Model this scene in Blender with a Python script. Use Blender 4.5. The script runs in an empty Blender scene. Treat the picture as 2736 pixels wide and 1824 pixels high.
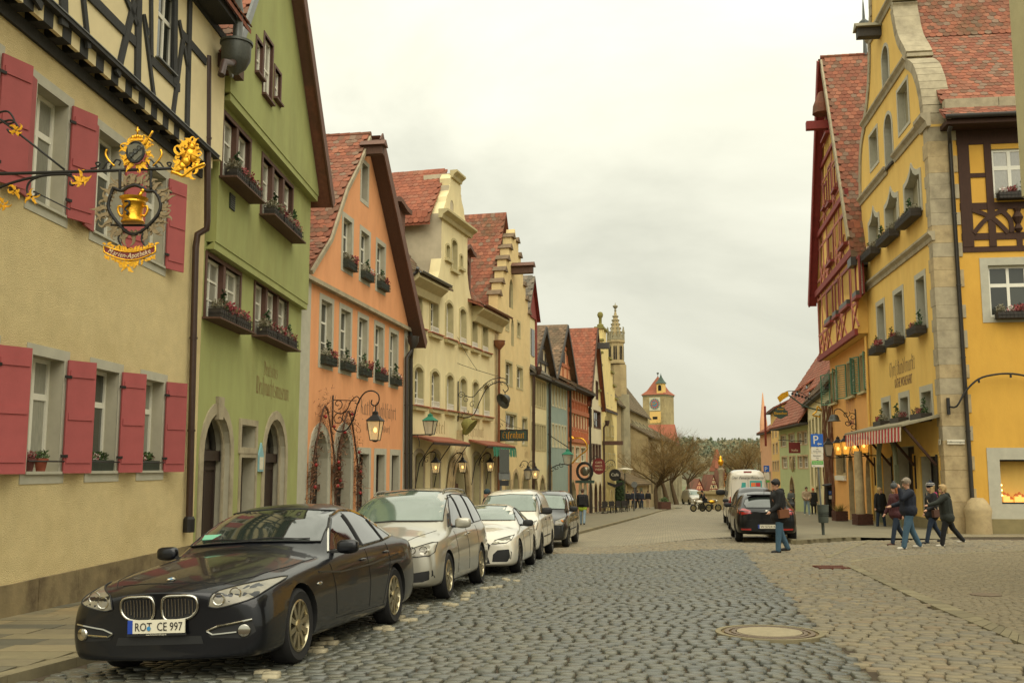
import bpy,bmesh,math,random
import numpy as np
from mathutils import Vector,Matrix
from mathutils.geometry import tessellate_polygon
from mathutils.bvhtree import BVHTree
from mathutils.kdtree import KDTree
R=random.Random(7)
scn=bpy.context.scene
COL=scn.collection
PI=math.pi
MT,MR,RA=Matrix.Translation,Matrix.Rotation,math.radians

# ------------------------------------------------------------------ camera, sky, sun, exposure
F_PX,CX,CY,PITCH,CAMH=2668.0,1368.0,912.0,math.atan(335/2668.0),1.72
cam=bpy.data.objects.new('camera',bpy.data.cameras.new('camera'))
COL.objects.link(cam)
cam.location=(0,0,CAMH)
cam.rotation_euler=(PI/2+PITCH,0,0)
cam.data.sensor_fit='HORIZONTAL'
cam.data.sensor_width=36
cam.data.lens=36*F_PX/2736
cam.data.clip_start=.1
cam.data.clip_end=6000
scn.camera=cam

SUN_EL,SUN_AZ=RA(48),RA(163)
w=bpy.data.worlds.new('World')
scn.world=w
w.use_nodes=True
nt=w.node_tree
for n in list(nt.nodes):
 nt.nodes.remove(n)
def wn(t,**k):
 n=nt.nodes.new(t)
 for a,v in k.items():
  setattr(n,a,v)
 return n
sky=wn('ShaderNodeTexSky',sky_type='NISHITA',sun_disc=False)
sky.sun_elevation=SUN_EL
sky.sun_rotation=SUN_AZ
sky_s=wn('ShaderNodeVectorMath',operation='SCALE')
sky_s.inputs[3].default_value=.10
nt.links.new(sky.outputs[0],sky_s.inputs[0])
tc=wn('ShaderNodeTexCoord')
sep=wn('ShaderNodeSeparateXYZ')
nt.links.new(tc.outputs['Generated'],sep.inputs[0])
mp=wn('ShaderNodeMapping')
mp.inputs['Scale'].default_value=(1.0,1.0,2.6)
mp.inputs['Location'].default_value=(.35,.2,.1)
nt.links.new(tc.outputs['Generated'],mp.inputs[0])
nz=wn('ShaderNodeTexNoise')
nz.inputs['Scale'].default_value=2.3
nz.inputs['Detail'].default_value=7
nz.inputs['Roughness'].default_value=.55
nz.inputs['Distortion'].default_value=.35
nt.links.new(mp.outputs[0],nz.inputs['Vector'])
cr=wn('ShaderNodeValToRGB')
cr.color_ramp.elements[0].position=.30
cr.color_ramp.elements[0].color=(.35,.347,.282,1)
cr.color_ramp.elements[1].position=.66
cr.color_ramp.elements[1].color=(.50,.492,.405,1)
e=cr.color_ramp.elements.new(.5)
e.color=(.445,.438,.357,1)
nt.links.new(nz.outputs['Fac'],cr.inputs[0])
# overcast sky: brightness rises evenly from the horizon to the zenith
zr=wn('ShaderNodeMapRange',interpolation_type='LINEAR')
zr.inputs['From Min'].default_value=.0
zr.inputs['From Max'].default_value=1.0
zr.inputs['To Min'].default_value=1.0
zr.inputs['To Max'].default_value=3.0
nt.links.new(sep.outputs[2],zr.inputs['Value'])
cs=wn('ShaderNodeVectorMath',operation='SCALE')
nt.links.new(cr.outputs[0],cs.inputs[0])
nt.links.new(zr.outputs[0],cs.inputs[3])
mx=wn('ShaderNodeMix',data_type='RGBA')
mx.inputs[0].default_value=.95
nt.links.new(sky_s.outputs[0],mx.inputs[6])
nt.links.new(cs.outputs[0],mx.inputs[7])
bg=wn('ShaderNodeBackground')
bg.inputs[1].default_value=.92
nt.links.new(mx.outputs[2],bg.inputs[0])
out=wn('ShaderNodeOutputWorld')
nt.links.new(bg.outputs[0],out.inputs[0])

sun=bpy.data.objects.new('sun',bpy.data.lights.new('sun','SUN'))
COL.objects.link(sun)
sun.data.energy=1.5
sun.data.angle=RA(70)
sun.data.color=(1.0,.93,.80)
sd=Vector((math.sin(SUN_AZ)*math.cos(SUN_EL),math.cos(SUN_AZ)*math.cos(SUN_EL),math.sin(SUN_EL)))
sun.rotation_euler=sd.to_track_quat('Z','Y').to_euler()
scn.view_settings.view_transform='Standard'
scn.view_settings.look='None'
scn.view_settings.exposure=.62
scn.view_settings.gamma=1
scn.view_settings.use_curve_mapping=False
scn.cycles.max_bounces=6
scn.cycles.diffuse_bounces=3
scn.cycles.glossy_bounces=3
scn.cycles.transparent_max_bounces=8

# ------------------------------------------------------------------ ground shape and pixel helpers
_RY=[-60,0,15,24,34,40,47,58,90,110,160,400,1200]
_RZ=[.5,0,-.2,-.36,-.56,-.75,-1.02,-1.28,-2.2,-2.75,-3.4,-6,-10]
_LY=[-60,0,9.4,12.3,20,33,44,110,160,400,1200]
_LZ=[2.1,.23,-.06,-.15,-.41,-.86,-1.1,-2.75,-3.4,-6,-10]
KERB=[(-5.55,2.0),(-5.1,5.0),(-4.19,10.2),(-3.2,16.5),(-2.0,24.0),(-.6,32.0),(.3,36.5),(1.6,38.6),(2.6,41.5),(3.1,43.6),(6.0,56.7),(9.6,73.0),(14.2,95.0),(17.5,108.0),(24,122)]
def kerb_x(y):
 return float(np.interp(y,[p[1]for p in KERB],[p[0]for p in KERB]))
def ground(x,y):
 t=(x-.15*min(max(y,0),120)+2.5)/5.0
 t=min(max(t,0),1)
 t=t*t*(3-2*t)
 z=(1-t)*float(np.interp(y,_LY,_LZ))+t*float(np.interp(y,_RY,_RZ))
 if-5<y<36:
  z-=.05*min(2.2,max(.0,kerb_x(y)+2.2-x))*min(1,(36-y)/10)
 return z
def walk(y):
 """height of the left pavement"""
 return float(np.interp(y,[-60,0,36,44,110,130],[2.0,.19,-.89,-.99,-2.63,-2.9]))
_sp,_cp=math.sin(PITCH),math.cos(PITCH)
def ray(px,py):
 u=(px-CX)/F_PX
 v=(CY-py)/F_PX
 return Vector((u,_cp-v*_sp,_sp+v*_cp))
def at_y(px,py,Y):
 r=ray(px,py)
 t=Y/r.y
 return Vector((r.x*t,Y,CAMH+r.z*t))
def on_ground(px,py,lift=.0):
 r=ray(px,py)
 lo,hi=1.0,400.0
 f=lambda t:CAMH+r.z*t-ground(r.x*t,r.y*t)-lift
 t=1.0
 while t<400 and f(t)>0:
  t*=1.03
 lo,hi=t/1.03,t
 for _ in range(30):
  m=(lo+hi)/2
  if f(m)>0:
   lo=m
  else:
   hi=m
 return Vector((r.x*lo,r.y*lo,CAMH+r.z*lo))
def to_px(p):
 d=Vector(p)-Vector((0,0,CAMH))
 yc=d.y*_cp+d.z*_sp
 zc=-d.y*_sp+d.z*_cp
 if yc<.05:
  return(-9999,-9999)
 return(CX+F_PX*d.x/yc,CY-F_PX*zc/yc)

 # ------------------------------------------------------------------ materials
def lin(c):
 return tuple(((v/255.0)/12.92 if v/255.0<.04045 else((v/255.0+.055)/1.055)**2.4)for v in c)
MATS={}
def mat(name,col=(128,128,128),rough=.8,metal=.0,noise=.0,nscale=6.0,bump=.0,bscale=60.0,emit=None,estr=.0,spec=.5,coat=.0,tint=None,var=None,grime=None,stretch=None,bdist=.01,objrand=.0,lincol=None,alpha=1.0,trans=.0):
 """Principled material; noise varies the base colour, bump is fine relief, tint = (other colour) mixed by the 'tint' attribute."""
 if name in MATS:
  return MATS[name]
 m=bpy.data.materials.new(name)
 m.use_nodes=True
 t=m.node_tree
 b=t.nodes['Principled BSDF']
 L=t.links.new
 c=(*(lincol or lin(col)),1)
 b.inputs['Base Color'].default_value=c
 b.inputs['Roughness'].default_value=rough
 b.inputs['Metallic'].default_value=metal
 b.inputs['Specular IOR Level'].default_value=spec
 if coat:
  b.inputs['Coat Weight'].default_value=coat
  b.inputs['Coat Roughness'].default_value=.04
 if alpha<1:
  b.inputs['Alpha'].default_value=alpha
 if trans:
  b.inputs['Transmission Weight'].default_value=trans
 if emit:
  b.inputs['Emission Color'].default_value=(*lin(emit),1)
  b.inputs['Emission Strength'].default_value=estr
 tcn=t.nodes.new('ShaderNodeTexCoord')
 vec=tcn.outputs['Object']
 if stretch:
  mpn=t.nodes.new('ShaderNodeMapping')
  mpn.inputs['Scale'].default_value=stretch
  L(vec,mpn.inputs[0])
  vec=mpn.outputs[0]
 cur=None
 def setcol():
  if cur is None:
   r=t.nodes.new('ShaderNodeRGB')
   r.outputs[0].default_value=c
   return r.outputs[0]
  return cur
 def mix(a,bcol,fac,mode='MIX'):
  x=t.nodes.new('ShaderNodeMix')
  x.data_type='RGBA'
  x.blend_type=mode
  if isinstance(fac,float):
   x.inputs[0].default_value=fac
  else:
   L(fac,x.inputs[0])
  L(a,x.inputs[6])
  if isinstance(bcol,tuple):
   x.inputs[7].default_value=bcol
  else:
   L(bcol,x.inputs[7])
  return x.outputs[2]
 if tint:
  at=t.nodes.new('ShaderNodeAttribute')
  at.attribute_name='tint'
  cols=tint if isinstance(tint[0],tuple)else(tint,)
  rp=t.nodes.new('ShaderNodeValToRGB')
  rp.color_ramp.elements[0].color=c
  rp.color_ramp.elements[1].color=(*lin(cols[-1]),1)
  for i,cc in enumerate(cols[:-1]):
   e2=rp.color_ramp.elements.new((i+1)/len(cols))
   e2.color=(*lin(cc),1)
  L(at.outputs['Fac'],rp.inputs[0])
  cur=rp.outputs[0]
 if noise:
  n=t.nodes.new('ShaderNodeTexNoise')
  n.inputs['Scale'].default_value=nscale
  n.inputs['Detail'].default_value=8
  n.inputs['Roughness'].default_value=.62
  L(vec,n.inputs['Vector'])
  mr=t.nodes.new('ShaderNodeMapRange')
  mr.inputs['From Min'].default_value=.3
  mr.inputs['From Max'].default_value=.7
  mr.inputs['To Min'].default_value=1-noise
  mr.inputs['To Max'].default_value=1+noise*.6
  L(n.outputs['Fac'],mr.inputs['Value'])
  cb=t.nodes.new('ShaderNodeCombineColor')
  for i in range(3):
   L(mr.outputs[0],cb.inputs[i])
  cur=mix(setcol(),cb.outputs[0],1.0,'MULTIPLY')
 if grime:
  gcol,gs,lo,hi=grime[:4]
  n=t.nodes.new('ShaderNodeTexNoise')
  n.inputs['Scale'].default_value=gs
  n.inputs['Detail'].default_value=9
  n.inputs['Roughness'].default_value=.68
  L(vec,n.inputs['Vector'])
  mr=t.nodes.new('ShaderNodeMapRange')
  mr.inputs['From Min'].default_value=lo
  mr.inputs['From Max'].default_value=hi
  mr.inputs['To Max'].default_value=grime[4]if len(grime)>4 else .8
  L(n.outputs['Fac'],mr.inputs['Value'])
  cur=mix(setcol(),(*lin(gcol),1),mr.outputs[0])
 if objrand:
  oi=t.nodes.new('ShaderNodeObjectInfo')
  mr=t.nodes.new('ShaderNodeMapRange')
  mr.inputs['To Min'].default_value=1-objrand
  mr.inputs['To Max'].default_value=1+objrand*.5
  L(oi.outputs['Random'],mr.inputs['Value'])
  cb=t.nodes.new('ShaderNodeCombineColor')
  for i in range(3):
   L(mr.outputs[0],cb.inputs[i])
  cur=mix(setcol(),cb.outputs[0],1.0,'MULTIPLY')
 if cur is not None:
  L(cur,b.inputs['Base Color'])
 if bump:
  n=t.nodes.new('ShaderNodeTexNoise')
  n.inputs['Scale'].default_value=bscale
  n.inputs['Detail'].default_value=5
  n.inputs['Roughness'].default_value=.6
  L(vec,n.inputs['Vector'])
  bp=t.nodes.new('ShaderNodeBump')
  bp.inputs['Strength'].default_value=bump
  bp.inputs['Distance'].default_value=bdist
  L(n.outputs['Fac'],bp.inputs['Height'])
  L(bp.outputs[0],b.inputs['Normal'])
 MATS[name]=m
 return m

 # ------------------------------------------------------------------ mesh builder
class MB:
 def __init__(s):
  s.v,s.f,s.m,s.t=[],[],[],[]
  s.tint=.0
  s.mi=0
 def add(s,vs,fs,mi=None):
  o=len(s.v)
  s.v+=[tuple(p)for p in vs]
  for f in fs:
   s.f.append([i+o for i in f])
   s.m.append(s.mi if mi is None else mi)
   s.t.append(s.tint)
  return s
 def box(s,x0,x1,y0,y1,z0,z1,mi=None):
  vs=[(x,y,z)for z in(z0,z1)for y in(y0,y1)for x in(x0,x1)]
  return s.add(vs,[(0,2,3,1),(4,5,7,6),(0,1,5,4),(2,6,7,3),(0,4,6,2),(1,3,7,5)],mi)
 def quad(s,a,b,c,d,mi=None):
  return s.add([a,b,c,d],[(0,1,2,3)],mi)
 def bar(s,a,b,w,h,up=(0,0,1),mi=None):
  """box beam from a to b, w across and h along 'up'."""
  a,b=Vector(a),Vector(b)
  d=(b-a).normalized()
  sd=d.cross(Vector(up))
  if sd.length<1e-4:
   sd=d.cross(Vector((1,0,0)))
  sd.normalize()
  u=sd.cross(d).normalized()
  vs=[]
  for p in(a,b):
   for i,j in((-1,-1),(1,-1),(1,1),(-1,1)):
    vs.append(p+sd*(w/2*i)+u*(h/2*j))
  return s.add(vs,[(3,2,1,0),(4,5,6,7),(0,1,5,4),(1,2,6,5),(2,3,7,6),(3,0,4,7)],mi)
 def tube(s,pts,r,n=6,mi=None,caps=True,closed=False):
  pts=[Vector(p)for p in pts]
  k=len(pts)
  rs=r if isinstance(r,(list,tuple))else[r]*k
  rings=[]
  prev=None
  for i,p in enumerate(pts):
   if closed:
    d=pts[(i+1)%k]-pts[i-1]
   else:
    d=pts[min(i+1,k-1)]-pts[max(i-1,0)]
   if d.length<1e-9:
    d=Vector((0,0,1))
   d.normalize()
   if prev is None:
    prev=d.orthogonal().normalized()
   e=prev-d*prev.dot(d)
   if e.length<1e-6:
    e=d.orthogonal()
   e.normalize()
   prev=e
   f=d.cross(e)
   rings.append([p+(e*math.cos(2*PI*j/n)+f*math.sin(2*PI*j/n))*rs[i]for j in range(n)])
  vs=[q for rg in rings for q in rg]
  fs=[]
  for i in range(k if closed else k-1):
   a,b=i*n,((i+1)%k)*n
   for j in range(n):
    j2=(j+1)%n
    fs.append((a+j,a+j2,b+j2,b+j))
  if caps and not closed:
   fs.append(tuple(reversed(range(n))))
   fs.append(tuple(range((k-1)*n,k*n)))
  return s.add(vs,fs,mi)
 def lathe(s,prof,n=12,mi=None,M=None,caps=True):
  """profile [(r, z)] about local Z."""
  vs,fs=[],[]
  for r,z in prof:
   for j in range(n):
    a=2*PI*j/n
    vs.append(Vector((r*math.cos(a),r*math.sin(a),z)))
  for i in range(len(prof)-1):
   for j in range(n):
    j2=(j+1)%n
    fs.append((i*n+j,i*n+j2,(i+1)*n+j2,(i+1)*n+j))
  if caps and prof[0][0]>1e-4:
   fs.append(tuple(reversed(range(n))))
  if caps and prof[-1][0]>1e-4:
   fs.append(tuple(range((len(prof)-1)*n,len(prof)*n)))
  if M is not None:
   vs=[M@v for v in vs]
  return s.add(vs,fs,mi)
 def ball(s,c,r,n=8,m=6,mi=None,sc=(1,1,1)):
  prof=[(max(math.sin(PI*i/m),0)*r,-math.cos(PI*i/m)*r)for i in range(m+1)]
  return s.lathe(prof,n,mi,MT(c)@Matrix.Diagonal((*sc,1)))
 def plate(s,outl,holes,y0,depth,mi=0,mrev=None,back=True,hd=None):
  """(x,z) outline with holes, front face at y0 (facing -Y), sides go depth inwards; hole reveals take mrev."""
  mrev=mi if mrev is None else mrev
  loops=[list(outl)]+[list(h)for h in holes]
  def area(l):
   return sum(l[i-1][0]*l[i][1]-l[i][0]*l[i-1][1]for i in range(len(l)))
  if area(loops[0])<0:
   loops[0].reverse()
  for h in loops[1:]:
   if area(h)>0:
    h.reverse()
  tri=tessellate_polygon([[Vector((x,z,0))for x,z in l]for l in loops])
  flat=[p for l in loops for p in l]
  vs=[(x,y0,z)for x,z in flat]
  fs=[]
  for a,b,c in tri:
   (ax,az),(bx,bz),(cx,cz)=flat[a],flat[b],flat[c]
   if(bx-ax)*(cz-az)-(bz-az)*(cx-ax)<0:
    b,c=c,b
   fs.append((a,b,c))
  s.add(vs,fs,mi)
  for li,l in enumerate(loops):
   k=len(l)
   dd=depth if(li==0 or hd is None)else hd
   q=[(x,y0,z)for x,z in l]+[(x,y0+dd,z)for x,z in l]
   s.add(q,[((i+1)%k,i,i+k,(i+1)%k+k)for i in range(k)],mi if li==0 else mrev)
  if back:
   s.add([(x,y0+depth,z)for x,z in flat],[tuple(reversed(f))for f in fs],mi)
  return s
 def bd(s,name,mats,parent=None,loc=None,smooth=False,rot=None,**props):
  o=obj(name,s.mesh(name,mats,smooth),parent)
  if loc is not None:
   o.location=loc
  if rot is not None:
   o.rotation_euler=rot
  for k,v in props.items():
   o[k]=v
  return o
 def mesh(s,name,mats,smooth=False):
  me=bpy.data.meshes.new(name)
  me.from_pydata(s.v,[],s.f)
  mats=mats if isinstance(mats,(list,tuple))else[mats]
  for m in mats:
   me.materials.append(MATS[m]if isinstance(m,str)else m)
  if len(mats)>1:
   me.polygons.foreach_set('material_index',s.m)
  if any(s.t):
   a=me.attributes.new('tint','FLOAT','FACE')
   a.data.foreach_set('value',s.t)
  if smooth:
   me.shade_smooth()
   if isinstance(smooth,(int,float))and not isinstance(smooth,bool):
    me.set_sharp_from_angle(angle=RA(smooth))
  me.update()
  return me
def BX_(*a,**k):
 m=MB()
 return m.box(*a,**k)
def PL_(*a,**k):
 m=MB()
 return m.plate(*a,**k)
def LT_(*a,**k):
 m=MB()
 return m.lathe(*a,**k)
def TB_(*a,**k):
 m=MB()
 return m.tube(*a,**k)
def BL_(*a,**k):
 m=MB()
 return m.ball(*a,**k)
def obj(name,me,parent=None,loc=None):
 o=bpy.data.objects.new(name,me)
 COL.objects.link(o)
 if parent is not None:
  o.parent=parent
 if loc is not None:
  o.location=loc
 return o
def EM(name,loc=(0,0,0),rz=.0,label=None,cat=None,group=None,parent=None):
 o=bpy.data.objects.new(name,None)
 COL.objects.link(o)
 o.empty_display_size=.1
 o.location=loc
 o.rotation_euler=(0,0,rz)
 o.parent=parent
 return tag(o,label,cat,group)
def tag(o,label=None,cat=None,group=None,kind=None):
 for k,v in(('label',label),('category',cat),('group',group),('kind',kind)):
  if v:
   o[k]=v
 return o
TMP=bpy.data.scenes.new('bench')
def bake(o):
 """final mesh of an object with its modifiers, worked out in a scene of its own."""
 TMP.collection.objects.link(o)
 vl=TMP.view_layers[0]
 vl.update()
 me=bpy.data.meshes.new_from_object(o.evaluated_get(vl.depsgraph))
 TMP.collection.objects.unlink(o)
 return me
def curve_pts(ctrl,n=6):
 """Catmull-Rom through control points."""
 P=[Vector(p)for p in ctrl]
 out_=[]
 for i in range(len(P)-1):
  p0,p1,p2,p3=P[max(i-1,0)],P[i],P[i+1],P[min(i+2,len(P)-1)]
  for j in range(n):
   t=j/n
   out_.append(.5*((2*p1)+(p2-p0)*t+(2*p0-5*p1+4*p2-p3)*t*t+(3*p1-p0-3*p2+p3)*t**3))
 out_.append(P[-1])
 return out_
def spiral(c,r0,r1,a0,a1,n=14):
 """flat (x,z) spiral about c."""
 return[(c[0]+(r0+(r1-r0)*i/n)*math.cos(a0+(a1-a0)*i/n),c[1]+(r0+(r1-r0)*i/n)*math.sin(a0+(a1-a0)*i/n))for i in range(n+1)]
def arch_loop(x0,x1,z0,z1,kind='round',n=10,rise=None):
 """closed outline of an opening with an arched head; z1 is the crown."""
 w2=(x1-x0)/2
 cx=(x0+x1)/2
 pts=[(x0,z0),(x1,z0)]
 if kind=='rect':
  return pts+[(x1,z1),(x0,z1)]
 if kind=='seg':
  h=rise or w2*.35
  rr=(w2*w2+h*h)/(2*h)
  a=math.asin(min(1,w2/rr))
  for i in range(n+1):
   t=a-2*a*i/n
   pts.append((cx+rr*math.sin(t),z1-rr+rr*math.cos(t)))
  return pts
 h=rise or w2
 for i in range(n+1):
  t=i/n
  if kind=='round':
   pts.append((cx+w2*math.cos(PI*t),z1-h+h*math.sin(PI*t)))
  else:
   u=1-2*t
   pts.append((cx+w2*u,z1-h+h*math.sqrt(max(0,1-((abs(u)+.25)/1.25)**2))/math.sqrt(1-.04)))
 return pts
def text_mesh(txt,size,name,m,extrude=.004,shear=.0,xs=1.0,align='CENTER',bold=.0):
 c=bpy.data.curves.new(name,'FONT')
 c.body=txt
 c.size=size
 c.align_x=align
 c.extrude=extrude
 c.shear=shear
 c.offset=bold
 c.resolution_u=2
 o=bpy.data.objects.new(name,c)
 me=bake(o)
 bpy.data.objects.remove(o)
 bpy.data.curves.remove(c)
 # text plane XY -> XZ, facing -Y
 me.transform(Matrix.Diagonal((xs,1,1,1)))
 me.transform(MR(PI/2,4,'X'))
 me.materials.clear()
 me.materials.append(MATS[m]if isinstance(m,str)else m)
 return me

 # ------------------------------------------------------------------ blackletter written with a broad nib
_G={'e':(2.5,[[(.4,3.6),(.4,.5),(1.0,0),(1.9,.6)],[(.4,3.6),(1.1,4),(1.8,3.3),(.5,1.9)]]),'u':(3.0,[[(.1,3.6),(.5,4),(.5,.5),(1.0,0),(1.7,.6)],[(1.6,3.6),(2.0,4),(2.0,.4),(2.5,0)]]),'t':(2.2,[[(.7,5),(.7,.5),(1.2,0),(1.8,.4)],[(0,3.7),(1.6,3.9)]]),'s':(2.4,[[(1.8,3.7),(1.2,4),(.5,3.4),(.6,2.5),(1.7,1.7),(1.7,.7),(1.1,0),(.2,.4)]]),'f':(2.0,[[(1.7,5.6),(1.2,6),(.7,5.4),(.7,-1.2),(.3,-1.5)],[(0,3.7),(1.6,3.9)]]),'S':(2.0,[[(1.7,5.6),(1.2,6),(.7,5.4),(.7,-1.2),(.3,-1.5)]]),'c':(2.2,[[(1.6,3.6),(1.0,4),(.4,3.4),(.4,.5),(1.0,0),(1.7,.5)]]),'h':(3.0,[[(.1,5.8),(.5,6),(.5,0)],[(.5,3.2),(1.4,4),(2.0,3.4),(2.0,.6),(1.5,-.9)]]),'W':(4.4,[[(.1,5.2),(.7,5.8),(.5,.8),(1.2,0),(1.9,.7),(1.9,5.2),(1.4,5.9)],[(1.9,.7),(2.6,0),(3.7,.9),(3.8,3.0),(3.1,5.6)]]),'D':(3.6,[[(.2,.3),(1.0,0),(2.6,.6),(3.0,3.0),(2.2,5.2),(.8,5.9),(.2,5.0)],[(1.2,5.4),(1.0,1.2),(.3,.3)]]),'H':(3.8,[[(.2,5.2),(.9,5.9),(1.2,5.2),(1.0,.6),(.4,0)],[(1.2,3.0),(2.3,3.6),(2.9,2.8),(2.8,.8),(2.2,-.6)],[(1.2,5.2),(2.2,5.9),(2.9,5.4)]]),'E':(3.4,[[(2.6,5.2),(1.6,5.9),(.5,4.6),(.4,1.2),(1.4,0),(2.7,.9)],[(.5,3.0),(2.2,3.2)]]),'K':(3.6,[[(.2,5.3),(.8,5.9),(.9,.4),(.4,0)],[(.9,3.0),(2.6,5.7)],[(1.1,3.2),(2.2,2.4),(2.4,.5),(3.0,0)]]),'C':(3.4,[[(2.6,5.3),(1.5,5.9),(.5,4.6),(.4,1.2),(1.4,0),(2.6,.7)],[(1.5,5.4),(1.5,1.0)]]),'i':(1.6,[[(.1,3.6),(.5,4),(.5,.5),(1.0,0)],[(.4,5.1),(.7,5.4)]]),'n':(3.0,[[(.1,3.6),(.5,4),(.5,0)],[(.5,3.2),(1.4,4),(2.0,3.5),(2.0,.4),(2.5,0)]]),'m':(4.4,[[(.1,3.6),(.5,4),(.5,0)],[(.5,3.2),(1.3,4),(1.9,3.5),(1.9,0)],[(1.9,3.2),(2.7,4),(3.3,3.5),(3.3,.4),(3.8,0)]]),'a':(2.8,[[(.4,3.4),(.4,.5),(.9,0),(1.8,.8)],[(.4,3.4),(1.0,4),(1.8,3.6),(1.8,.4),(2.3,0)]]),'o':(2.6,[[(1.1,4),(.4,3.3),(.4,.6),(1.1,0),(1.9,.7),(1.9,3.3),(1.1,4)]]),'l':(1.6,[[(.1,5.7),(.5,6),(.5,.5),(1.0,0)]]),'r':(2.1,[[(.1,3.6),(.5,4),(.5,0)],[(.5,3.2),(1.2,4),(1.7,3.5)]]),'k':(2.6,[[(.1,5.7),(.5,6),(.5,0)],[(.5,4.6),(1.2,5.2),(1.6,4.6),(.7,3.6),(1.6,3.3),(1.4,.5),(2.0,0)]]),'d':(2.8,[[(.5,5.6),(1.8,3.4),(1.8,.7),(1.0,0),(.4,.6),(.4,3.3),(1.2,4)]]),' ':(1.8,[]),'.':(1.0,[[(.3,0),(.6,.3)]]),}
_G['ä']=(2.8,_G['a'][1]+[[(.5,5.2),(.8,5.5)],[(1.5,5.2),(1.8,5.5)]])
def blackletter(txt,height,width,m,name='lettering',nib=.62,y=.0,th=.003):
 """mesh of a word written with a broad nib, lower left at the origin, ascender = height, fitted to width, facing -Y."""
 adv=sum(_G[c][0]for c in txt)
 sx,sz=width/adv,height/6.0
 b=MB()
 x=0
 nv=(nib*.72,nib*.5)
 for c in txt:
  a,st=_G[c]
  for s_ in st:
   for(p,q)in zip(s_[:-1],s_[1:]):
    pts=[(p[0]-nv[0]/2,p[1]-nv[1]/2),(p[0]+nv[0]/2,p[1]+nv[1]/2),(q[0]+nv[0]/2,q[1]+nv[1]/2),(q[0]-nv[0]/2,q[1]-nv[1]/2)]
    P=[((x+u)*sx,y-R.random()*th,v*sz)for u,v in pts]
    ar=(P[1][0]-P[0][0])*(P[2][2]-P[0][2])-(P[1][2]-P[0][2])*(P[2][0]-P[0][0])
    if ar<0:
     P.reverse()
    yy=P[0][1]
    b.quad(*[(u,yy,v)for u,_,v in P])
  x+=a
 return b.mesh(name,m)

 # ------------------------------------------------------------------ facades
class Fac:
 """A house front: local X along the wall (image left to right), local Y into the house, local Z up from the base."""
 def __init__(s,p0,p1,name,label,cat='house',zb=None):
  s.p0,s.p1=Vector((*p0,0)),Vector((*p1,0))
  d=s.p1-s.p0
  s.len=d.length
  s.d=d.normalized()
  s.n=Vector((s.d.y,-s.d.x,0))
  s.zb=(min(ground(*p0),ground(*p1))-.02)if zb is None else zb
  s.rz=math.atan2(s.d.y,s.d.x)
  s.e=EM(name,(p0[0],p0[1],s.zb),s.rz,label,cat)
 def px(s,px,py,off=.0):
  """pixel -> (x along wall, z above base) on the wall plane moved 'off' outwards."""
  r=ray(px,py)
  o=Vector((0,0,CAMH))
  q=s.p0+s.n*off
  t=(q-o).dot(s.n)/r.dot(s.n)
  h=o+r*t
  return((h-q).dot(s.d),h.z-s.zb)
 def X(s,px,py=1247,off=.0):
  return s.px(px,py,off)[0]
 def Z(s,px,py,off=.0):
  return s.px(px,py,off)[1]
 def world(s,x,y,z):
  return s.p0+s.d*x-s.n*y+Vector((0,0,z+s.zb))

  # ------------------------------------------------------------------ shared materials
mat('white_frame',(226,222,204),.5,noise=.06,nscale=20)
mat('brown_frame',(92,62,48),.65,noise=.2,nscale=25)
mat('red_frame',(128,46,40),.6,noise=.15,nscale=20)
mat('glass',(66,68,60),.05,spec=.9,objrand=.5)
mat('glass_curtain',(150,148,132),.12,spec=.8,noise=.25,nscale=9,stretch=(6,1,.6),objrand=.3)
mat('glass_dark',(20,19,17),.06,spec=.9)
mat('surround',(178,174,154),.85,noise=.1,nscale=4,bump=.25,bscale=80)
mat('reveal',(172,166,144),.85,noise=.1,nscale=5)
mat('sandstone',(176,156,116),.9,noise=.22,nscale=3,bump=.5,bscale=40,grime=((112,92,62),1.6,.5,.75,.7))
mat('sandstone_grey',(166,154,126),.9,noise=.2,nscale=3,bump=.5,bscale=30,grime=((104,94,74),1.3,.48,.75,.7))
mat('iron',(38,36,33),.55,metal=.3,noise=.2,nscale=30)
mat('iron_grey',(84,86,80),.5,metal=.5,noise=.2,nscale=20)
mat('gold',(236,176,52),.3,metal=.85,noise=.25,nscale=14,bump=.4,bscale=50)
mat('pipe_brown',(64,44,34),.45,noise=.2,nscale=8)
mat('pipe_copper',(126,78,48),.45,noise=.25,nscale=8)
mat('pipe_zinc',(110,112,108),.4,metal=.4,noise=.2,nscale=8)
mat('pipe_dark',(50,46,40),.45,noise=.2,nscale=8)
mat('tile',(136,80,58),.9,tint=((122,72,52),(150,90,64),(116,76,56),(158,100,74),(104,76,56),(136,112,92)),noise=.25,nscale=7,grime=((84,70,44),.9,.47,.66,.75),bump=.3,bscale=40)
mat('tile_red',(146,84,60),.9,tint=((132,76,54),(156,92,66),(124,74,54),(150,98,74)),noise=.2,nscale=7,grime=((110,84,60),.8,.5,.72,.6))
mat('tile_dark',(128,82,62),.9,tint=((112,76,58),(146,92,68),(94,72,56),(136,100,78)),noise=.25,nscale=7,grime=((78,66,48),.6,.47,.68,.75))
mat('tile_brown',(118,98,74),.9,tint=((102,84,64),(134,108,82),(90,78,60)),noise=.25,nscale=5,grime=((74,68,48),.5,.45,.7,.7))
mat('tile_grey',(112,106,92),.9,tint=((96,92,80),(128,118,100)),noise=.25,nscale=5)
mat('dark_room',(16,14,12),.95)
mat('wood_dark',(48,34,24),.6,noise=.3,nscale=6,stretch=(8,8,1))
mat('wood_beam',(72,68,62),.85,noise=.3,nscale=5,stretch=(6,6,1),bump=.5,bscale=30)
mat('wood_brown',(88,62,46),.8,noise=.3,nscale=5,stretch=(6,6,1),bump=.3,bscale=30)
mat('wood_red',(132,56,44),.8,noise=.25,nscale=5,stretch=(4,4,1))
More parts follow.
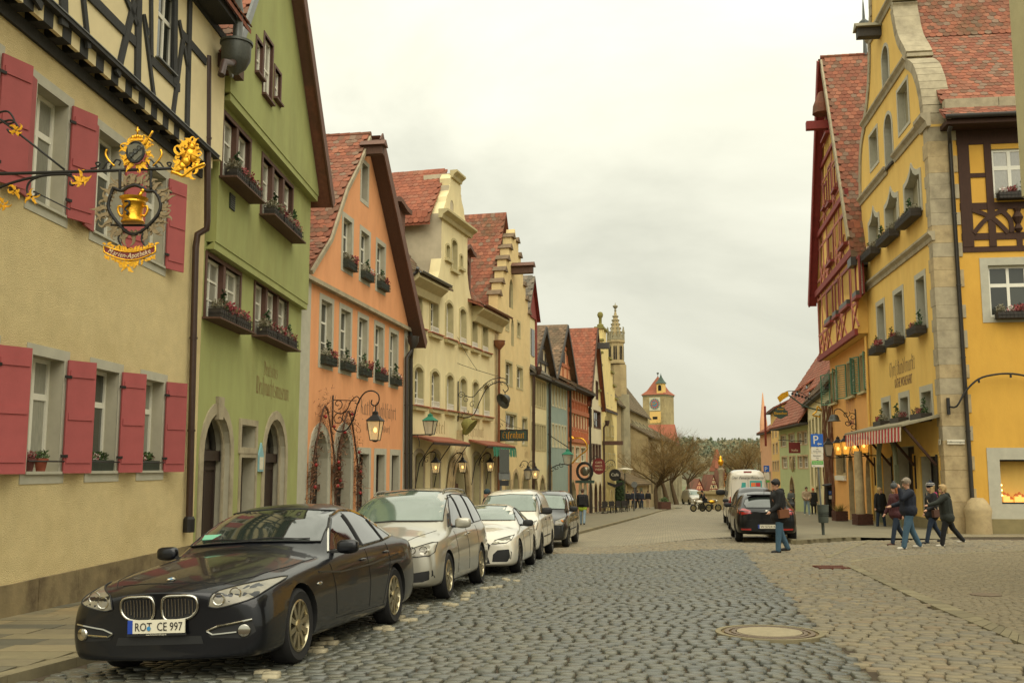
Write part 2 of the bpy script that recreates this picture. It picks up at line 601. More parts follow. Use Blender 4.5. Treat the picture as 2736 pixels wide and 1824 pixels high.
mat('fascia',(104,72,56),.7,noise=.2,nscale=4)
mat('planter',(58,52,44),.7,noise=.3,nscale=12)
mat('planter_green',(50,58,46),.7,noise=.3,nscale=12)
mat('terracotta',(150,78,54),.85,noise=.2,nscale=10)
mat('heather_grey',(142,136,112),.9,tint=((116,110,84),(160,152,130)))
mat('heather_red',(140,54,58),.9,tint=((110,44,44),(172,84,86),(92,88,52)))
mat('blossom',(228,222,208),.9,tint=((206,190,180),(150,60,70),(96,110,60)))
mat('conifer',(58,84,42),.9,tint=((44,66,34),(80,104,54)))
mat('leafgreen',(70,92,44),.85,tint=((52,72,34),(96,112,56)))
mat('dry_vine',(112,74,50),.9,tint=((92,58,40),(138,96,64),(84,70,40)))
mat('bauble',(150,34,34),.3)
mat('lamp_lit',(255,210,130),.5,emit=(255,190,96),estr=3.5)
mat('lamp_glass',(226,214,176),.15,emit=(255,206,130),estr=.12,alpha=.45)
mat('lamp_yellow',(238,190,90),.2,emit=(255,180,70),estr=.35,alpha=.6)
mat('lamp_glass_off',(196,190,168),.12,spec=.8,alpha=.5)
mat('fairy',(255,200,110),.5,emit=(255,190,100),estr=6.0)
mat('text_black',(40,36,32),.8)
mat('slate_green',(54,72,58),.5)

# ------------------------------------------------------------------ foliage clumps (small faces spread through a volume)
def leaf_mesh(name,m,n,rad,size,seed=1,shape='ball'):
 r=random.Random(seed)
 b=MB()
 for i in range(n):
  while True:
   p=Vector((r.uniform(-1,1),r.uniform(-1,1),r.uniform(-1,1)))
   if p.length<=1 and p.length>.35:
    break
  if shape=='cone':
   h=r.random()**1.4
   a=r.uniform(0,2*PI)
   q=(1-h)*math.sqrt(r.uniform(.3,1))
   p=Vector((q*math.cos(a),q*math.sin(a),h*2-1))
  c=Vector((p.x*rad[0],p.y*rad[1],p.z*rad[2]))
  d=Vector((r.gauss(0,1),r.gauss(0,1),r.gauss(.4,1))).normalized()
  e=d.orthogonal().normalized()
  s_=size*r.uniform(.6,1.4)
  b.tint=r.random()
  b.add([c,c+d*s_*.5+e*s_*.3,c+d*s_,c+d*s_*.5-e*s_*.3],[(0,1,2,3)])
 return b.mesh(name,m)
PLANT={'heather_grey':leaf_mesh('heather','heather_grey',150,(.13,.12,.12),.05,1),'heather_red':leaf_mesh('heather','heather_red',150,(.13,.12,.12),.06,2),'blossom':leaf_mesh('blossom','blossom',110,(.12,.11,.09),.05,3),'conifer':leaf_mesh('conifer','conifer',150,(.09,.09,.2),.06,4,'cone'),'green':leaf_mesh('greenery','leafgreen',150,(.13,.12,.11),.07,5),}
PN={'heather_grey':'grey_heather','heather_red':'red_heather','blossom':'blossom','conifer':'dwarf_conifer','green':'greenery'}
def window_box(F,x0,x1,z,y,label,seq,basket=True,h=.2,group='planted window boxes',dep=.24,mt='planter',sc=1.0):
 """planter on the sill; y = outer wall face (local), box sticks out."""
 w_=x1-x0
 e_=EM('window_box',F.world((x0+x1)/2,y-dep/2,z),F.rz,label,'window box',group)
 b=MB()
 b.plate([(-w_/2,0),(w_/2,0),(w_/2+.02,h),(-w_/2-.02,h)],[],-dep/2,dep)
 b.bd('trough',mt,e_)
 if basket:
  b=MB()
  yb=-dep/2-.02
  for zz in(.02,h*.55,h+.02):
   b.tube([(-w_/2-.04,dep/2,zz),(-w_/2-.04,yb,zz),(w_/2+.04,yb,zz),(w_/2+.04,dep/2,zz)],.008,4)
  k=max(3,int(w_/.13))
  for i in range(k+1):
   xx=-w_/2+w_*i/k
   b.tube([(xx,yb,.02),(xx,yb-.015,h*.5),(xx,yb,h+.02)],.006,4)
  b.bd('iron_basket','iron',e_)
 k=len(seq)
 for i,c in enumerate(seq):
  kind={'g':'heather_grey','r':'heather_red','w':'blossom','c':'conifer','l':'green'}[c]
  o=obj(PN[kind],PLANT[kind],e_)
  s_=sc*R.uniform(.85,1.15)
  o.scale=(s_,s_,s_)
  o.rotation_euler=(0,0,R.uniform(0,6.28))
  o.location=(-w_/2+w_*(i+.5)/k,R.uniform(-.03,.03),h+(.16 if c=='c' else .06)*s_)
 return e_

 # ------------------------------------------------------------------ windows, surrounds, shutters, beams, pipes
def window(F,x0,x1,z0,z1,depth=.2,fm='white_frame',cols=2,rows=(),pane='glass',kind='rect',fw=.06,split=True,sill=None,y=.0,bw=.035,rise=None,name='window'):
 """casement set back in its opening; frame = the window part, panes and sill = its pieces. rows = heights (0..1) of the crossbars."""
 yf=y+depth
 b=MB()
 lo=arch_loop(x0,x1,z0,z1,kind,8,rise)
 if kind=='rect':
  b.box(x0,x0+fw,yf,yf+.06,z0,z1)
  b.box(x1-fw,x1,yf,yf+.06,z0,z1)
  b.box(x0+fw,x1-fw,yf,yf+.06,z0,z0+fw)
  b.box(x0+fw,x1-fw,yf,yf+.06,z1-fw,z1)
  zt=z1-fw
 else:
  cx,cz=(x0+x1)/2,z0
  li=arch_loop(x0+fw,x1-fw,z0+fw,z1-fw,kind,8,rise)
  b.plate(lo,[li],yf,.06)
  zt=z1-fw
 H_=z1-z0
 xs=[x0+fw+(x1-x0-2*fw)*i/cols for i in range(cols+1)]
 zs=[z0+fw]+[z0+H_*r for r in rows]+[zt]
 for i in range(1,cols):
  b.box(xs[i]-bw/2,xs[i]+bw/2,yf+.004,yf+.054,z0+fw,zt)
 for r in rows:
  t=bw*(.9 if r!=max(rows)else 1.3)
  b.box(x0+fw,x1-fw,yf+.008,yf+.05,z0+H_*r-t/2,z0+H_*r+t/2)
 wo=b.bd(name,fm,F.e)
 if split and kind=='rect':
  for i in range(cols):
   for j in range(len(zs)-1):
    p=BX_(xs[i],xs[i+1],yf+.03,yf+.04,zs[j],zs[j+1])
    o=p.bd('pane',pane,wo)
    o.rotation_euler=(0,0,0)
 else:
  PL_(lo,[],yf+.03,.01).bd('pane',pane,wo)
 if sill:
  sm,pr,th=sill
  BX_(x0-.06,x1+.06,y-pr,y+depth,z0-th,z0-.002).bd('sill',sm,wo)
 return wo
def surround(F,x0,x1,z0,z1,wd,kind='rect',m='surround',y=.0,th=.012,bot=None,rise=None,name='window_surround'):
 bt=wd if bot is None else bot
 o_=arch_loop(x0-wd,x1+wd,z0-bt,z1+wd,kind,10,(rise+wd)if(rise and kind=='round')else rise)
 i_=arch_loop(x0,x1,z0,z1,kind,10,rise)
 if bt==0:
  o_=arch_loop(x0-wd,x1+wd,z0+.001,z1+wd,kind,10,(rise+wd)if(rise and kind=='round')else rise)
  pts=[o_[0],i_[0]]+list(reversed(i_[2:]))+[i_[1],o_[1]]+o_[2:]
  # go: outer-left-bottom, inner-left-bottom, up over the inner head to inner-right-bottom, outer-right-bottom, back over the outer head
  return PL_(pts,[],y-th,th+.01,back=False).bd(name,m,F.e)
 return PL_(o_,[i_],y-th,th+.01,back=False).bd(name,m,F.e)
def shutter(F,xh,z0,z1,wd,ang,side,m,y=.0):
 """hinged at xh; ang from the wall in degrees; side +1 swings to the right."""
 b=MB()
 b.box(0,wd,-.035,0,0,z1-z0)
 for zz in(.12,.5,.88):
  b.box(.03,wd-.03,-.05,-.035,(z1-z0)*zz-.05,(z1-z0)*zz+.05)
 b.mi=1
 for zz in(.15,.85):
  b.box(-.06,.05,-.055,-.036,(z1-z0)*zz-.02,(z1-z0)*zz+.02)
 o=b.bd('shutter',[m,'iron'],F.e,(xh,y-.03,z0))
 a=RA(ang)
 o.rotation_euler=(0,0,-a if side>0 else PI+a)
 return o
def beam(F,p,q,w_,y,m,name='beam',th=.05,px=True,off=None):
 """timber between two wall points (pixels or local x,z)."""
 if px:
  p,q=F.px(*p,off=-y),F.px(*q,off=-y)
 b=MB().bar((p[0],y,p[1]),(q[0],y,q[1]),th,w_,up=(q[1]-p[1],0,-(q[0]-p[0]))if abs(q[1]-p[1])+abs(q[0]-p[0])>0 else(0,0,1))
 return b.bd(name,m,F.e)
def pipe(name,pts,r,m,label,head=None,rings=2.2,cat='downpipe'):
 e_=EM(name,pts[-1],0,label,cat)
 o=Vector(pts[-1])
 P=[Vector(p)-o for p in pts]
 TB_(P,r,10).bd('pipe',m,e_,smooth=50)
 for a,b_ in zip(P[:-1],P[1:]):
  L_=(b_-a).length
  k=int(L_/rings)
  for i in range(1,k+1):
   c=a+(b_-a)*(i/(k+1))
   d=(b_-a).normalized()
   TB_([c-d*.02,c+d*.02],r*1.22,10).bd('clamp',m,e_)
 if head:
  hm=MB()
  hm.lathe([(r*1.1,-.28),(head,.0),(head,.16),(head*1.08,.16),(head*1.08,.2)],10)
  hm.bd('rainwater_head',m,e_,P[0],smooth=40)
 return e_
def gutter(F,x0,x1,y,z,m,r=.075):
 b=MB()
 n=6
 vs,fs=[],[]
 for xx in(x0,x1):
  for i in range(n+1):
   a=PI+PI*i/n
   vs.append((xx,y+r*math.cos(a),z+r*math.sin(a)))
 for i in range(n):
  fs.append((i,i+1,n+2+i,n+1+i))
 b.add(vs,fs)
 b.tube([(x0,y-r,z),(x1,y-r,z)],.012,5)
 return b.bd('gutter',m,F.e,smooth=60)

 # ------------------------------------------------------------------ tiled roofs: every tile has its own edges
def tile_proto(tw,tl,n=4,th=.026):
 """beaver-tail tile: x across, y up the slope, z out; rounded lower end at y=0."""
 pts=[]
 for i in range(n+1):
  a=PI+PI*i/n
  pts.append((tw/2*math.cos(a),tw*.28*(1+math.sin(a))))
 pts+=[(tw/2,tl),(-tw/2,tl)]
 k=len(pts)
 vs=[(x,y,th)for x,y in pts]+[(x,y,0)for x,y in pts]
 fs=[tuple(range(k))]+[(i,i+k,(i+1)+k,i+1)for i in range(n)]+[(n,n+k,n+1+k,n+1),(k-1,k-1+k,k,0)]
 return vs,fs
def tile_field(F,path,A,width,tw,ex,m,under=None,bbox=None,limit=300,rough=.012,name='roof',thick=.1,skip=None,seed=1):
 """path: local 3-D points eave->ridge at the start edge; A: unit vector across; ex: exposed tile height."""
 rr=random.Random(seed)
 path=[Vector(p)for p in path]
 A=Vector(A)
 b=MB()
 n=len(path)
 seg=[(path[i+1]-path[i]).length for i in range(n-1)]
 nrm0=A.cross(path[1]-path[0])
 sgn=1 if nrm0.z>0 else-1
 vs=[]
 for p in path:
  vs+=[p,p+A*width]
 for p in path:
  q=p-Vector((0,0,thick))
  vs+=[q,q+A*width]
 fs=[]
 for i in range(n-1):
  fs.append((2*i,2*i+1,2*i+3,2*i+2))
  o=2*n
  fs.append((o+2*i,o+2*i+2,o+2*i+3,o+2*i+1))
  fs.append((2*i,2*i+2,o+2*i+2,o+2*i))
  fs.append((2*i+1,o+2*i+1,o+2*i+3,2*i+3))
 fs.append((0,2*n,2*n+1,1))
 b.add(vs,fs)
 roof=b.bd(name,under or m,F.e)
 Lt=sum(seg)
 rows=int(Lt/ex)
 cols=int(width/tw)
 Mw=MT((F.p0.x,F.p0.y,F.zb))@MR(F.rz,4,'Z')
 pv,pf=tile_proto(tw*.97,ex*1.55)
 items=[]
 for i in range(rows):
  a=i*ex
  acc=0
  for k in range(n-1):
   if acc+seg[k]>=a:
    break
   acc+=seg[k]
  t=(a-acc)/seg[k]
  P=path[k].lerp(path[k+1],t)
  U=(path[k+1]-path[k]).normalized()
  Xa=A*sgn
  N=Xa.cross(U).normalized()
  for j in range(cols+1):
   xx=(j+(.5 if i%2==0 else .0))*tw
   if xx<tw*.3 or xx>width-tw*.3:
    continue
   C=P+A*xx
   if skip and skip(C):
    continue
   tilt=.055+rr.gauss(0,rough)
   U2=(U-N*tilt).normalized()
   N2=Xa.cross(U2).normalized()
   rot=rr.gauss(0,.02)
   X2=(Xa+U2*rot).normalized()
   Mt=Matrix((X2,U2,N2)).transposed().to_4x4()
   Mt.translation=C+N*(.03+rr.uniform(0,.008))-U*.02
   items.append((Mt,rr.random()))
 scored=[]
 for idx,(Mt,tn)in enumerate(items):
  wp=Mw@Mt.translation
  q=to_px(wp)
  ok=bbox is not None and bbox[0]<q[0]<bbox[2]and bbox[1]<q[1]<bbox[3]
  if ok:
   scored.append(((wp-Vector((0,0,CAMH))).length,idx))
 scored.sort()
 own=set(i for _,i in scored[:limit])
 var=[]
 for k in range(8):
  tb=MB()
  tb.tint=(k+.5)/8
  tb.add(pv,pf)
  var.append(tb.mesh('tile',m))
 rest=MB()
 for idx,(Mt,tn)in enumerate(items):
  if idx in own:
   o=obj('tile',var[int(tn*8)%8],roof)
   o.matrix_local=Mt
  else:
   rest.tint=tn
   rest.add([Mt@Vector(v)for v in pv],pf)
 if rest.v:
  rest.bd('tiles',m,roof,kind='stuff')
 return roof
def ridge_caps(F,a,b_,m,parent,r=.11):
 a,b_=Vector(a),Vector(b_)
 L_=(b_-a).length
 k=max(2,int(L_/.38))
 mb=MB()
 for i in range(k):
  p,q=a.lerp(b_,i/k),a.lerp(b_,(i+1.04)/k)
  mb.tint=R.random()
  mb.tube([p,q],[r,r*.88],8)
 return mb.bd('ridge_tiles',m,parent,kind='stuff')
def body(F,x0,x1,y0,y1,z0,z1,m,name='house_body'):
 """the closed mass of the house behind its front wall, so that rooms are dark and the sides and back exist."""
 return BX_(x0,x1,y0,y1,z0,z1).bd(name,m,F.e)

 # ------------------------------------------------------------------ street lanterns
def lantern_parts(e_,w_,h,fm='iron',lit=True,loc=(0,0,0),roofm=None,gm=None):
 """four-sided tapered lantern hanging below loc: roof, frame, panes, bulb."""
 a,b_=w_/2,w_*.30
 zt,zb=-h*.34,-h*.95
 fr=MB()
 for sx in(-1,1):
  for sy in(-1,1):
   fr.tube([(a*sx,a*sy,zt),(b_*sx,b_*sy,zb)],w_*.035,4)
 for z_,r_ in((zt,a),(zb,b_)):
  fr.tube([(r_,r_,z_),(-r_,r_,z_),(-r_,-r_,z_),(r_,-r_,z_)],w_*.035,4,closed=True)
 fr.lathe([(b_,zb),(b_*.5,zb-h*.04),(.0,zb-h*.06)],8)
 fr.bd('frame',fm,e_,loc)
 rf=MB()
 c45=MR(PI/4,4,'Z')
 rf.lathe([(a*1.62,zt),(a*1.5,zt+h*.03),(a*.62,zt+h*.17),(a*.5,zt+h*.2),(a*.5,zt+h*.28),(a*.2,zt+h*.31),(.0,zt+h*.36)],4,None,c45)
 rf.bd('lamp_roof',roofm or fm,e_,loc)
 q=MB()
 for i in range(4):
  M=MR(i*PI/2,4,'Z')
  q.add([M@Vector(p)for p in((-a*.94,-a*.94,zt),(a*.94,-a*.94,zt),(b_*.94,-b_*.94,zb),(-b_*.94,-b_*.94,zb))],[(0,1,2,3)])
 q.bd('lamp_glass',gm or 'lamp_glass' if lit else 'lamp_glass_off',e_,loc)
 if lit:
  BL_((0,0,(zt+zb)/2+h*.02),w_*.13,8,6,sc=(1,1,1.5)).bd('bulb','lamp_lit',e_,loc,smooth=True)
def scroll(c,r,a0,turns,y=.0,n=16,r1=.12,sgn=1):
 return[(p[0],y,p[1])for p in spiral(c,r,r*r1,a0,a0+sgn*turns*2*PI,n)]

 # ------------------------------------------------------------------ ground, street, pavements
mat('joint',(70,58,40),.95,noise=.3,nscale=12)
mat('joint_light',(122,104,72),.95,noise=.3,nscale=10)
mat('cobble_dark',(92,92,80),.36,tint=((84,86,78),(100,98,82),(86,88,82),(96,92,76)),noise=.16,nscale=14,bump=.35,bscale=40,spec=.55)
mat('cobble_light',(132,122,98),.75,tint=((124,116,96),(140,128,100),(120,114,98),(136,120,92)),noise=.2,nscale=10,bump=.5,bscale=30)
mat('paver',(132,121,95),.8,tint=((126,115,91),(138,125,97)),noise=.14,nscale=6,bump=.4,bscale=30)
mat('slab',(120,112,84),.7,tint=((134,122,92),(86,84,70),(126,116,88),(142,124,88),(104,100,80)),noise=.16,nscale=5,bump=.3,bscale=60)
mat('kerb',(132,122,92),.8,noise=.2,nscale=4,bump=.4,bscale=30,objrand=.25)
mat('white_stone',(160,150,122),.7,noise=.25,nscale=8)
mat('field',(96,98,58),.95,noise=.3,nscale=.05)
def cobble_far_mat():
 m=mat('cobble_far',(166,150,116),.7)
 t=m.node_tree
 L=t.links.new
 b=t.nodes['Principled BSDF']
 tcn=t.nodes.new('ShaderNodeTexCoord')
 mpn=t.nodes.new('ShaderNodeMapping')
 mpn.inputs['Rotation'].default_value=(0,0,.15)
 L(tcn.outputs['Object'],mpn.inputs[0])
 br=t.nodes.new('ShaderNodeTexBrick')
 br.inputs['Scale'].default_value=1.0
 br.inputs['Brick Width'].default_value=.2
 br.inputs['Row Height'].default_value=.15
 br.inputs['Mortar Size'].default_value=.012
 br.inputs['Mortar Smooth'].default_value=.4
 br.inputs['Color1'].default_value=(*lin((128,119,96)),1)
 br.inputs['Color2'].default_value=(*lin((148,137,108)),1)
 br.inputs['Mortar'].default_value=(*lin((90,81,62)),1)
 L(mpn.outputs[0],br.inputs['Vector'])
 nz_=t.nodes.new('ShaderNodeTexNoise')
 nz_.inputs['Scale'].default_value=.7
 nz_.inputs['Detail'].default_value=8
 L(tcn.outputs['Object'],nz_.inputs['Vector'])
 mr=t.nodes.new('ShaderNodeMapRange')
 mr.inputs['To Min'].default_value=.72
 mr.inputs['To Max'].default_value=1.25
 L(nz_.outputs['Fac'],mr.inputs['Value'])
 cb=t.nodes.new('ShaderNodeCombineColor')
 for i in range(3):
  L(mr.outputs[0],cb.inputs[i])
 x=t.nodes.new('ShaderNodeMix')
 x.data_type='RGBA'
 x.blend_type='MULTIPLY'
 x.inputs[0].default_value=1
 L(br.outputs['Color'],x.inputs[6])
 L(cb.outputs[0],x.inputs[7])
 L(x.outputs[2],b.inputs['Base Color'])
 bp=t.nodes.new('ShaderNodeBump')
 bp.inputs['Strength'].default_value=.8
 bp.inputs['Distance'].default_value=.02
 bp.invert=True
 L(br.outputs['Fac'],bp.inputs['Height'])
 L(bp.outputs[0],b.inputs['Normal'])
cobble_far_mat()
def sheet(name,xs,ys,m,dz=.0,keep=None):
 b=MB()
 vs=[(x,y,ground(x,y)+dz)for y in ys for x in xs]
 n=len(xs)
 fs=[]
 for j in range(len(ys)-1):
  for i in range(n-1):
   if keep and not keep((xs[i]+xs[i+1])/2,(ys[j]+ys[j+1])/2):
    continue
   fs.append((j*n+i,j*n+i+1,(j+1)*n+i+1,(j+1)*n+i))
 b.add(vs,fs)
 return tag(b.bd(name,m,smooth=True),kind='structure')
def fr(a,b_,s_):
 return list(np.arange(a,b_+s_*.5,s_))
Y_NEAR=33.0
sheet('ground',[-1500,-600,-200,-80,-40,60,120,300,800,2000],[-300,-60,0,40,90,140,200,300,500,900,1600,3000],'field',-.35)
sheet('street',fr(-16,34,.5),fr(-4,Y_NEAR,.5),'joint',-.02)
sheet('square',fr(-16,60,1.0),fr(Y_NEAR,175,1.0),'cobble_far',.0)

def pt_in(poly,x,y):
 c=False
 j=len(poly)-1
 for i in range(len(poly)):
  if(poly[i][1]>y)!=(poly[j][1]>y)and x<(poly[j][0]-poly[i][0])*(y-poly[i][1])/(poly[j][1]-poly[i][1])+poly[i][0]:
   c=not c
  j=i
 return c
G2=lambda a,b_,l=.0:tuple(on_ground(a,b_,l))[:2]
# edge between the dark and the pale stones, near -> far, and the far end of the dark stones
EDGE=[G2(*p)for p in((2301,1780),(2248,1727),(2196,1692),(2149,1648),(2102,1587),(2050,1543),(2007,1495),(1985,1468))]
e0,e1=EDGE[0],EDGE[1]
EDGE=[(e0[0]+(e0[0]-e1[0])*12,e0[1]+(e0[1]-e1[1])*12)]+EDGE
DARK=[(-14,EDGE[0][1]-4)]+EDGE+[G2(1800,1470),G2(1500,1479),(-14,24)]
GUT_LO=[G2(*p)for p in((2261,1514),(2342,1552),(2429,1594),(2517,1634),(2633,1683),(2736,1727))]
GUT_HI=[G2(*p)for p in((2283,1511),(2371,1552),(2487,1599),(2575,1634),(2660,1669),(2736,1701))]
def ext(l):
 a,b_=l[-2],l[-1]
 return l+[(b_[0]+(b_[0]-a[0])*3,b_[1]+(b_[1]-a[1])*3)]
GUT_LO,GUT_HI=ext(GUT_LO),ext(GUT_HI)
CURVE=[G2(*p)for p in((2261,1514),(2272,1502),(2327,1492),(2415,1486),(2736,1473))]
FLAT=[(GUT_HI[-1][0],GUT_HI[-1][1])]+GUT_HI[::-1][1:]+CURVE[1:]+[(34,22),(34,2)]
LINE=[G2(2213,1489),G2(2333,1440)]
GUTTER=GUT_LO+GUT_HI[::-1]

RKERB=[tuple(on_ground(*p))[:2]for p in((2300,1444),(2254,1446),(2190,1450),(2127,1455))]
RK=[RKERB[0]]+[tuple(p)for p in RKERB[1:]]+[(8.0,31),(8.9,36),(10.6,44),(12.5,54),(15.5,68),(19.5,84),(23,98)]
poly=RK+[(30,98),(26,60),(22,40),(15.3,36.5),(13.6,RKERB[0][1]+.6)]
mh=on_ground(2056,1694)
MANH=(mh.x,mh.y)
gr0,gr1=on_ground(2184,1517),on_ground(2258,1517)

def stone_mesh(w_,d_,h,tn,seed,name,m,hi=True):
 r=random.Random(seed)
 b=MB()
 b.tint=tn
 ring=[]
 c=.28
 base=[(1-c,-1),(1,-1+c),(1,1-c),(1-c,1),(-1+c,1),(-1,1-c),(-1,-1+c),(-1+c,-1)]
 base=[(x*r.uniform(.86,1.04)*w_/2,y*r.uniform(.82,1.05)*d_/2)for x,y in base]
 rings=[(1.0,-.02),(.99,h*.55),(.9,h)]if hi else[(1.0,-.01),(.84,h)]
 vs=[(x*k,y*k,z)for k,z in rings for x,y in base]
 n=8
 fs=[]
 for i in range(len(rings)-1):
  for j in range(n):
   j2=(j+1)%n
   fs.append((i*n+j,i*n+j2,(i+1)*n+j2,(i+1)*n+j))
 o=(len(rings)-1)*n
 vs.append((0,0,h*1.06))
 fs+=[(o+j,o+(j+1)%n,len(vs)-1)for j in range(n)]
 b.add(vs,fs)
 return b
def seen(p,mg=60):
 q=to_px(p)
 return-mg<q[0]<2736+mg and q[1]<1824+mg
DIRV=Vector((.16,1)).normalized()
DIRU=Vector((DIRV.y,-DIRV.x))
def lay(name,m,rowd,wmin,wmax,h,zone,vr,ur,wav,proud,parent,limit=300,amp=1.0,gap=.016,seed=3,hi_y=15.0,jit=.01):
 """rows of stones across the street; nearest ones are objects of their own, the rest one mesh."""
 r=random.Random(seed)
 items=[]
 v=vr[0]
 row=0
 while v<vr[1]:
  u=ur[0]+r.uniform(0,wmax)
  while u<ur[1]:
   w_=r.uniform(wmin,wmax)
   uc=u+w_/2
   vv=v+wav*(math.sin(uc*.55+.7)+.5*math.sin(uc*1.7+v*.4))+r.gauss(0,jit)
   P=DIRU*uc+DIRV*vv
   u+=w_
   if not zone(P.x,P.y):
    continue
   z=ground(P.x,P.y)
   if not seen((P.x,P.y,z)):
    continue
   items.append((P.x,P.y,z+proud+r.gauss(0,.004)*amp,w_-gap,rowd-gap,r.gauss(0,.03),r.random()))
  v+=rowd
  row+=1
 items.sort(key=lambda t:t[0]**2+t[1]**2)
 vars_=[stone_mesh((wmin+wmax)/2-gap,rowd-gap,h,(k+.5)/10,seed*50+k,name,m)for k in range(10)]
 mv=[b.mesh(name,m,smooth=True)for b in vars_]
 lov=[stone_mesh((wmin+wmax)/2-gap,rowd-gap,h,(k+.5)/10,seed*50+k,name,m,False)for k in range(10)]
 rest=MB()
 a0=math.atan2(DIRV.y,DIRV.x)-PI/2
 for i,(x,y,z,w_,d_,rz,tn)in enumerate(items):
  k=int(tn*10)%10
  sx=w_/((wmin+wmax)/2-gap)
  sl=(ground(x,y+.2)-ground(x,y-.2))/.4
  if i<limit:
   o=obj(name,mv[k],parent,(x,y,z))
   o.rotation_euler=(math.atan(sl),0,a0+rz)
   o.scale=(sx,1,1)
  else:
   src=vars_[k]if y<hi_y else lov[k]
   c_,s_=math.cos(a0+rz),math.sin(a0+rz)
   rest.tint=tn
   rest.add([(x+c_*vx*sx-s_*vy,y+s_*vx*sx+c_*vy,z+vz+sl*(s_*vx*sx+c_*vy))for vx,vy,vz in src.v],src.f)
 if rest.v:
  rest.bd(name+'s',m,parent,smooth=True,kind='stuff')
street=bpy.data.objects['street']
inman=lambda x,y,r=.62:(x-MANH[0])**2+(y-MANH[1])**2<r*r
def ingrate(x,y):
 return gr0.x-.05<x<gr1.x+.05 and abs(y-gr0.y)<.32
lay('dark_cobble','cobble_dark',.14,.14,.21,.02,lambda x,y:x>kerb_x(y)+.16 and pt_in(DARK,x,y)and not inman(x,y),(7,36),(-12,14),.08,-.006,street,seed=3,gap=.02)
lay('pale_cobble','cobble_light',.15,.13,.26,.02,lambda x,y:x>kerb_x(y)+.16 and y<Y_NEAR and not pt_in(DARK,x,y)and not pt_in(FLAT,x,y)and not pt_in(GUTTER,x,y)and not ingrate(x,y)and not pt_in(poly,x,y),(7,Y_NEAR),(-12,26),.05,-.005,street,gap=.014,seed=4,hi_y=13)
lay('paver','paver',.11,.10,.17,.02,lambda x,y:pt_in(FLAT,x,y),(7,27),(0,24),.03,-.002,street,gap=.006,amp=.4,seed=5,hi_y=9)

# stone gutter channel, drain, manhole
def strip(pa,pb,n,m,name,dz0,parent,ht=.05):
 for i in range(n):
  def at(l,t):
   k=t*(len(l)-1)
   j=min(int(k),len(l)-2)
   f=k-j
   return(l[j][0]+(l[j+1][0]-l[j][0])*f,l[j][1]+(l[j+1][1]-l[j][1])*f)
  t0,t1=i/n+.0012,(i+1)/n-.0012
  q=[at(pa,t0),at(pa,t1),at(pb,t1),at(pb,t0)]
  top=[(x,y,ground(x,y)+dz0)for x,y in q]
  bot=[(x,y,z-ht)for x,y,z in top]
  MB().add(top+bot,[(0,1,2,3),(4,7,6,5),(0,4,5,1),(1,5,6,2),(2,6,7,3),(3,7,4,0)]).bd(name,m,parent)
mid=[((a[0]+b_[0])/2,(a[1]+b_[1])/2)for a,b_ in zip(GUT_LO,GUT_HI)]
lo_in=[(a[0]*.93+b_[0]*.07,a[1]*.93+b_[1]*.07)for a,b_ in zip(GUT_LO,GUT_HI)]
strip(GUT_HI,lo_in,26,'kerb','gutter_stone',.02,street,.08)
# thin lines of edging stones
def edging(pts,wd,name):
 for(a,b_)in zip(pts[:-1],pts[1:]):
  d=Vector((b_[0]-a[0],b_[1]-a[1]))
  n=max(1,int(d.length/.5))
  pn=Vector((-d.y,d.x)).normalized()*wd/2
  strip([(a[0]+pn.x,a[1]+pn.y),(b_[0]+pn.x,b_[1]+pn.y)],[(a[0]-pn.x,a[1]-pn.y),(b_[0]-pn.x,b_[1]-pn.y)],n,'kerb',name,.022,street,.05)
edging(CURVE[1:],.14,'edging_stone')
edging(LINE,.12,'edging_stone')
e_=EM('manhole_cover',(MANH[0],MANH[1],ground(*MANH)),0,'round stone filled manhole cover set in the dark cobbles','manhole cover')
mat('cast_iron',(120,104,84),.6,metal=.3,noise=.3,nscale=20)
mat('concrete',(158,146,116),.85,noise=.15,nscale=12,bump=.3,bscale=80)
sl=math.atan((ground(MANH[0],MANH[1]+1)-ground(MANH[0],MANH[1]-1))/2)
e_.rotation_euler=(sl,0,0)
LT_([(.0,.032),(.36,.034),(.365,.0)],32).bd('concrete_fill','concrete',e_)
for r0,r1 in((.375,.42),(.45,.50),(.54,.60)):
 LT_([(r0,.0),(r0,.03),(r1,.03),(r1,-.02)],36).bd('rim','cast_iron' if r0<.5 else 'kerb',e_)
LT_([(.0,.01),(.6,.012)],32).bd('bed','joint_light',e_)
e_=EM('drain_grate',((gr0.x+gr1.x)/2,gr0.y,ground(gr0.x,gr0.y)),0,'rusty brown drain grate at the bend of the stone gutter','drain')
mat('rust',(112,66,48),.8,noise=.3,nscale=20)
gw=gr1.x-gr0.x
b=MB()
for i in range(12):
 x=-gw/2+gw*(i+.5)/12
 b.box(x-gw/60,x+gw/60,-.2,.2,-.02,.03)
b.bd('bars','rust',e_)
b=MB()
b.box(-gw/2-.03,gw/2+.03,-.24,-.2,-.02,.034)
b.box(-gw/2-.03,gw/2+.03,.2,.24,-.02,.034)
b.bd('frame','rust',e_)
BX_(-gw/2-.05,gw/2+.05,-.26,.26,-.05,-.012).bd('pit','dark_room',e_)
pc=on_ground(2634,1592)
e_=tag(LT_([(.0,.03),(.22,.03),(.22,-.02)],16).bd('valve_cover','cast_iron',None,(pc.x,pc.y,pc.z)),'small oval iron valve cover in the pale paving at right','cover')

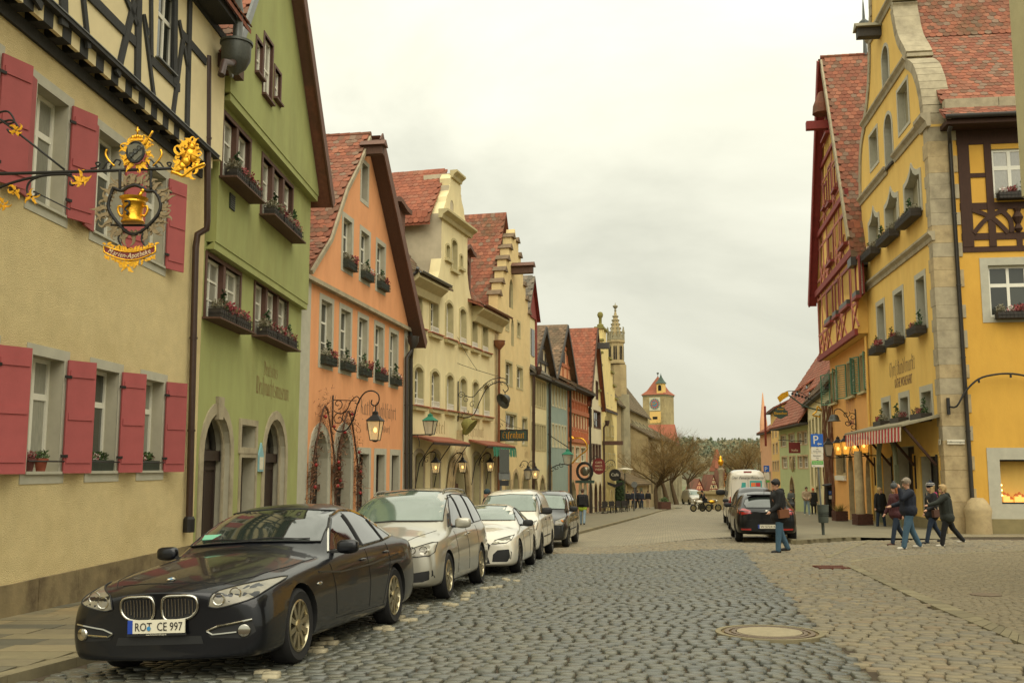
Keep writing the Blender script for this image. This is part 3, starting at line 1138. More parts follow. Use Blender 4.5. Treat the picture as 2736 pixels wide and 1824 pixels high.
# left pavement: raised sheet, kerb stones and slabs
b=MB()
ys=fr(0,112,1.0)
vs,fs=[],[]
for y in ys:
 kx=kerb_x(y)
 for x in(-16,-9,kx-2.5,kx-.16):
  vs.append((x,y,walk(y)-.02))
for j in range(len(ys)-1):
 for i in range(3):
  fs.append((j*4+i,j*4+i+1,j*4+5+i,j*4+4+i))
b.add(vs,fs)
mat('pavement',(118,110,86),.8,noise=.18,nscale=1.5,bump=.3,bscale=25,grime=((100,92,70),.4,.5,.7,.4))
pav=tag(b.bd('pavement','pavement',smooth=True),kind='structure')
kb=MB()
y=3.0
while y<108:
 y2=y+1.0
 a,c=kerb_x(y),kerb_x(y2)
 g0,g1=walk(y)-.12,walk(y2)-.12
 top=[(a-.16,y+.006,g0+.122),(a,y+.006,g0+.12),(c,y2-.006,g1+.12),(c-.16,y2-.006,g1+.122)]
 bot=[(p[0]+(.015 if i in(1,2)else 0),p[1],p[2]-.3)for i,p in enumerate(top)]
 MB().add(top+bot,[(0,1,2,3),(4,7,6,5),(0,4,5,1),(1,5,6,2),(2,6,7,3),(3,7,4,0)]).bd('kerb_stone','kerb',pav)
 y=y2
r=random.Random(5)
y=6.5
while y<22:
 dy=r.choice((.32,.4,.46))
 kx=kerb_x(y)
 x=kx-.165
 while x>-7.0:
  wd=r.uniform(.5,1.2)
  t=MB()
  t.tint=r.random()*.999
  g=walk(y)+r.gauss(0,.002)
  s2=.03
  t.add([(x-wd+.006,y+.005,g),(x-.006,y+.005,g),(x-.006,y+dy-.005,g-s2*dy),(x-wd+.006,y+dy-.005,g-s2*dy)]+[(x-wd+.006,y+.005,g-.05),(x-.006,y+.005,g-.05),(x-.006,y+dy-.005,g-.06),(x-wd+.006,y+dy-.005,g-.06)],[(0,1,2,3),(0,4,5,1),(1,5,6,2),(2,6,7,3),(3,7,4,0)])
  t.bd('slab','slab',pav)
  x-=wd
 y+=dy

 # right pavement beyond the kerb corner by the black hatchback
def pav_r(x,y):
 f=min(1,max(0,(13.2-x)/3.0))if y<33 else 1.0
 if 33<=y<36:
  f0=min(1,max(0,(13.2-x)/3.0))
  f=f0+(1-f0)*(y-33)/3
 return ground(x,y)+.025+.09*f
tri=tessellate_polygon([[Vector((x,y,0))for x,y in poly]])
b=MB()
grid=[]
xs_,ys_=fr(6,31,.2),fr(23,45,.25)+fr(46,99,1.0)
for j in range(len(ys_)-1):
 for i in range(len(xs_)-1):
  if pt_in(poly,(xs_[i]+xs_[i+1])/2,(ys_[j]+ys_[j+1])/2):
   b.add([(x,y,pav_r(x,y))for x,y in((xs_[i],ys_[j]),(xs_[i+1],ys_[j]),(xs_[i+1],ys_[j+1]),(xs_[i],ys_[j+1]))],[(0,1,2,3)])
pavr=tag(b.bd('side_pavement','pavement'),kind='structure')
for(a,c)in zip(RK[:-1],RK[1:]):
 d=Vector((c[0]-a[0],c[1]-a[1]))
 n=max(1,int(d.length/1.0))
 pn=Vector((d.y,-d.x)).normalized()*.16
 for i in range(n):
  p,q=Vector(a)+d*(i/n+.003),Vector(a)+d*((i+1)/n-.003)
  quad=[p,q,q+pn,p+pn]
  top=[(v.x,v.y,pav_r(v.x,v.y)+.012)for v in quad]
  MB().add(top+[(x,y,z-.22)for x,y,z in top],[(3,2,1,0),(4,5,6,7),(0,1,5,4),(1,2,6,5),(2,3,7,6),(3,0,4,7)]).bd('kerb_stone','kerb',pavr)
  # pale marker stones set in the dark cobbles beside the parked row
rm_=random.Random(9)
for px_,py_,n in((815,1745,5),(850,1728,4),(1000,1688,4),(1060,1662,3),(1110,1640,4),(1170,1620,3),(1215,1605,4),(1290,1580,3),(1345,1560,3),(690,1815,3)):
 for k in range(n):
  p=on_ground(px_+rm_.uniform(0,44),py_-rm_.uniform(0,18))
  stone_mesh(rm_.uniform(.12,.17),.11,.045,.0,k,'marker','white_stone').bd('marker_stone','white_stone',street,(p.x,p.y,p.z-.004),smooth=True,rot=(0,0,-.15))

  # ------------------------------------------------------------------ pharmacy house (cream, timber upper floor, red shutters)
mat('plaster_cream',(214,194,142),.92,noise=.1,nscale=2.5,bump=.9,bscale=45,bdist=.025,grime=((182,160,106),.7,.48,.75,.5),stretch=(1,1,1.3))
mat('plaster_cream2',(224,208,162),.9,noise=.06,nscale=3,bump=.4,bscale=60)
mat('timber_black',(52,52,50),.8,noise=.35,nscale=4,stretch=(9,9,1.2),bump=.6,bscale=30)
mat('shutter_red',(166,82,80),.75,noise=.12,nscale=3,objrand=.12,bump=.2,bscale=60)
mat('plinth',(132,116,82),.9,noise=.25,nscale=3,bump=.6,bscale=30,grime=((58,42,24),1.4,.46,.7,.85),objrand=.2)
F1=Fac((-6.80,8.0),(-6.31,20.09),'pharmacy_house','cream pharmacy house with red shutters and black timbered upper floor',zb=ground(-6.5,14)-.25)
zb=F1.zb
W=lambda F,z:z-F.zb
lw=[(3.73,4.63),(5.6,6.5),(7.46,8.36),(9.36,10.26)]
uw=[(3.4,4.3),(5.3,6.2),(7.2,8.1),(9.05,9.95)]
lz0,lz1,uz0,uz1=W(F1,1.66),W(F1,3.25),W(F1,5.36),W(F1,7.0)
holes=[arch_loop(a,b_,lz0,lz1,'rect')for a,b_ in lw]+[arch_loop(a,b_,uz0,uz1,'rect')for a,b_ in uw]
PL_([(0,0),(12.09,0),(12.09,W(F1,7.85)),(0,W(F1,7.85))],holes,0,.3,0,1,back=False,hd=.32).bd('wall',['plaster_cream','reveal'],F1.e)
body(F1,.05,12.0,.45,10,-.5,W(F1,10.6),'plaster_cream')
for(ws,z0,z1)in((lw,lz0,lz1),(uw,uz0,uz1)):
 for i,(a,b_)in enumerate(ws):
  window(F1,a,b_,z0,z1,.2,cols=2,rows=(.66,),fw=.055,bw=.07,sill=('surround',.05,.04),pane='glass_curtain' if i%2 else 'glass')
  surround(F1,a,b_,z0,z1,.15,bot=.17)
  shutter(F1,b_+.05,z0-.03,z1+.02,.47,28 if z0<3 else 20,1,'shutter_red')
  shutter(F1,a-.05,z0-.03,z1+.02,.47,9,-1,'shutter_red')
  # plinth of long stones
x=.0
for ln in(1.5,1.7,1.25,1.6,1.15,1.3,1.4,1.25,.92):
 zt=W(F1,.2)
 p=PL_([(x+.004,-.6),(x+ln-.004,-.6),(x+ln-.004,zt-.02),(x+ln-.02,zt),(x+.02,zt),(x+.004,zt-.02)],[],-.05-R.uniform(0,.012),.06)
 p.bd('plinth_stone','plinth',F1.e)
 x+=ln
 # jetty: lower plate, joist ends with plaster panels between, drip board
def pband(F,x0,x1,z0,z1,y0,y1,m,name):
 return BX_(x0,x1,y0,y1,z0,z1).bd(name,m,F.e)
pband(F1,0,11.7,W(F1,7.52),W(F1,7.70),-.05,.02,'timber_black','wall_plate')
x=.2
while x<11.5:
 pband(F1,x,x+.25,W(F1,7.70),W(F1,7.92),-.27,.1,'timber_black','joist_end')
 pband(F1,x+.25,x+.52,W(F1,7.705),W(F1,7.92),-.262,-.2,'plaster_cream2','infill_panel')
 x+=.52
pband(F1,0,11.72,W(F1,7.92),W(F1,7.985),-.37,.1,'timber_black','drip_board')
pband(F1,0,11.74,W(F1,7.985),W(F1,8.0),-.385,.1,'pipe_zinc','drip_flashing')
PL_([(0,W(F1,8.0)),(12.09,W(F1,8.0)),(12.09,W(F1,10.7)),(0,W(F1,10.7))],[arch_loop(8.55,9.3,W(F1,8.75),W(F1,10.15),'rect'),arch_loop(5.2,5.95,W(F1,8.75),W(F1,10.15),'rect')],-.3,.5,0,1,back=False,hd=.2).bd('upper_wall',['plaster_cream2','timber_black'],F1.e)
for a,b_ in((8.55,9.3),(5.2,5.95)):
 window(F1,a,b_,W(F1,8.75),W(F1,10.15),.05,cols=2,rows=(.62,),fw=.05,bw=.06,y=-.3,sill=('pipe_zinc',.08,.03))
yb=-.315
T='timber_black'
for p,q,w_ in(((168,-40),(170,70),.2),((221,-10),(236,130),.11),((358,5),(313,200),.15),((371,-60),(366,240),.2),((383,39),(413,278),.1),((468,-40),(466,225),.17),((487,110),(460,318),.12),((507,0),(499,350),.18),((403,-30),(404,150),.1),((478,55),(503,190),.1),((60,-60),(110,20),.12),((330,-20),(366,70),.1),((395,95),(383,40),.1)):
 beam(F1,p,q,w_,yb,T)
for xa,xb,z in((5.0,7.7,8.62),(8.3,9.6,8.6),(0,5.0,8.62),(9.6,10.9,9.65),(0,12,10.6)):
 beam(F1,(xa,W(F1,z)),(xb,W(F1,z)),.16,yb+.006,T,px=False)
 # eaves and roof (mostly above the frame)
PL_([(-.2,W(F1,10.6)),(11.3,W(F1,10.6)),(11.3,W(F1,10.78)),(-.2,W(F1,10.78))],[],-.75,1.2).bd('eaves','timber_black',F1.e)
tile_field(F1,[(-.2,-.85,W(F1,10.8)),(-.2,4.8,W(F1,17))],(1,0,0),12.2,.19,.17,'tile',limit=0)
MB().add([(-.2,4.8,W(F1,17)),(12,4.8,W(F1,17)),(12,10.4,W(F1,10.6)),(-.2,10.4,W(F1,10.6))],[(0,1,2,3)]).bd('rear_roof','tile',F1.e)
PL_([(12.04,0),(12.14,0),(12.14,.1),(12.04,.1)],[],0,.1).bd('corner_strip','plaster_cream2',F1.e)
# pots and boxes on the lower sills
def pot(F,x,y,z,label,plant,m='terracotta'):
 e_=EM('flower_pot',F.world(x,y,z),F.rz,label,'flower pot','pots on the pharmacy sill')
 LT_([(.06,0),(.085,.14),(.1,.14),(.1,.18),(.085,.18),(.08,.15)],14).bd('pot',m,e_,smooth=40)
 o=obj(PN[plant],PLANT[plant],e_,(0,0,.2))
 o.scale=(.75,.75,.7)
mat('pot_dark',(96,52,44),.8)
pot(F1,5.78,.06,lz0,'dark clay pot with pink flower on the left pharmacy sill','heather_red','pot_dark')
pot(F1,6.12,.06,lz0,'orange clay pot of greenery on the left pharmacy sill','green')
window_box(F1,lw[2][0]+.08,lw[2][1]-.04,lz0,.24,'dark green window box of violets on the middle pharmacy sill','lwll',False,.17,mt='planter_green',sc=.7)
window_box(F1,lw[3][0]+.08,lw[3][1]-.04,lz0,.24,'dark green window box on the pharmacy sill nearest the downpipe','lwlw',False,.17,mt='planter_green',sc=.7)
for a,b_ in lw[1:]:
 TB_([(a-.05,-.06,lz0+.14),(b_+.05,-.06,lz0+.14)],.012,5).bd('sill_rail','iron',F1.e)
 # brown downpipe between the pharmacy and the green house
def wpt(F,px_,py_,off):
 x,z=F.px(px_,py_,off)
 return F.world(x,-off,z)
pw=[wpt(F1,556,150,.3),wpt(F1,554,590,.3),wpt(F1,552,612,.28),wpt(F1,528,626,.12),wpt(F1,523,660,.1),wpt(F1,505,1400,.1)]
pipe('downpipe',pw,.065,'pipe_brown','brown downpipe between the cream pharmacy and the green house')
LT_([(.11,0),(.11,.25),(.08,.3)],12).bd('pipe_foot','iron',bpy.data.objects['downpipe'],(0,0,-.15))

# ------------------------------------------------------------------ green house
mat('plaster_green',(156,160,98),.92,noise=.12,nscale=1.6,bump=.4,bscale=50,grime=((134,130,76),.9,.46,.72,.6),stretch=(1,1,.4))
mat('text_brown',(136,96,58),.9)
F2=Fac((-6.31,20.09),(-6.03,28.3),'green_house','tall lime green gabled house with brown window frames',zb=ground(-6,24)-.3)
def rct(F,xl,xr,top,bot,off=.0):
 ym=(top[1]+bot[1])/2
 return(F.px(xl,ym,off)[0],F.px(xr,ym,off)[0],F.px(*bot,off)[1],F.px(*top,off)[1])
d1=rct(F2,540,612,(575,1104),(575,1400));d1=(d1[0],d1[1],.05,d1[3])
nw=rct(F2,642,681,(660,1136),(660,1195))
d2=rct(F2,640,679,(660,1222),(660,1380));d2=(d2[0],d2[1],.05,d2[3])
d3=rct(F2,705,760,(733,1119),(733,1380));d3=(d3[0],d3[1],.05,d3[3])
fa=rct(F2,549,640,(549,680),(552,846))
fb=rct(F2,679,767,(679,751),(679,893))
G='plaster_green'
z1,z2,ztop=W(F2,6.33),W(F2,9.5),W(F2,15.2)
PL_([(0,-.3),(8.2,-.3),(8.2,z1),(0,z1)],[arch_loop(*d1,'round'),arch_loop(*nw,'rect'),arch_loop(*d2,'rect'),arch_loop(*d3,'round'),arch_loop(*fa,'rect'),arch_loop(*fb,'rect')],0,.5,0,1,back=False,hd=.5).bd('wall',[G,'reveal'],F2.e)
o2,o3=.2,.42
fc=rct(F2,594,667,(594,301),(592,470),o2)
fd=rct(F2,699,781,(699,415),(699,572),o2)
PL_([(.1,z1),(8.15,z1),(8.15,z2),(.1,z2)],[arch_loop(*fc,'rect'),arch_loop(*fd,'rect')],-o2,.6,0,1,back=False,hd=.3).bd('wall',[G,'brown_frame'],F2.e)
g1=rct(F2,684,701,(684,100),(690,200),o3)
g2=rct(F2,704,727,(704,88),(712,262),o3)
g3=rct(F2,733,749,(733,178),(740,270),o3)
gab=[(.0,z2),(8.15,z2),(8.15,W(F2,9.7)),(3.4,ztop),(.0,W(F2,9.9))]
PL_(gab,[arch_loop(*g,'rect')for g in(g1,g2,g3)],-o3,.8,0,1,back=False,hd=.25).bd('gable_wall',[G,'brown_frame'],F2.e)
body(F2,.05,8.1,.55,12,-.5,W(F2,9.7),G)
for z,o_ in((z1,o2),(z2,o3)):
 PL_([(0,0),(o_,.0),(o_,.16),(o_-.1,.1),(0,.02)],[],0,8.06).bd('jetty_moulding',G,F2.e,(.07,.02,z-.16),rot=(0,0,-PI/2))
for rr_,cols,o_ in((fa,2,0),(fb,3,0),(fc,2,o2),(fd,3,o2)):
 x0,x1,za,zc=rr_
 n=cols
 PL_([(x0-.09,za-.05),(x1+.09,za-.05),(x1+.09,zc+.09),(x0-.09,zc+.09)],[arch_loop(x0,x1,za,zc,'rect')],-o_-.03,.1).bd('window_casing','brown_frame',F2.e)
 wd=(x1-x0-.16*(n-1))/n
 for i in range(n):
  xa=x0+i*(wd+.16)
  if i:
   BX_(xa-.16,xa,-o_-.02,-o_+.2,za,zc).bd('mullion','brown_frame',F2.e)
  window(F2,xa,xa+wd,za,zc,.1,cols=2,rows=(.33,.66),fw=.06,pane='glass_curtain',y=-o_)
 nm={0:'lower',o2:'upper'}[o_]
 BX_(x0-.15,x1+.15,-o_-.38,-o_,za-.075,za-.04).bd('box_shelf','wood_brown',F2.e)
 for i in range(n):
  xa=x0+(x1-x0)*i/n
  xb=x0+(x1-x0)*(i+1)/n
  window_box(F2,xa+.06,xb-.06,za-.038,-o_-.06,'heather basket, %s of %s under the %s %s window of the green house'%(('first','second','third')[i],('two','three')[n-2],nm,'left' if n==2 else 'right'),('ggcrg','rwgrw','grcwr')[i],h=.2,dep=.26,sc=1.25)
for g in(g1,g2,g3):
 PL_([(g[0]-.07,g[2]-.07),(g[1]+.07,g[2]-.07),(g[1]+.07,g[3]+.07),(g[0]-.07,g[3]+.07)],[arch_loop(*g,'rect')],-o3-.02,.06).bd('window_casing','brown_frame',F2.e)
 window(F2,*g,.06,cols=2,rows=(.5,),fw=.05,pane='glass_curtain',y=-o3,sill=('brown_frame',.1,.05))
 # doors and openings
for dd,rw in((d1,.24),(d3,.22)):
 surround(F2,*dd,rw,'round','sandstone_grey',bot=0,th=.03,rise=(dd[1]-dd[0])/2,name='door_surround')
 surround(F2,dd[0]+.09,dd[1]-.09,dd[2],dd[3]-.09,.09,'round','sandstone_grey',y=.14,bot=0,th=.03,name='door_moulding')
PL_([((d1[0]+d1[1])/2-.14,d1[3]-.12),((d1[0]+d1[1])/2+.14,d1[3]-.12),((d1[0]+d1[1])/2+.2,d1[3]+.36),((d1[0]+d1[1])/2-.2,d1[3]+.36)],[],-.07,.1).bd('keystone','sandstone_grey',F2.e)
surround(F2,*d2,.12,'rect','sandstone_grey',bot=0,th=.03,name='door_surround')
surround(F2,*nw,.14,'rect','sandstone_grey',th=.04)
window(F2,*nw,.3,'wood_dark',cols=1,pane='glass_dark')
for dd,kind in((d1,'round'),(d2,'rect'),(d3,'round')):
 do=PL_(arch_loop(*dd,kind),[],.3,.05).bd('door','wood_dark',F2.e)
 w_=dd[1]-dd[0]
 zs=dd[3]-w_/2 if kind=='round' else dd[3]
 b=MB()
 for i in range(2):
  for za,zc in((.15,.95),(1.1,zs-.25)):
   b2=MB()
   xa=dd[0]+w_*(.06+.47*i)
   b2.plate(arch_loop(xa,xa+w_*.41,za,zc,'rect'),[arch_loop(xa+.07,xa+w_*.41-.07,za+.07,zc-.07,'rect')],.27,.04)
   b2.bd('door_panel','wood_dark',do)
 if kind=='round':
  BX_(dd[0],dd[1],.2,.3,zs-.12,zs+.1).bd('transom','wood_dark',do)
  PL_(arch_loop(dd[0]+.1,dd[1]-.1,zs+.12,dd[3]-.1,'round',rise=w_/2-.22),[],.285,.01).bd('fanlight','glass_dark',do)
  # fairy lights in the right arch
for k in range(6):
 BL_((d3[0]+.16,.26,.5+k*.36),.03,6,4).bd('fairy_light','fairy',F2.e)
for txt,pl,pr,yt in(('Deutsches',704,742,(723,970,1007)),('Weihnachtsmuseum',683,771,(727,1014,1060))):
 x0,x1=F2.X(pl,yt[2]),F2.X(pr,yt[2])
 za,zc=F2.Z(yt[0],yt[2]),F2.Z(yt[0],yt[1])
 obj('lettering',blackletter(txt,zc-za,x1-x0,'text_brown',nib=.5),F2.e,(x0,-.006,za))
 # small pale blue house-shaped plaque
e_=EM('blue_plaque',F2.world(F2.X(693,1230),-.03,F2.Z(693,1259)),F2.rz,'pale blue house shaped plaque beside the right arch of the green house','plaque')
mat('pale_blue',(128,172,176),.6)
mat('paper',(214,206,180),.8,noise=.2,nscale=30)
ph=F2.Z(693,1215)-F2.Z(693,1259)
PL_([(-.2,0),(.2,0),(.2,ph),(0,ph+.3),(-.2,ph)],[],-.02,.04).bd('board','pale_blue',e_)
PL_([(-.15,.05),(.15,.05),(.15,ph-.05),(-.15,ph-.05)],[],-.026,.004).bd('notice','paper',e_)
# vent grille
vt=rct(F2,612,626,(618,518),(618,560),o2)
ve=PL_(arch_loop(*vt,'rect'),[],-o2-.02,.03).bd('vent','planter_green',F2.e)
for i in range(7):
 zz=vt[2]+(vt[3]-vt[2])*(i+.5)/7
 BX_(vt[0]+.02,vt[1]-.02,-o2-.035,-o2-.02,zz-.012,zz+.012).bd('slat','iron_grey',ve)
 # roof: left slope tiles seen at the top of the frame, brown verge on the right
tile_field(F2,[(-.45,-.5,W(F2,10.15)),(.35,-.5,W(F2,10.85)),(1.22,-.5,W(F2,12.2)),(3.4,-.5,ztop+.15)],(0,1,0),12,.22,.19,'tile',bbox=(520,-10,680,130),limit=200,seed=2)
MB().add([(3.4,-.7,ztop+.15),(3.4,11.5,ztop+.15),(8.65,11.5,W(F2,9.5)),(8.65,-.7,W(F2,9.5)),(3.4,-.7,ztop-.1),(8.6,-.7,W(F2,9.28)),(8.6,11.5,W(F2,9.28)),(3.4,11.5,ztop-.1)],[(0,3,2,1),(4,7,6,5),(0,4,5,3)]).bd('right_roof','tile_dark',F2.e)
MB().bar((3.35,-.75,ztop+.02),(8.68,-.75,W(F2,9.38)),.05,.36,up=(.74,0,.66)).bd('bargeboard','fascia',F2.e)
MB().bar((3.3,-.58,ztop-.0),(8.6,-.58,W(F2,9.36)),.34,.05,up=(.74,0,.66)).bd('soffit','fascia',F2.e)
MB().bar((-.35,-.52,W(F2,9.75)),(1.25,-.52,W(F2,12.2)),.06,.2,up=(-.8,0,.55)).bd('verge_flashing','pipe_zinc',F2.e)
BX_(-.5,.3,-.6,-.1,W(F2,9.85),W(F2,10.14)).bd('eaves_box','wood_brown',F2.e)
# zinc hopper hanging at the left eaves
hp=wpt(F2,632,120,.75)
e_=EM('rain_hopper',hp,F2.rz,'round fluted zinc rain hopper under the eaves of the green house','rain hopper')
LT_([(.06,-.62),(.2,-.5),(.29,-.32),(.3,.0),(.33,.0),(.33,.05),(.3,.05)],18).bd('bowl','iron_grey',e_,smooth=40)
TB_([(.05,0,.0),(.05,0,.75),(-.25,.0,1.15),(-.3,0,1.8)],.1,10).bd('inlet_pipe','pipe_zinc',e_,smooth=50)
TB_([(-.1,0,-.42),(-.5,-.05,-.6),(-.85,-.05,-.72),(-1.0,-.05,-1.05)],.07,10).bd('outlet_pipe','pipe_brown',e_,smooth=50)

# ------------------------------------------------------------------ orange house
mat('plaster_orange',(224,158,108),.92,noise=.08,nscale=2.5,bump=.4,bscale=45,grime=((206,138,90),.9,.46,.72,.6),stretch=(1,1,.4))
mat('text_grey',(120,92,70),.9)
F3=Fac((-6.0,28.87),(-4.21,40.05),'orange_house','orange gabled house with grey stone window frames',zb=ground(-5,34)-.35)
O='plaster_orange'
ze=W(F3,7.26)
low=[rct(F3,a,b_,(858,798),(853,962))for a,b_ in((857,886),(910,936),(959,981),(1003,1024),(1043,1062))]
low=[(r_[0],r_[1],low[0][2],low[0][3])for r_ in low]
upp=[rct(F3,a,b_,(908,578),(906,703))for a,b_ in((909,932),(957,979),(1001,1021))]
upp=[(r_[0],r_[1],upp[0][2],upp[0][3])for r_ in upp]
att=rct(F3,959,975,(959,432),(962,532))
a1=rct(F3,832,873,(850,1150),(850,1350));a1=(a1[0],a1[1],.05,a1[3])
a2=rct(F3,896,935,(915,1148),(915,1350));a2=(a2[0],a2[1],.05,a2[3])
sh=[rct(F3,a,b_,(970,1212),(970,1350))for a,b_ in((957,984),(1003,1026),(1045,1064))]
sh=[(r_[0],r_[1],.5,sh[0][3])for r_ in sh]
PL_([(-.8,-.3),(11.3,-.3),(11.3,ze),(-.8,ze)],[arch_loop(*r_,'rect')for r_ in low+sh]+[arch_loop(*a1,'point',rise=(a1[1]-a1[0])*.62),arch_loop(*a2,'point',rise=(a2[1]-a2[0])*.62)],0,.5,0,1,back=False,hd=.5).bd('wall',[O,'reveal'],F3.e)
gl=[F3.px(*p,off=.12)for p in((985,372),(957,445),(923,512),(880,646),(861,676),(827,732))]
gr=(F3.px(1100,884,.12))
ax=gl[0][0]
gout=[(-.6,ze),(11.25,ze),(11.25,ze+.15)]+[(gl[0][0]+.05,gl[0][1])]+gl[1:-1]+[(-.3,ze+.12)]
PL_(gout,[arch_loop(*r_,'rect')for r_ in upp+[att]],-.1,.6,0,1,back=False,hd=.4).bd('gable_wall',[O,'reveal'],F3.e)
body(F3,-.7,11.2,.55,13,-.5,ze,O)
BX_(-.8,11.4,-.2,.02,ze-.13,ze).bd('string_course','sandstone_grey',F3.e)
BX_(-.82,.25,-.03,.02,-.3,ze-.13).bd('corner_pilaster','surround',F3.e)
BX_(10.75,11.3,-.03,.02,2.0,ze-.13).bd('corner_pilaster','surround',F3.e)
ords=('first','second','third','fourth','fifth')
for i,r_ in enumerate(low):
 window(F3,*r_,.17,cols=2,rows=(.33,.66),fw=.06,bw=.05)
 surround(F3,*r_,.17,bot=.22)
 window_box(F3,r_[0]+.02,r_[1]+.1,r_[2]-.1,.05,'basket box of heather and conifer under the %s lower window of the orange house'%ords[i],('gcr','gcw','gcr','crw','gcw')[i],h=.24,mt='planter_green',sc=1.5)
for i,r_ in enumerate(upp):
 window(F3,*r_,.16,cols=2,rows=(.33,.66),fw=.06,bw=.05,y=-.1)
 surround(F3,*r_,.17,y=-.1,bot=.25)
 window_box(F3,r_[0]+.02,r_[1]+.1,r_[2]-.12,-.05,'basket box of heather under the %s gable window of the orange house'%ords[i],('ggr','gcw','gcr')[i],h=.24,mt='planter_green',sc=1.5)
window(F3,*att,.3,'wood_dark',cols=1,pane='glass_dark',y=-.1)
surround(F3,*att,.15,y=-.1)
for dd in(a1,a2):
 surround(F3,*dd,.26,'point','surround',bot=0,th=.04,rise=(dd[1]-dd[0])*.62,name='door_surround')
 do=PL_(arch_loop(*dd,'point',rise=(dd[1]-dd[0])*.62),[],.3,.05).bd('door','wood_dark',F3.e)
 BX_(dd[0],dd[1],.2,.3,2.3,2.45).bd('transom','wood_brown',do)
 for k in range(2):
  xa=dd[0]+(dd[1]-dd[0])*(.06+.47*k)
  PL_(arch_loop(xa,xa+(dd[1]-dd[0])*.41,.15,2.1,'rect'),[arch_loop(xa+.08,xa+(dd[1]-dd[0])*.41-.08,.25,2.0,'rect')],.27,.04).bd('door_panel','wood_dark',do)
for r_ in sh:
 window(F3,*r_,.22,'wood_dark',cols=2,rows=(.7,),pane='glass_dark',name='shop_window')
 surround(F3,*r_,.22,bot=0,th=.02)
for k in range(3):
 BL_((sh[1][0]+.3,.2,.9+k*.3),.03,6,4).bd('fairy_light','fairy',F3.e)
for txt,pl,pr,yt in(('Käthe Wohlfahrt',962,1059,(1010,1073,1113)),('Weihnachtsdorf',977,1042,(1010,1133,1152))):
 x0,x1=F3.X(pl,yt[2]),F3.X(pr,yt[2])
 za,zc=F3.Z(yt[0],yt[2]),F3.Z(yt[0],yt[1])
 obj('lettering',blackletter(txt,zc-za,x1-x0,'text_grey',nib=.55),F3.e,(x0,-.006,za))
zr=gl[0][1]+.12
path=[(p[0]-.08,-.16,p[1]+.1)for p in reversed(gl)]
path[0]=(path[0][0]-.25,-.16,path[0][2]-.1)
rf=tile_field(F3,path,(0,1,0),13,.22,.2,'tile',bbox=(800,350,990,740),limit=300,seed=3,rough=.02)
ridge_caps(F3,(ax,-.2,zr+.05),(ax,12.8,zr+.05),'tile',rf)
MB().add([(ax,-.55,zr),(ax,12.8,zr),(11.9,12.8,ze-.5),(11.9,-.55,ze-.5),(ax,-.55,zr-.2),(11.7,-.55,ze-.6),(11.7,12.8,ze-.6),(ax,12.8,zr-.2)],[(0,3,2,1),(4,7,6,5),(0,4,5,3)]).bd('right_roof','tile_dark',F3.e)
sdv=Vector((11.9-ax,0,ze-.5-zr)).normalized()
MB().bar((ax-.05,-.6,zr-.05),(11.95,-.6,ze-.6),.05,.42,up=(-sdv.z,0,sdv.x)).bd('bargeboard','fascia',F3.e)
MB().bar((ax-.1,-.36,zr-.2),(11.8,-.36,ze-.72),.5,.05,up=(-sdv.z,0,sdv.x)).bd('soffit','wood_brown',F3.e)
for(p,q)in zip(gl[:-1],gl[1:]):
 MB().bar((p[0]-.02,-.16,p[1]+.05),(q[0]-.02,-.16,q[1]+.05),.14,.14,up=(-(p[1]-q[1]),0,p[0]-q[0])).bd('verge','sandstone_grey',F3.e)
 # hoist beam at the ridge
hb=F3.px(972,402,.1)
BX_(hb[0]-.14,hb[0]+.14,-.8,.2,hb[1]-.18,hb[1]+.12).bd('hoist_beam','wood_brown',F3.e)
PL_([(hb[0]-.26,hb[1]+.12),(hb[0]+.26,hb[1]+.12),(hb[0],hb[1]+.34)],[],-.9,.9).bd('hoist_cover','fascia',F3.e)
# twin dark downpipes between the orange house and the hotel
for k,(pl,nm)in enumerate(((1087,'left'),(1098,'right'))):
 P=[wpt(F3,1104-2*k,912,.35),wpt(F3,1100,936,.3),wpt(F3,pl,955,.15),wpt(F3,pl-1,1340,.15)]
 pipe('downpipe',P,.08,'pipe_dark','%s of the twin dark downpipes between the orange house and the hotel'%nm,head=.22 if k==0 else None)
 # dried vine garland with red baubles round the two arches
def garland(F,pts,label,n=900):
 o0=F.world(pts[0][0],-.15,pts[0][1])
 e_=EM('vine_garland',o0,F.rz,label,'garland','dry vines round the orange house doors')
 P=curve_pts([(x-pts[0][0],0,z-pts[0][1])for x,z in pts],6)
 TB_(P,.03,5).bd('stem','wood_brown',e_)
 r=random.Random(len(pts)+n)
 b=MB()
 zs=[p.z for p in P]
 for i in range(n):
  p=P[r.randrange(len(P))]
  f=max(.15,min(1,(p.z-min(zs))/(max(zs)-min(zs)+.01)))
  sp=.06+.2*max(0,f-.55)/.45
  c=p+Vector((r.gauss(0,sp),r.gauss(-.03,.08),r.gauss(0,sp)))
  d=Vector((r.gauss(0,1),r.gauss(0,.5),r.gauss(-.2,1))).normalized()*r.uniform(.08,.2)
  e=d.orthogonal().normalized()*.014
  b.tint=r.random()
  b.add([c-e,c+e,c+d+e*.4,c+d-e*.4],[(0,1,2,3)])
 b.bd('twigs','dry_vine',e_,kind='stuff')
 for i in range(7):
  p=P[int(len(P)*(.05+.13*i))]
  BL_(p+Vector((r.uniform(-.1,.1),-.1,0)),.055,8,6).bd('bauble','bauble',e_,smooth=True)
 return e_
cxa,cxb=(a1[0]+a1[1])/2,(a2[0]+a2[1])/2
garland(F3,[(a1[0]-.4,.6),(a1[0]-.38,2.4),(a1[0]-.2,3.2),(cxa,a1[3]+.75),(a1[1]+.25,3.3),(a1[1]+.4,2.4),(a1[1]+.42,.6)],'dry brown vine garland over the left arch of the orange house')
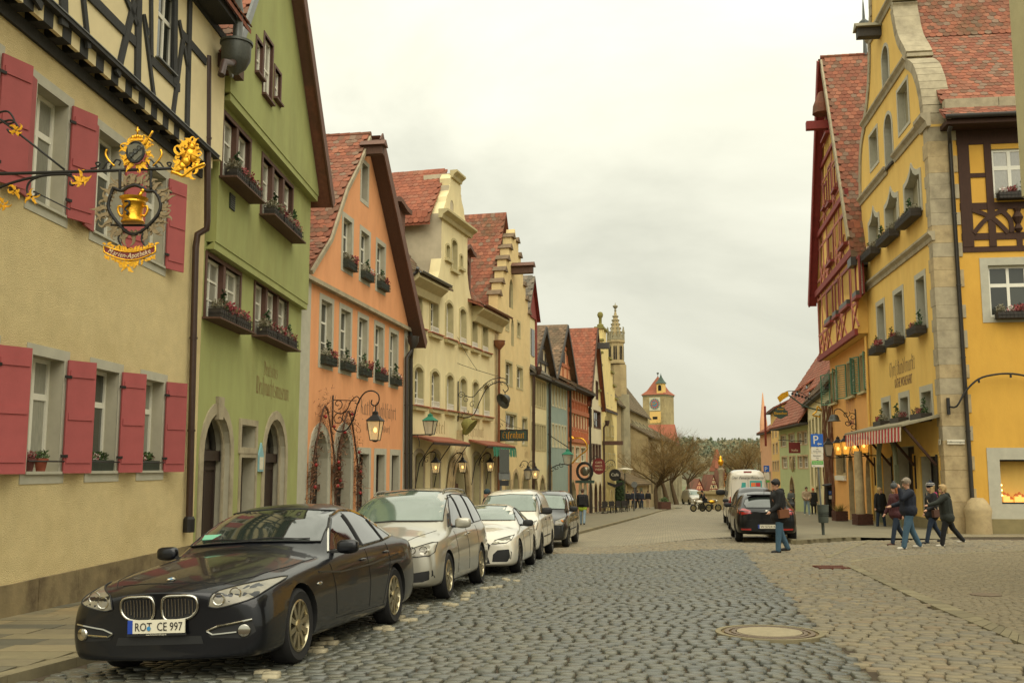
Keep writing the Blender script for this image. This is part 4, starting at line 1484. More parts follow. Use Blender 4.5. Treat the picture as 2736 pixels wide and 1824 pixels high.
garland(F3,[(a1[1]+.6,2.5),(a2[0]-.2,3.1),(cxb,a2[3]+.6),(a2[1]+.3,3.2),(a2[1]+.4,2.4),(a2[1]+.42,.5)],'dry brown vine garland over the right arch of the orange house',901)

# ------------------------------------------------------------------ hotel
mat('plaster_hotel',(226,212,164),.92,noise=.1,nscale=2,bump=.35,bscale=40,grime=((202,182,132),.8,.46,.72,.6),stretch=(1,1,.4))
mat('stone_trim',(184,172,128),.9,noise=.12,nscale=3)
mat('render_grey',(186,174,146),.92,noise=.15,nscale=2)
mat('sill_red',(158,88,62),.85,noise=.1,nscale=4)
mat('awning_green',(46,120,92),.8,noise=.1,nscale=8)
mat('text_hotel',(150,122,78),.9)
F4=Fac((-4.21,40.05),(-.76,52.3),'hotel','cream hotel with arched windows and a curved baroque dormer gable','hotel',zb=ground(-2,46)-.3)
Hh='plaster_hotel'
zc4=W(F4,9.42)
up4=[rct(F4,a,b_,(1116,769),(1106,872))for a,b_ in((1106,1126),(1150,1170),(1192,1209),(1229,1244),(1261,1274),(1289,1302))]
lo4=[rct(F4,a,b_,(1118,980),(1108,1082))for a,b_ in((1107,1129),(1152,1172),(1193,1210),(1229,1245),(1263,1277),(1292,1306))]
up4=[(r_[0],r_[1],up4[0][2],up4[0][3])for r_ in up4]
lo4=[(r_[0],r_[1],lo4[0][2],lo4[0][3])for r_ in lo4]
gw=[rct(F4,a,b_,(1118,1208),(1118,1330))for a,b_ in((1107,1130),(1153,1173),(1263,1281),(1294,1309))]
gw=[(r_[0],r_[1],.7,gw[0][3])for r_ in gw]
en=rct(F4,1200,1242,(1222,1222),(1222,1330));en=(en[0],en[1],.05,en[3])
# front wall and flush gable as one outline
gz=lambda px_,py_:F4.px(px_,py_)
gl_,gr_=gz(1181,600)[0],gz(1249,640)[0]
gcx=(gl_+gr_)/2
hw=(gr_-gl_)/2
zsh,ztp=gz(1185,572)[1],gz(1216,470)[1]
prof=[(1.0,.0),(.9,.12),(.72,.30),(.68,.42),(.52,.55),(.42,.72),(.44,.86),(.36,.93),(.28,1.0)]
top=[(gcx+hw*a,zsh+(ztp-zsh)*t)for a,t in prof]+[(gcx-hw*a,zsh+(ztp-zsh)*t)for a,t in reversed(prof)]
oc=rct(F4,1203,1212,(1207,535),(1207,562))
gm=rct(F4,1207,1220,(1213,642),(1213,722))
gs1=rct(F4,1192,1201,(1196,655),(1196,692));gs2=rct(F4,1229,1235,(1232,683),(1232,716))
outl=[(-.2,-.3),(12.7,-.3),(12.7,zc4),(gr_+.9,zc4),(gr_+.25,zc4+.9),(gr_,zc4+1.6)]+[(gr_,zsh)]+top[1:-1]+[(gl_,zsh),(gl_,zc4+1.6),(gl_-.25,zc4+.9),(gl_-.9,zc4),(-.2,zc4)]
PL_(outl,[arch_loop(*r_,'seg')for r_ in up4+lo4+gw]+[arch_loop(*en,'point',rise=(en[1]-en[0])*.7),arch_loop(*gm,'seg'),arch_loop(*gs1,'seg'),arch_loop(*gs2,'seg'),arch_loop(oc[0],oc[1],oc[2],oc[3],'round',rise=(oc[3]-oc[2])/2)],0,.5,0,1,back=False,hd=.45).bd('wall',[Hh,'stone_trim'],F4.e)
body(F4,-.1,12.6,.55,13,-.5,zc4,Hh)
for rows_,nm in((up4,'upper'),(lo4,'middle')):
 for r_ in rows_:
  window(F4,*r_,.22,cols=2,rows=(.34,.68),kind='seg',fw=.07,bw=.06)
  surround(F4,*r_,.13,'seg','stone_trim',bot=.02,th=.03)
  s_=PL_([(r_[0]-.22,r_[2]-.2),(r_[1]+.22,r_[2]-.2),(r_[1]+.28,r_[2]-.04),(r_[0]-.28,r_[2]-.04)],[],-.18,.2)
  s_.bd('sill_bracket','stone_trim',F4.e)
  BX_(r_[0]-.3,r_[1]+.3,-.24,.2,r_[2]-.04,r_[2]).bd('sill','sill_red',F4.e)
  b=MB()
  for k in range(9):
   xx=r_[0]+(r_[1]-r_[0])*k/8
   b.box(xx-.012,xx+.012,-.05,-.03,r_[2],r_[2]+.3)
  b.box(r_[0],r_[1],-.052,-.028,r_[2]+.26,r_[2]+.3)
  b.box(r_[0],r_[1],-.051,-.029,r_[2]+.05,r_[2]+.09)
  b.bd('sill_fence','white_frame',F4.e)
for r_ in gw:
 window(F4,*r_,.3,'wood_brown',cols=2,rows=(.3,.6),kind='seg',pane='glass_dark')
 surround(F4,*r_,.16,'seg','sandstone_grey',th=.04)
for r_ in(gm,gs1,gs2):
 window(F4,*r_,.2,cols=2 if r_ is gm else 1,rows=(.5,),kind='seg')
 surround(F4,*r_,.1,'seg','stone_trim',bot=.02,th=.03)
 BX_(r_[0]-.2,r_[1]+.2,-.14,.02,r_[2]-.14,r_[2]-.01).bd('sill','stone_trim',F4.e)
PL_(arch_loop(oc[0],oc[1],oc[2],oc[3],'round',rise=(oc[3]-oc[2])/2),[],.2,.02).bd('oculus','glass_dark',F4.e)
# cornices of the gable
def cornice(F,x0,x1,z,m,h=.3,pr=.35,name='cornice',y=.0):
 return MB().add([(x,y+yy,z+zz)for x in(x0,x1)for yy,zz in((.05,-h),(-pr*.3,-h),(-pr*.45,-h*.6),(-pr,-h*.25),(-pr,0),(.05,.0))],[(i,(i+1)%6,6+(i+1)%6,6+i)for i in range(6)][:]+[(5,4,3,2,1,0),(6,7,8,9,10,11)]).bd(name,m,F.e)
cornice(F4,gl_-.35,gr_+.35,zsh+.12,'stone_trim',.4,.4)
cornice(F4,gcx-hw*.36,gcx+hw*.36,ztp+.12,'stone_trim',.35,.3)
cornice(F4,-.35,gl_-.75,W(F4,9.5),'stone_trim',.75,.6)
cornice(F4,gr_+.75,12.95,W(F4,9.5),'stone_trim',.75,.6)
BX_(12.2,12.74,-.04,.1,-.3,zc4).bd('quoin_strip','sandstone',F4.e)
# the gable's thickness behind (grey rendered returns)
for xa in(gl_-.02,gr_-.1):
 BX_(xa,xa+.12,.02,5.5,zc4,zsh).bd('gable_return','render_grey',F4.e)
BX_(gcx-hw*.5,gcx+hw*.5,.02,1.6,zsh,zsh+(ztp-zsh)*.7).bd('gable_back','render_grey',F4.e)
BX_(gcx-hw*.3,gcx+hw*.3,.02,1.4,zsh+(ztp-zsh)*.7,ztp).bd('gable_back','render_grey',F4.e)
# roofs: mansard front slope, dormers, red cross roof behind the gable
tile_field(F4,[(-.3,-.6,W(F4,9.5)),(-.3,.6,W(F4,9.95)),(-.3,3.2,W(F4,13.4))],(1,0,0),gl_-.1+.3,.24,.22,'tile_brown',limit=0,seed=5)
tile_field(F4,[(gr_+.1,-.6,W(F4,9.5)),(gr_+.1,.6,W(F4,9.95)),(gr_+.1,3.2,W(F4,13.4))],(1,0,0),12.9-gr_-.1,.24,.22,'tile',limit=0,seed=6)
rf=tile_field(F4,[(-.2,3.2,W(F4,13.4)),(-.2,6.6,W(F4,15.4))],(1,0,0),13.0,.26,.24,'tile_red',bbox=(1020,490,1180,590),limit=150,seed=7)
tile_field(F4,[(gl_-.5,.4,zsh-.5),(gl_-.4,.4,zsh-.1),(gcx,.4,zsh+2.6)],(0,1,0),7,.26,.24,'tile_red',bbox=(1020,480,1180,590),limit=150,seed=8)
ridge_caps(F4,(-.2,6.6,W(F4,15.42)),(12.8,6.6,W(F4,15.42)),'tile_red',rf)
MB().add([(-.2,6.6,W(F4,15.4)),(12.8,6.6,W(F4,15.4)),(12.8,13.1,W(F4,9.0)),(-.2,13.1,W(F4,9.0))],[(0,1,2,3)]).bd('rear_roof','tile_red',F4.e)
for xs_ in(-.18,12.7):
 MB().add([(xs_,0,W(F4,9.0)),(xs_,13,W(F4,9.0)),(xs_,6.6,W(F4,15.3)),(xs_,3.2,W(F4,13.3)),(xs_,.6,W(F4,9.9))],[(0,1,2,3,4)]).bd('end_wall','render_grey',F4.e)
gutter(F4,-.4,gl_-.7,-.7,W(F4,9.55),'pipe_zinc')
gutter(F4,gr_+.7,13.0,-.7,W(F4,9.55),'pipe_copper')
def dormer(F,x0,x1,y0,z0,z1,m,y1=3.0):
 ce=MB()
 lo=arch_loop(x0+.22,x1-.22,z0+.15,z1-.35,'seg')
 ce.plate([(x0,z0),(x1,z0),(x1,z1),(x0,z1)],[lo],y0,.25)
 ce.bd('dormer_front',m,F.e)
 BX_(x0+.03,x1-.03,y0+.25,y1,z0,z1-.05).bd('dormer_cheek',Hh,F.e)
 window(F,x0+.22,x1-.22,z0+.15,z1-.35,.12,cols=2,rows=(.6,),kind='seg',y=y0)
 pts=[]
 n=10
 vs,fs=[],[]
 for i in range(n+1):
  t=i/n
  x=x0-.2+(x1-x0+.4)*t
  z=z1+.28*math.exp(-((t-.5)/.22)**2)
  vs+=[(x,y0-.25,z-.14),(x,y0-.25,z+.06),(x,y1,z+.06)]
 for i in range(n):
  a=i*3
  fs+=[(a,a+3,a+4,a+1),(a+1,a+4,a+5,a+2),(a,a+2,a+5,a+3)]
 MB().add(vs,fs).bd('dormer_roof',m,F.e)
da=F4.px(1097,640)[0]
dormer(F4,da-1.0,da+1.1,.7,W(F4,10.35),W(F4,12.5),'fascia')
db=gr_+1.5
dormer(F4,db-.4,db+1.2,.7,W(F4,10.35),W(F4,12.5),'fascia')
# entrance: moulded ogee portal and door
for k,(wd,yy)in enumerate(((.5,-.10),(.34,-.16),(.18,-.2))):
 surround(F4,en[0]-.02,en[1]+.02,en[2],en[3],wd,'point','sandstone',y=yy,bot=0,th=.05,rise=(en[1]-en[0])*.7+wd*.4,name='portal_moulding')
PL_([((en[0]+en[1])/2-.5,en[3]+.2),((en[0]+en[1])/2+.5,en[3]+.2),((en[0]+en[1])/2+.16,en[3]+.75),((en[0]+en[1])/2+.1,en[3]+1.25),((en[0]+en[1])/2-.1,en[3]+1.25),((en[0]+en[1])/2-.16,en[3]+.75)],[],-.26,.25).bd('portal_finial','sandstone',F4.e)
do=PL_(arch_loop(*en,'point',rise=(en[1]-en[0])*.7),[],.4,.05).bd('door','wood_dark',F4.e)
BX_(en[0],en[1],.3,.4,2.2,2.4).bd('transom','wood_brown',do)
hc=F4.world((en[0]+en[1])/2,-.55,en[3]+1.45)
e_=EM('stone_helmet',hc,F4.rz,'mossy carved stone iron hat over the hotel portal','carving')
mat('moss_stone',(128,122,64),.95,noise=.3,nscale=6,bump=.5,bscale=20)
LT_([(.0,.36),(.18,.33),(.28,.18),(.3,.02),(.42,-.08),(.44,-.14),(.26,-.1)],16,None,MR(-.9,4,'X')).bd('hat','moss_stone',e_,smooth=50)
TB_([(0,.1,-.1),(0,.3,-.35)],[.14,.1],8).bd('bracket','moss_stone',e_)
for txt,pl,pr,yt in(('Hotel',1152,1190,(1170,1122,1157)),('EiSenhut',1249,1293,(1270,1134,1166))):
 x0,x1=F4.X(pl,yt[2]),F4.X(pr,yt[2])
 za,zc=F4.Z(yt[0],yt[2]),F4.Z(yt[0],yt[1])
 obj('lettering',blackletter(txt,zc-za,x1-x0,'text_hotel',nib=.5),F4.e,(x0,-.006,za))
 # shop awning roofs
for i,(pl,pr,lab)in enumerate(((1100,1202,'small red tiled canopy over the left hotel windows'),(1252,1330,'small red tiled canopy with green scalloped awning by the hotel door'))):
 x0,x1=F4.X(pl,1190),F4.X(pr,1190)
 za=F4.Z(1150,1180)
 e_=EM('canopy',F4.world(x0,0,za),F4.rz,lab,'canopy','canopies on the hotel front')
 L_=x1-x0
 MB().add([(0,.0,.25),(L_,.0,.25),(L_,-.95,0),(0,-.95,0),(0,0,.17),(L_,0,.17),(L_,-.95,-.08),(0,-.95,-.08)],[(0,3,2,1),(4,5,6,7),(3,7,6,2),(0,4,7,3),(1,2,6,5)]).bd('roof','tile_red',e_)
 BX_(0,L_,-.97,-.9,-.16,-.06).bd('front_rail','wood_dark',e_)
 for k in range(3):
  xx=.12+(L_-.24)*k/2
  TB_([(xx,-.85,-.12),(xx,-.3,-.9),(xx,-.12,-1.9)],.02,6).bd('strut','iron',e_)
 if i:
  b=MB()
  n=16
  for k in range(n):
   xa,xb=L_*(.15+.83*k/n),L_*(.15+.83*(k+1)/n)
   yo=-1.0-.02*(k%2)
   b.add([(xa,yo,-.1),(xb,yo,-.1),(xb,yo-.03,-.5),((xa+xb)/2,yo-.03,-.58),(xa,yo-.03,-.5)],[(4,3,2,1,0)])
  b.bd('valance','awning_green',e_,smooth=False)
pl0=[wpt(F4,1116,715,.6),wpt(F4,1114,726,.5),wpt(F4,1093,742,.2),wpt(F4,1092,760,.15),wpt(F4,1098,900,.15)]
pipe('downpipe',pl0,.07,'pipe_dark','dark downpipe bending under the hotel cornice beside the orange gable')
pl0=[wpt(F4,1342,862,.6),wpt(F4,1340,876,.5),wpt(F4,1325,886,.2)]
pl0=[wpt(F4,1334,920,.25),wpt(F4,1334,940,.2),wpt(F4,1332,1350,.15)]
pipe('downpipe',pl0,.06,'pipe_copper','copper downpipe with square head between hotel and stepped gable house',head=.3)

# ------------------------------------------------------------------ stepped gable house
mat('plaster_straw',(222,198,142),.92,noise=.1,nscale=1.5,bump=.3,bscale=40,grime=((196,160,96),.4,.5,.75,.45))
F5=Fac((-.76,52.3),(1.09,59.7),'stepped_gable_house','pale yellow house with a tall stepped gable and a hoist beam',zb=ground(0,56)-.3)
S5='plaster_straw'
w5=F5.len
z_e,z_t=F5.Z(1408,870),F5.Z(1345,590)
nst=6
st=[]
for k in range(nst+1):
 x=w5/2+(w5/2)*(1-k/(nst+.45))
 za=z_e+(z_t-z_e-.5)*k/nst
 zb_=z_e+(z_t-z_e-.5)*(k+1)/nst if k<nst else z_t
 st.append((x,za,zb_))
right=[]
for x,za,zb_ in st:
 right+=[(x,za),(x,zb_)]
right=right[:-1]+[(st[-1][0],z_t-.35)]
left=[(w5-x,z)for x,z in reversed(right)]
ho5=[rct(F5,*q)for q in((1361,1371,(1365,745),(1365,823)),(1366,1373,(1368,850),(1370,925)),(1351,1359,(1355,845),(1356,880)),(1382,1389,(1385,862),(1386,898)),(1351,1368,(1359,969),(1359,1026)),(1381,1396,(1389,982),(1389,1036)),(1351,1380,(1365,1106),(1365,1180)),(1395,1408,(1401,1118),(1401,1186)))]
ar5=[rct(F5,*q)for q in((1352,1362,(1357,1262),(1357,1330)),(1370,1385,(1377,1260),(1377,1330)),(1395,1412,(1403,1262),(1403,1330)))]
ar5=[(q[0],q[1],.3,q[3])for q in ar5]
PL_([(0,-.3),(w5,-.3)]+right+[(w5/2,z_t+.15)]+left,[arch_loop(*q,'point' if i<2 else 'rect',rise=(q[1]-q[0])*.7)for i,q in enumerate(ho5)]+[arch_loop(*q,'point',rise=(q[1]-q[0])*.7)for q in ar5],0,.5,0,1,back=True,hd=.35).bd('wall',[S5,'stone_trim'],F5.e)
body(F5,.05,w5-.05,.55,13,-.5,z_e,S5)
for x,za,zb_ in st[:-1]:
 for sx in(0,1):
  xx=x if sx==0 else w5-x
  dn=-1 if sx==0 else 1
  xi=xx+dn*(w5/2)/(nst+.45)
  a,c=min(xx,xi),max(xx,xi)
  PL_([(a-.1,zb_),(c+.1,zb_),((a+c)/2,zb_+.3)],[],-.12,.75).bd('step_coping','tile_brown',F5.e)
for i,q in enumerate(ho5):
 window(F5,*q,.16,'white_frame' if i>3 else 'wood_dark',cols=2 if i>3 else 1,rows=(.5,)if i>3 else(),kind='rect' if i>1 else 'point',rise=(q[1]-q[0])*.7,pane='glass',split=False)
 if i>1:
  surround(F5,*q,.12,'rect','stone_trim',th=.02)
for q in ar5:
 PL_(arch_loop(*q,'point',rise=(q[1]-q[0])*.7),[],.3,.04).bd('arched_window','glass_dark',F5.e)
 surround(F5,*q,.2,'point','sandstone',bot=0,th=.03,rise=(q[1]-q[0])*.7)
hb=F5.px(1368,716)
BX_(hb[0]-.2,hb[0]+.2,-1.2,.1,hb[1]-.35,hb[1]+.05).bd('hoist_beam','wood_brown',F5.e)
PL_([(hb[0]-.36,hb[1]+.05),(hb[0]+.36,hb[1]+.05),(hb[0],hb[1]+.3)],[],-1.3,1.3).bd('hoist_cover','fascia',F5.e)
tile_field(F5,[(-.1,.5,z_e-.6),(w5/2,.5,z_e+6.2)],(0,1,0),12,.26,.24,'tile',bbox=(1250,640,1335,850),limit=200,seed=9)
MB().add([(w5/2,.5,z_e+6.2),(w5/2,12.5,z_e+6.2),(w5+.1,12.5,z_e-.6),(w5+.1,.5,z_e-.6)],[(0,3,2,1)]).bd('right_roof','tile_red',F5.e)
# faded guild painting and writing below the lower windows
for k,(pl,pr,txt)in enumerate(((1352,1360,'cas'),(1373,1381,'du'),(1401,1411,'Hotel'))):
 x0,x1=F5.X(pl,1220),F5.X(pr,1220)
 za=F5.Z(1380,1222)
 obj('lettering',blackletter(txt,.55,x1-x0,'text_hotel',nib=.5),F5.e,(x0,-.006,za))

 # ------------------------------------------------------------------ narrower houses further down the left side
def simple_house(p0,p1,name,label,wallm,zt,rows_,roofm,doors=(),ridge=5.0,depth=11,pane='glass',fm='white_frame',trim=None,eave=.4,arch=(),over=.0,lower_mat=None,zsplit=None,roof_dir='eaves',zg=None,tile=(.3,.28),zt1=None):
 """rows_: list of (z0, z1, [(x0,x1),..]) in fractions of the front's length for x."""
 F=Fac(p0,p1,name,label,zb=min(ground(*p0),ground(*p1))-.3)
 L_=F.len
 zt_=W(F,zt)
 hs=[]
 wins=[]
 for z0,z1_,xs_ in rows_:
  for a,c in xs_:
   q=(a*L_,c*L_,W(F,z0),W(F,z1_))
   wins.append(q)
   hs.append(arch_loop(*q,'rect'))
 ars=[(a*L_,c*L_,.15,W(F,z1_))for a,c,z1_ in arch]
 hs+=[arch_loop(*q,'point',rise=(q[1]-q[0])*.6)for q in ars]
 if roof_dir=='eaves':
  out_=[(0,-.4),(L_,-.4),(L_,zt_),(0,zt_)]
 else:
  out_=[(0,-.4),(L_,-.4),(L_,zt_),(L_/2,W(F,zg)),(0,zt_)]
 PL_(out_,hs,0,.4,0,1,back=False,hd=.25).bd('wall',[wallm,trim or wallm],F.e)
 BX_(.03,L_-.03,.35,depth,-.5,zt_).bd('house_body',wallm,F.e)
 for q in wins:
  wd=q[1]-q[0]
  window(F,*q,.12,fm,cols=2 if wd>.5 else 1,rows=(.5,),fw=.06,pane=pane,split=False)
  if trim:
   surround(F,*q,.1,'rect',trim,th=.025)
 for q in ars:
  PL_(arch_loop(*q,'point',rise=(q[1]-q[0])*.6),[],.22,.04).bd('doorway','wood_dark',F.e)
  surround(F,*q,.16,'point','sandstone',bot=0,th=.03,rise=(q[1]-q[0])*.6)
 if roof_dir=='eaves':
  tile_field(F,[(-.2,-eave,zt_-.1),(-.2,depth/2,zt_+ridge)],(1,0,0),L_+.4,tile[0],tile[1],roofm,limit=0,seed=len(name))
  MB().add([(-.2,depth/2,zt_+ridge),(L_+.2,depth/2,zt_+ridge),(L_+.2,depth+eave,zt_-.1),(-.2,depth+eave,zt_-.1)],[(0,1,2,3)]).bd('rear_roof',roofm,F.e)
  for x in(.02,L_-.02):
   MB().add([(x,0,zt_-.1),(x,depth,zt_-.1),(x,depth/2,zt_+ridge-.1)],[(0,1,2)]).bd('end_gable',wallm,F.e)
  BX_(-.15,L_+.15,-eave,.02,zt_-.28,zt_-.12).bd('eaves','wood_beam',F.e)
 else:
  zr_=W(F,zg)
  for sx in(0,1):
   pth=[(-.35,-.3,zt_-.35),(L_/2,-.3,zr_+.1)]if sx==0 else[(L_+.35,-.3,zt_-.35),(L_/2,-.3,zr_+.1)]
   tile_field(F,pth,(0,1,0),depth,tile[0],tile[1],roofm,limit=0,seed=len(name)+sx)
   xb=-.35 if sx==0 else L_+.35
   MB().bar((L_/2,-.36,zr_+.02),(xb,-.36,zt_-.45),.06,.32).bd('bargeboard','wood_brown',F.e)
 return F
fr6=lambda n,a=.06,c=.94,f=.55:[(a+(c-a)*(i+.5-f/2)/n,a+(c-a)*(i+.5+f/2)/n)for i in range(n)]
mat('plaster_pale',(226,212,162),.92,noise=.08,nscale=1.5)
mat('plaster_blue',(146,162,150),.92,noise=.1,nscale=1.2)
mat('plaster_salmon',(214,156,112),.92,noise=.1,nscale=1.2)
mat('plaster_white',(212,200,164),.92,noise=.08,nscale=1.2)
mat('plaster_lemon',(222,202,134),.92,noise=.1,nscale=1.2)
mat('timber_orange',(176,104,66),.85,noise=.2,nscale=3)
mat('trim_light',(206,196,160),.9,noise=.08,nscale=2)
C5,C6,C7,C8,C9,C10=(1.09,59.7),(2.23,64.5),(4.0,71.9),(6.08,80.5),(7.85,87.9),(10.25,97.9)
def zat(Fx,px_,py_):
 t_=Fac.__new__(Fac)
 t_.p0,t_.p1=Vector((*Fx[0],0)),Vector((*Fx[1],0))
 d=t_.p1-t_.p0
 t_.d=d.normalized();t_.n=Vector((t_.d.y,-t_.d.x,0));t_.zb=0
 return t_.px(px_,py_)[1]
q6,q7,q8,q9,q10=(C5,C6),(C6,C7),(C7,C8),(C8,C9),(C9,C10)
F6=simple_house(C5,C6,'pale_house','narrow pale cream house with two rows of six windows','plaster_pale',zat(q6,1430,995),[(zat(q6,1440,1085),zat(q6,1440,1020),fr6(6,f=.6)),(zat(q6,1440,1200),zat(q6,1440,1135),fr6(6,f=.6))],'tile_grey',arch=((.1,.4,zat(q6,1435,1275)),(.55,.85,zat(q6,1435,1275))),trim='stone_trim',fm='wood_brown',ridge=4.5)
dz=zat(q6,1440,960)-F6.zb
# attic house of the pale house: tall dormer with its own roof
dx0,dx1=.6,3.4
BX_(dx0,dx1,.4,4,dz-1.4,dz+2.6).bd('attic_dormer','plaster_pale',F6.e)
for k in range(2):
 BX_(dx0+.3+1.2*k,dx0+1.2+1.2*k,.36,.42,dz+.2,dz+1.9).bd('dormer_window','glass_dark',F6.e)
 BX_(dx0-.02+(dx1-dx0)*k-.1,dx0+.12+(dx1-dx0)*k,.3,.5,dz-1.4,dz+2.6).bd('corner_post','wood_red',F6.e)
tile_field(F6,[(dx0-.3,.1,dz+2.5),((dx0+dx1)/2,.1,dz+5.2)],(0,1,0),5,.3,.26,'tile_grey',limit=0,name='dormer_roof',seed=20)
PL_([(dx0,dz+2.6),(dx1,dz+2.6),((dx0+dx1)/2,dz+5.0)],[],.3,.2).bd('dormer_gable','wood_red',F6.e)
MB().add([((dx0+dx1)/2,.1,dz+5.2),((dx0+dx1)/2,5,dz+5.2),(dx1+.3,5,dz+2.5),(dx1+.3,.1,dz+2.5)],[(0,3,2,1),(0,1,2,3)]).bd('dormer_roof_side','wood_red',F6.e)
F7=simple_house(C6,C7,'blue_house','pale blue grey house between the cream and the orange timbered house','plaster_blue',zat(q7,1475,1015),[(zat(q7,1490,1085),zat(q7,1490,1022),fr6(6,f=.5)),(zat(q7,1490,1192),zat(q7,1490,1136),fr6(6,f=.5))],'tile_brown',arch=((.04,.2,zat(q7,1470,1240)),),trim='trim_light',ridge=2.6,eave=.6,pane='glass_curtain')
F8=simple_house(C7,C8,'timbered_house','orange half timbered house with a bulging front','plaster_salmon',zat(q8,1525,1030),[(zat(q8,1540,1068),zat(q8,1540,1032),fr6(6,f=.6)),(zat(q8,1545,1150),zat(q8,1545,1112),fr6(6,f=.6)),(zat(q8,1545,1232),zat(q8,1545,1195),[(.08,.27),(.36,.54),(.62,.86)])],'tile_brown',arch=((.06,.36,zat(q8,1535,1285)),(.5,.66,zat(q8,1550,1281)),(.74,.9,zat(q8,1560,1281))),trim='trim_light',fm='white_frame',ridge=3.2,eave=.7)
za8,zb8,zc8=W(F8,zat(q8,1530,1025)),W(F8,zat(q8,1530,1098)),W(F8,zat(q8,1530,1175))
L8=F8.len
for z in(za8-.1,zb8,zc8):
 BX_(-.05,L8+.05,-.14,.02,z-.16,z+.16).bd('beam','timber_orange',F8.e)
for z0,z1_ in((zb8+.16,za8-.26),(zc8+.16,zb8-.16)):
 for k in range(8):
  x=L8*(.01+.98*k/7)
  BX_(x-.11,x+.11,-.07,.02,z0,z1_).bd('beam','timber_orange',F8.e)
 h=z1_-z0
 BX_(0,L8,-.065,.02,z0+h*.36,z0+h*.44).bd('beam','timber_orange',F8.e)
 for k in range(14):
  x=L8*(.03+.94*k/13)
  MB().bar((x-.14,-.045,z0),(x+.14,-.045,z0+h*.36),.05,.12,up=(0,1,0)).bd('brace','timber_orange',F8.e)
  # timbered cross gables with hoists above the blue and the orange house
for F,x0,x1,ztop_ in((F7,-.6,F7.len-.3,3.3),(F8,-.4,F8.len-.4,4.4)):
 zt_=W(F,zat(q7 if F is F7 else q8,1475 if F is F7 else 1525,1015 if F is F7 else 1030))+.3
 PL_([(x0,zt_),(x1,zt_),((x0+x1)/2,zt_+ztop_)],[],1.1,.3).bd('gable_wall','plaster_salmon' if F is F8 else 'plaster_white',F.e)
 for sx in(0,1):
  xa=x0-.4 if sx==0 else x1+.4
  tile_field(F,[(xa,.7,zt_-.4),((x0+x1)/2,.7,zt_+ztop_+.25)],(0,1,0),7,.3,.26,'tile_brown',limit=0,name='cross_roof',seed=30+sx)
  MB().bar(((x0+x1)/2,.65,zt_+ztop_+.1),(xa,.65,zt_-.5),.08,.3,up=(0,0,1)).bd('bargeboard','wood_beam',F.e)
 for z in(.1,ztop_*.35,ztop_*.66):
  f=z/ztop_
  BX_(x0+(x1-x0)*f/2,x1-(x1-x0)*f/2,1.02,1.12,zt_+z-.14,zt_+z+.1).bd('beam','wood_beam' if F is F7 else 'timber_orange',F.e)
 for k in(.3,.5,.7):
  BX_(x0+(x1-x0)*k-.12,x0+(x1-x0)*k+.12,1.03,1.12,zt_,zt_+ztop_*(.55 if k!=.5 else .9)).bd('beam','wood_beam' if F is F7 else 'timber_orange',F.e)
 BX_((x0+x1)/2-.5,(x0+x1)/2+.5,1.0,1.08,zt_+ztop_*.38,zt_+ztop_*.58).bd('gable_hatch','wood_dark',F.e)
F9=simple_house(C8,C9,'white_house','white gabled house with brown windows and dark bargeboards','plaster_white',zat(q9,1580,1075),[(zat(q9,1590,1140),zat(q9,1590,1098),[(.02,.26),(.42,.92)]),(zat(q9,1590,1230),zat(q9,1590,1188),fr6(4,f=.7)),(zat(q9,1590,1062),zat(q9,1590,1018),[(.25,.4),(.6,.75)])],'tile_red',arch=((.05,.27,zat(q9,1580,1290)),(.4,.62,zat(q9,1590,1290)),(.73,.93,zat(q9,1600,1290))),trim='wood_brown',roof_dir='gable',zg=zat(q9,1588,880),fm='brown_frame',depth=20)
hbz=W(F9,zat(q9,1590,925))
BX_(F9.len/2-.25,F9.len/2+.25,-1.3,.2,hbz-.3,hbz+.2).bd('hoist_beam','wood_beam',F9.e)
F10=simple_house(C9,C10,'lemon_stepped_house','pale lemon house with a slim stepped gable topped by a stone ball','plaster_lemon',zat(q10,1620,1090),[(zat(q10,1640,1090),zat(q10,1640,1060),[(.35,.42),(.6,.67)]),(zat(q10,1640,1165),zat(q10,1640,1140),[(.1,.2),(.35,.42),(.6,.78)]),(zat(q10,1640,1240),zat(q10,1640,1214),[(.1,.25),(.4,.55),(.7,.85)])],'tile_dark',arch=((.05,.2,zat(q10,1612,1282)),(.5,.62,zat(q10,1635,1310)),(.75,.88,zat(q10,1640,1310))),trim='stone_trim',ridge=.5,eave=.1)
L10=F10.len
zt_=W(F10,zat(q10,1620,1090))
za10=W(F10,zat(q10,1611,880))
ns=6
out_=[(0,zt_-.1),(L10,zt_-.1)]
lft=[]
xc=1.7
for k in range(ns):
 x=L10-(L10-xc)*k/(ns+.3)
 xl=-1.6+(xc+1.6)*k/(ns+.3)
 zz0,zz1=zt_+(za10-zt_)*k/ns,zt_+(za10-zt_)*(k+1)/ns
 out_+=[(x,zz0),(x,zz1)]
 lft+=[(xl,zz0),(xl,zz1)]
 BX_(x-(L10-xc)/(ns+.3)-.1,x+.15,-.2,.7,zz1,zz1+.18).bd('step_coping','moss_stone',F10.e)
 BX_(xl-.15,xl+.5,-.2,.7,zz1,zz1+.18).bd('step_coping','moss_stone',F10.e)
PL_(out_+lft[::-1],[],-.02,.5).bd('gable_wall','plaster_lemon',F10.e)
LT_([(.3,0),(.3,.3),(.14,.4),(.14,.9),(.22,1.0),(.28,1.2),(.2,1.42),(0,1.5)],10).bd('gable_ball','moss_stone',F10.e,(xc,.25,za10+.15),smooth=40)
for sx in(0,1):
 tile_field(F10,[((-1.6 if sx==0 else L10+.1),.5,zt_-.3),(xc,.5,za10-1.6)],(0,1,0),10,.32,.28,'tile_dark',limit=0,seed=50+sx,name='main_roof')
hx=F10.px(1614,1183)
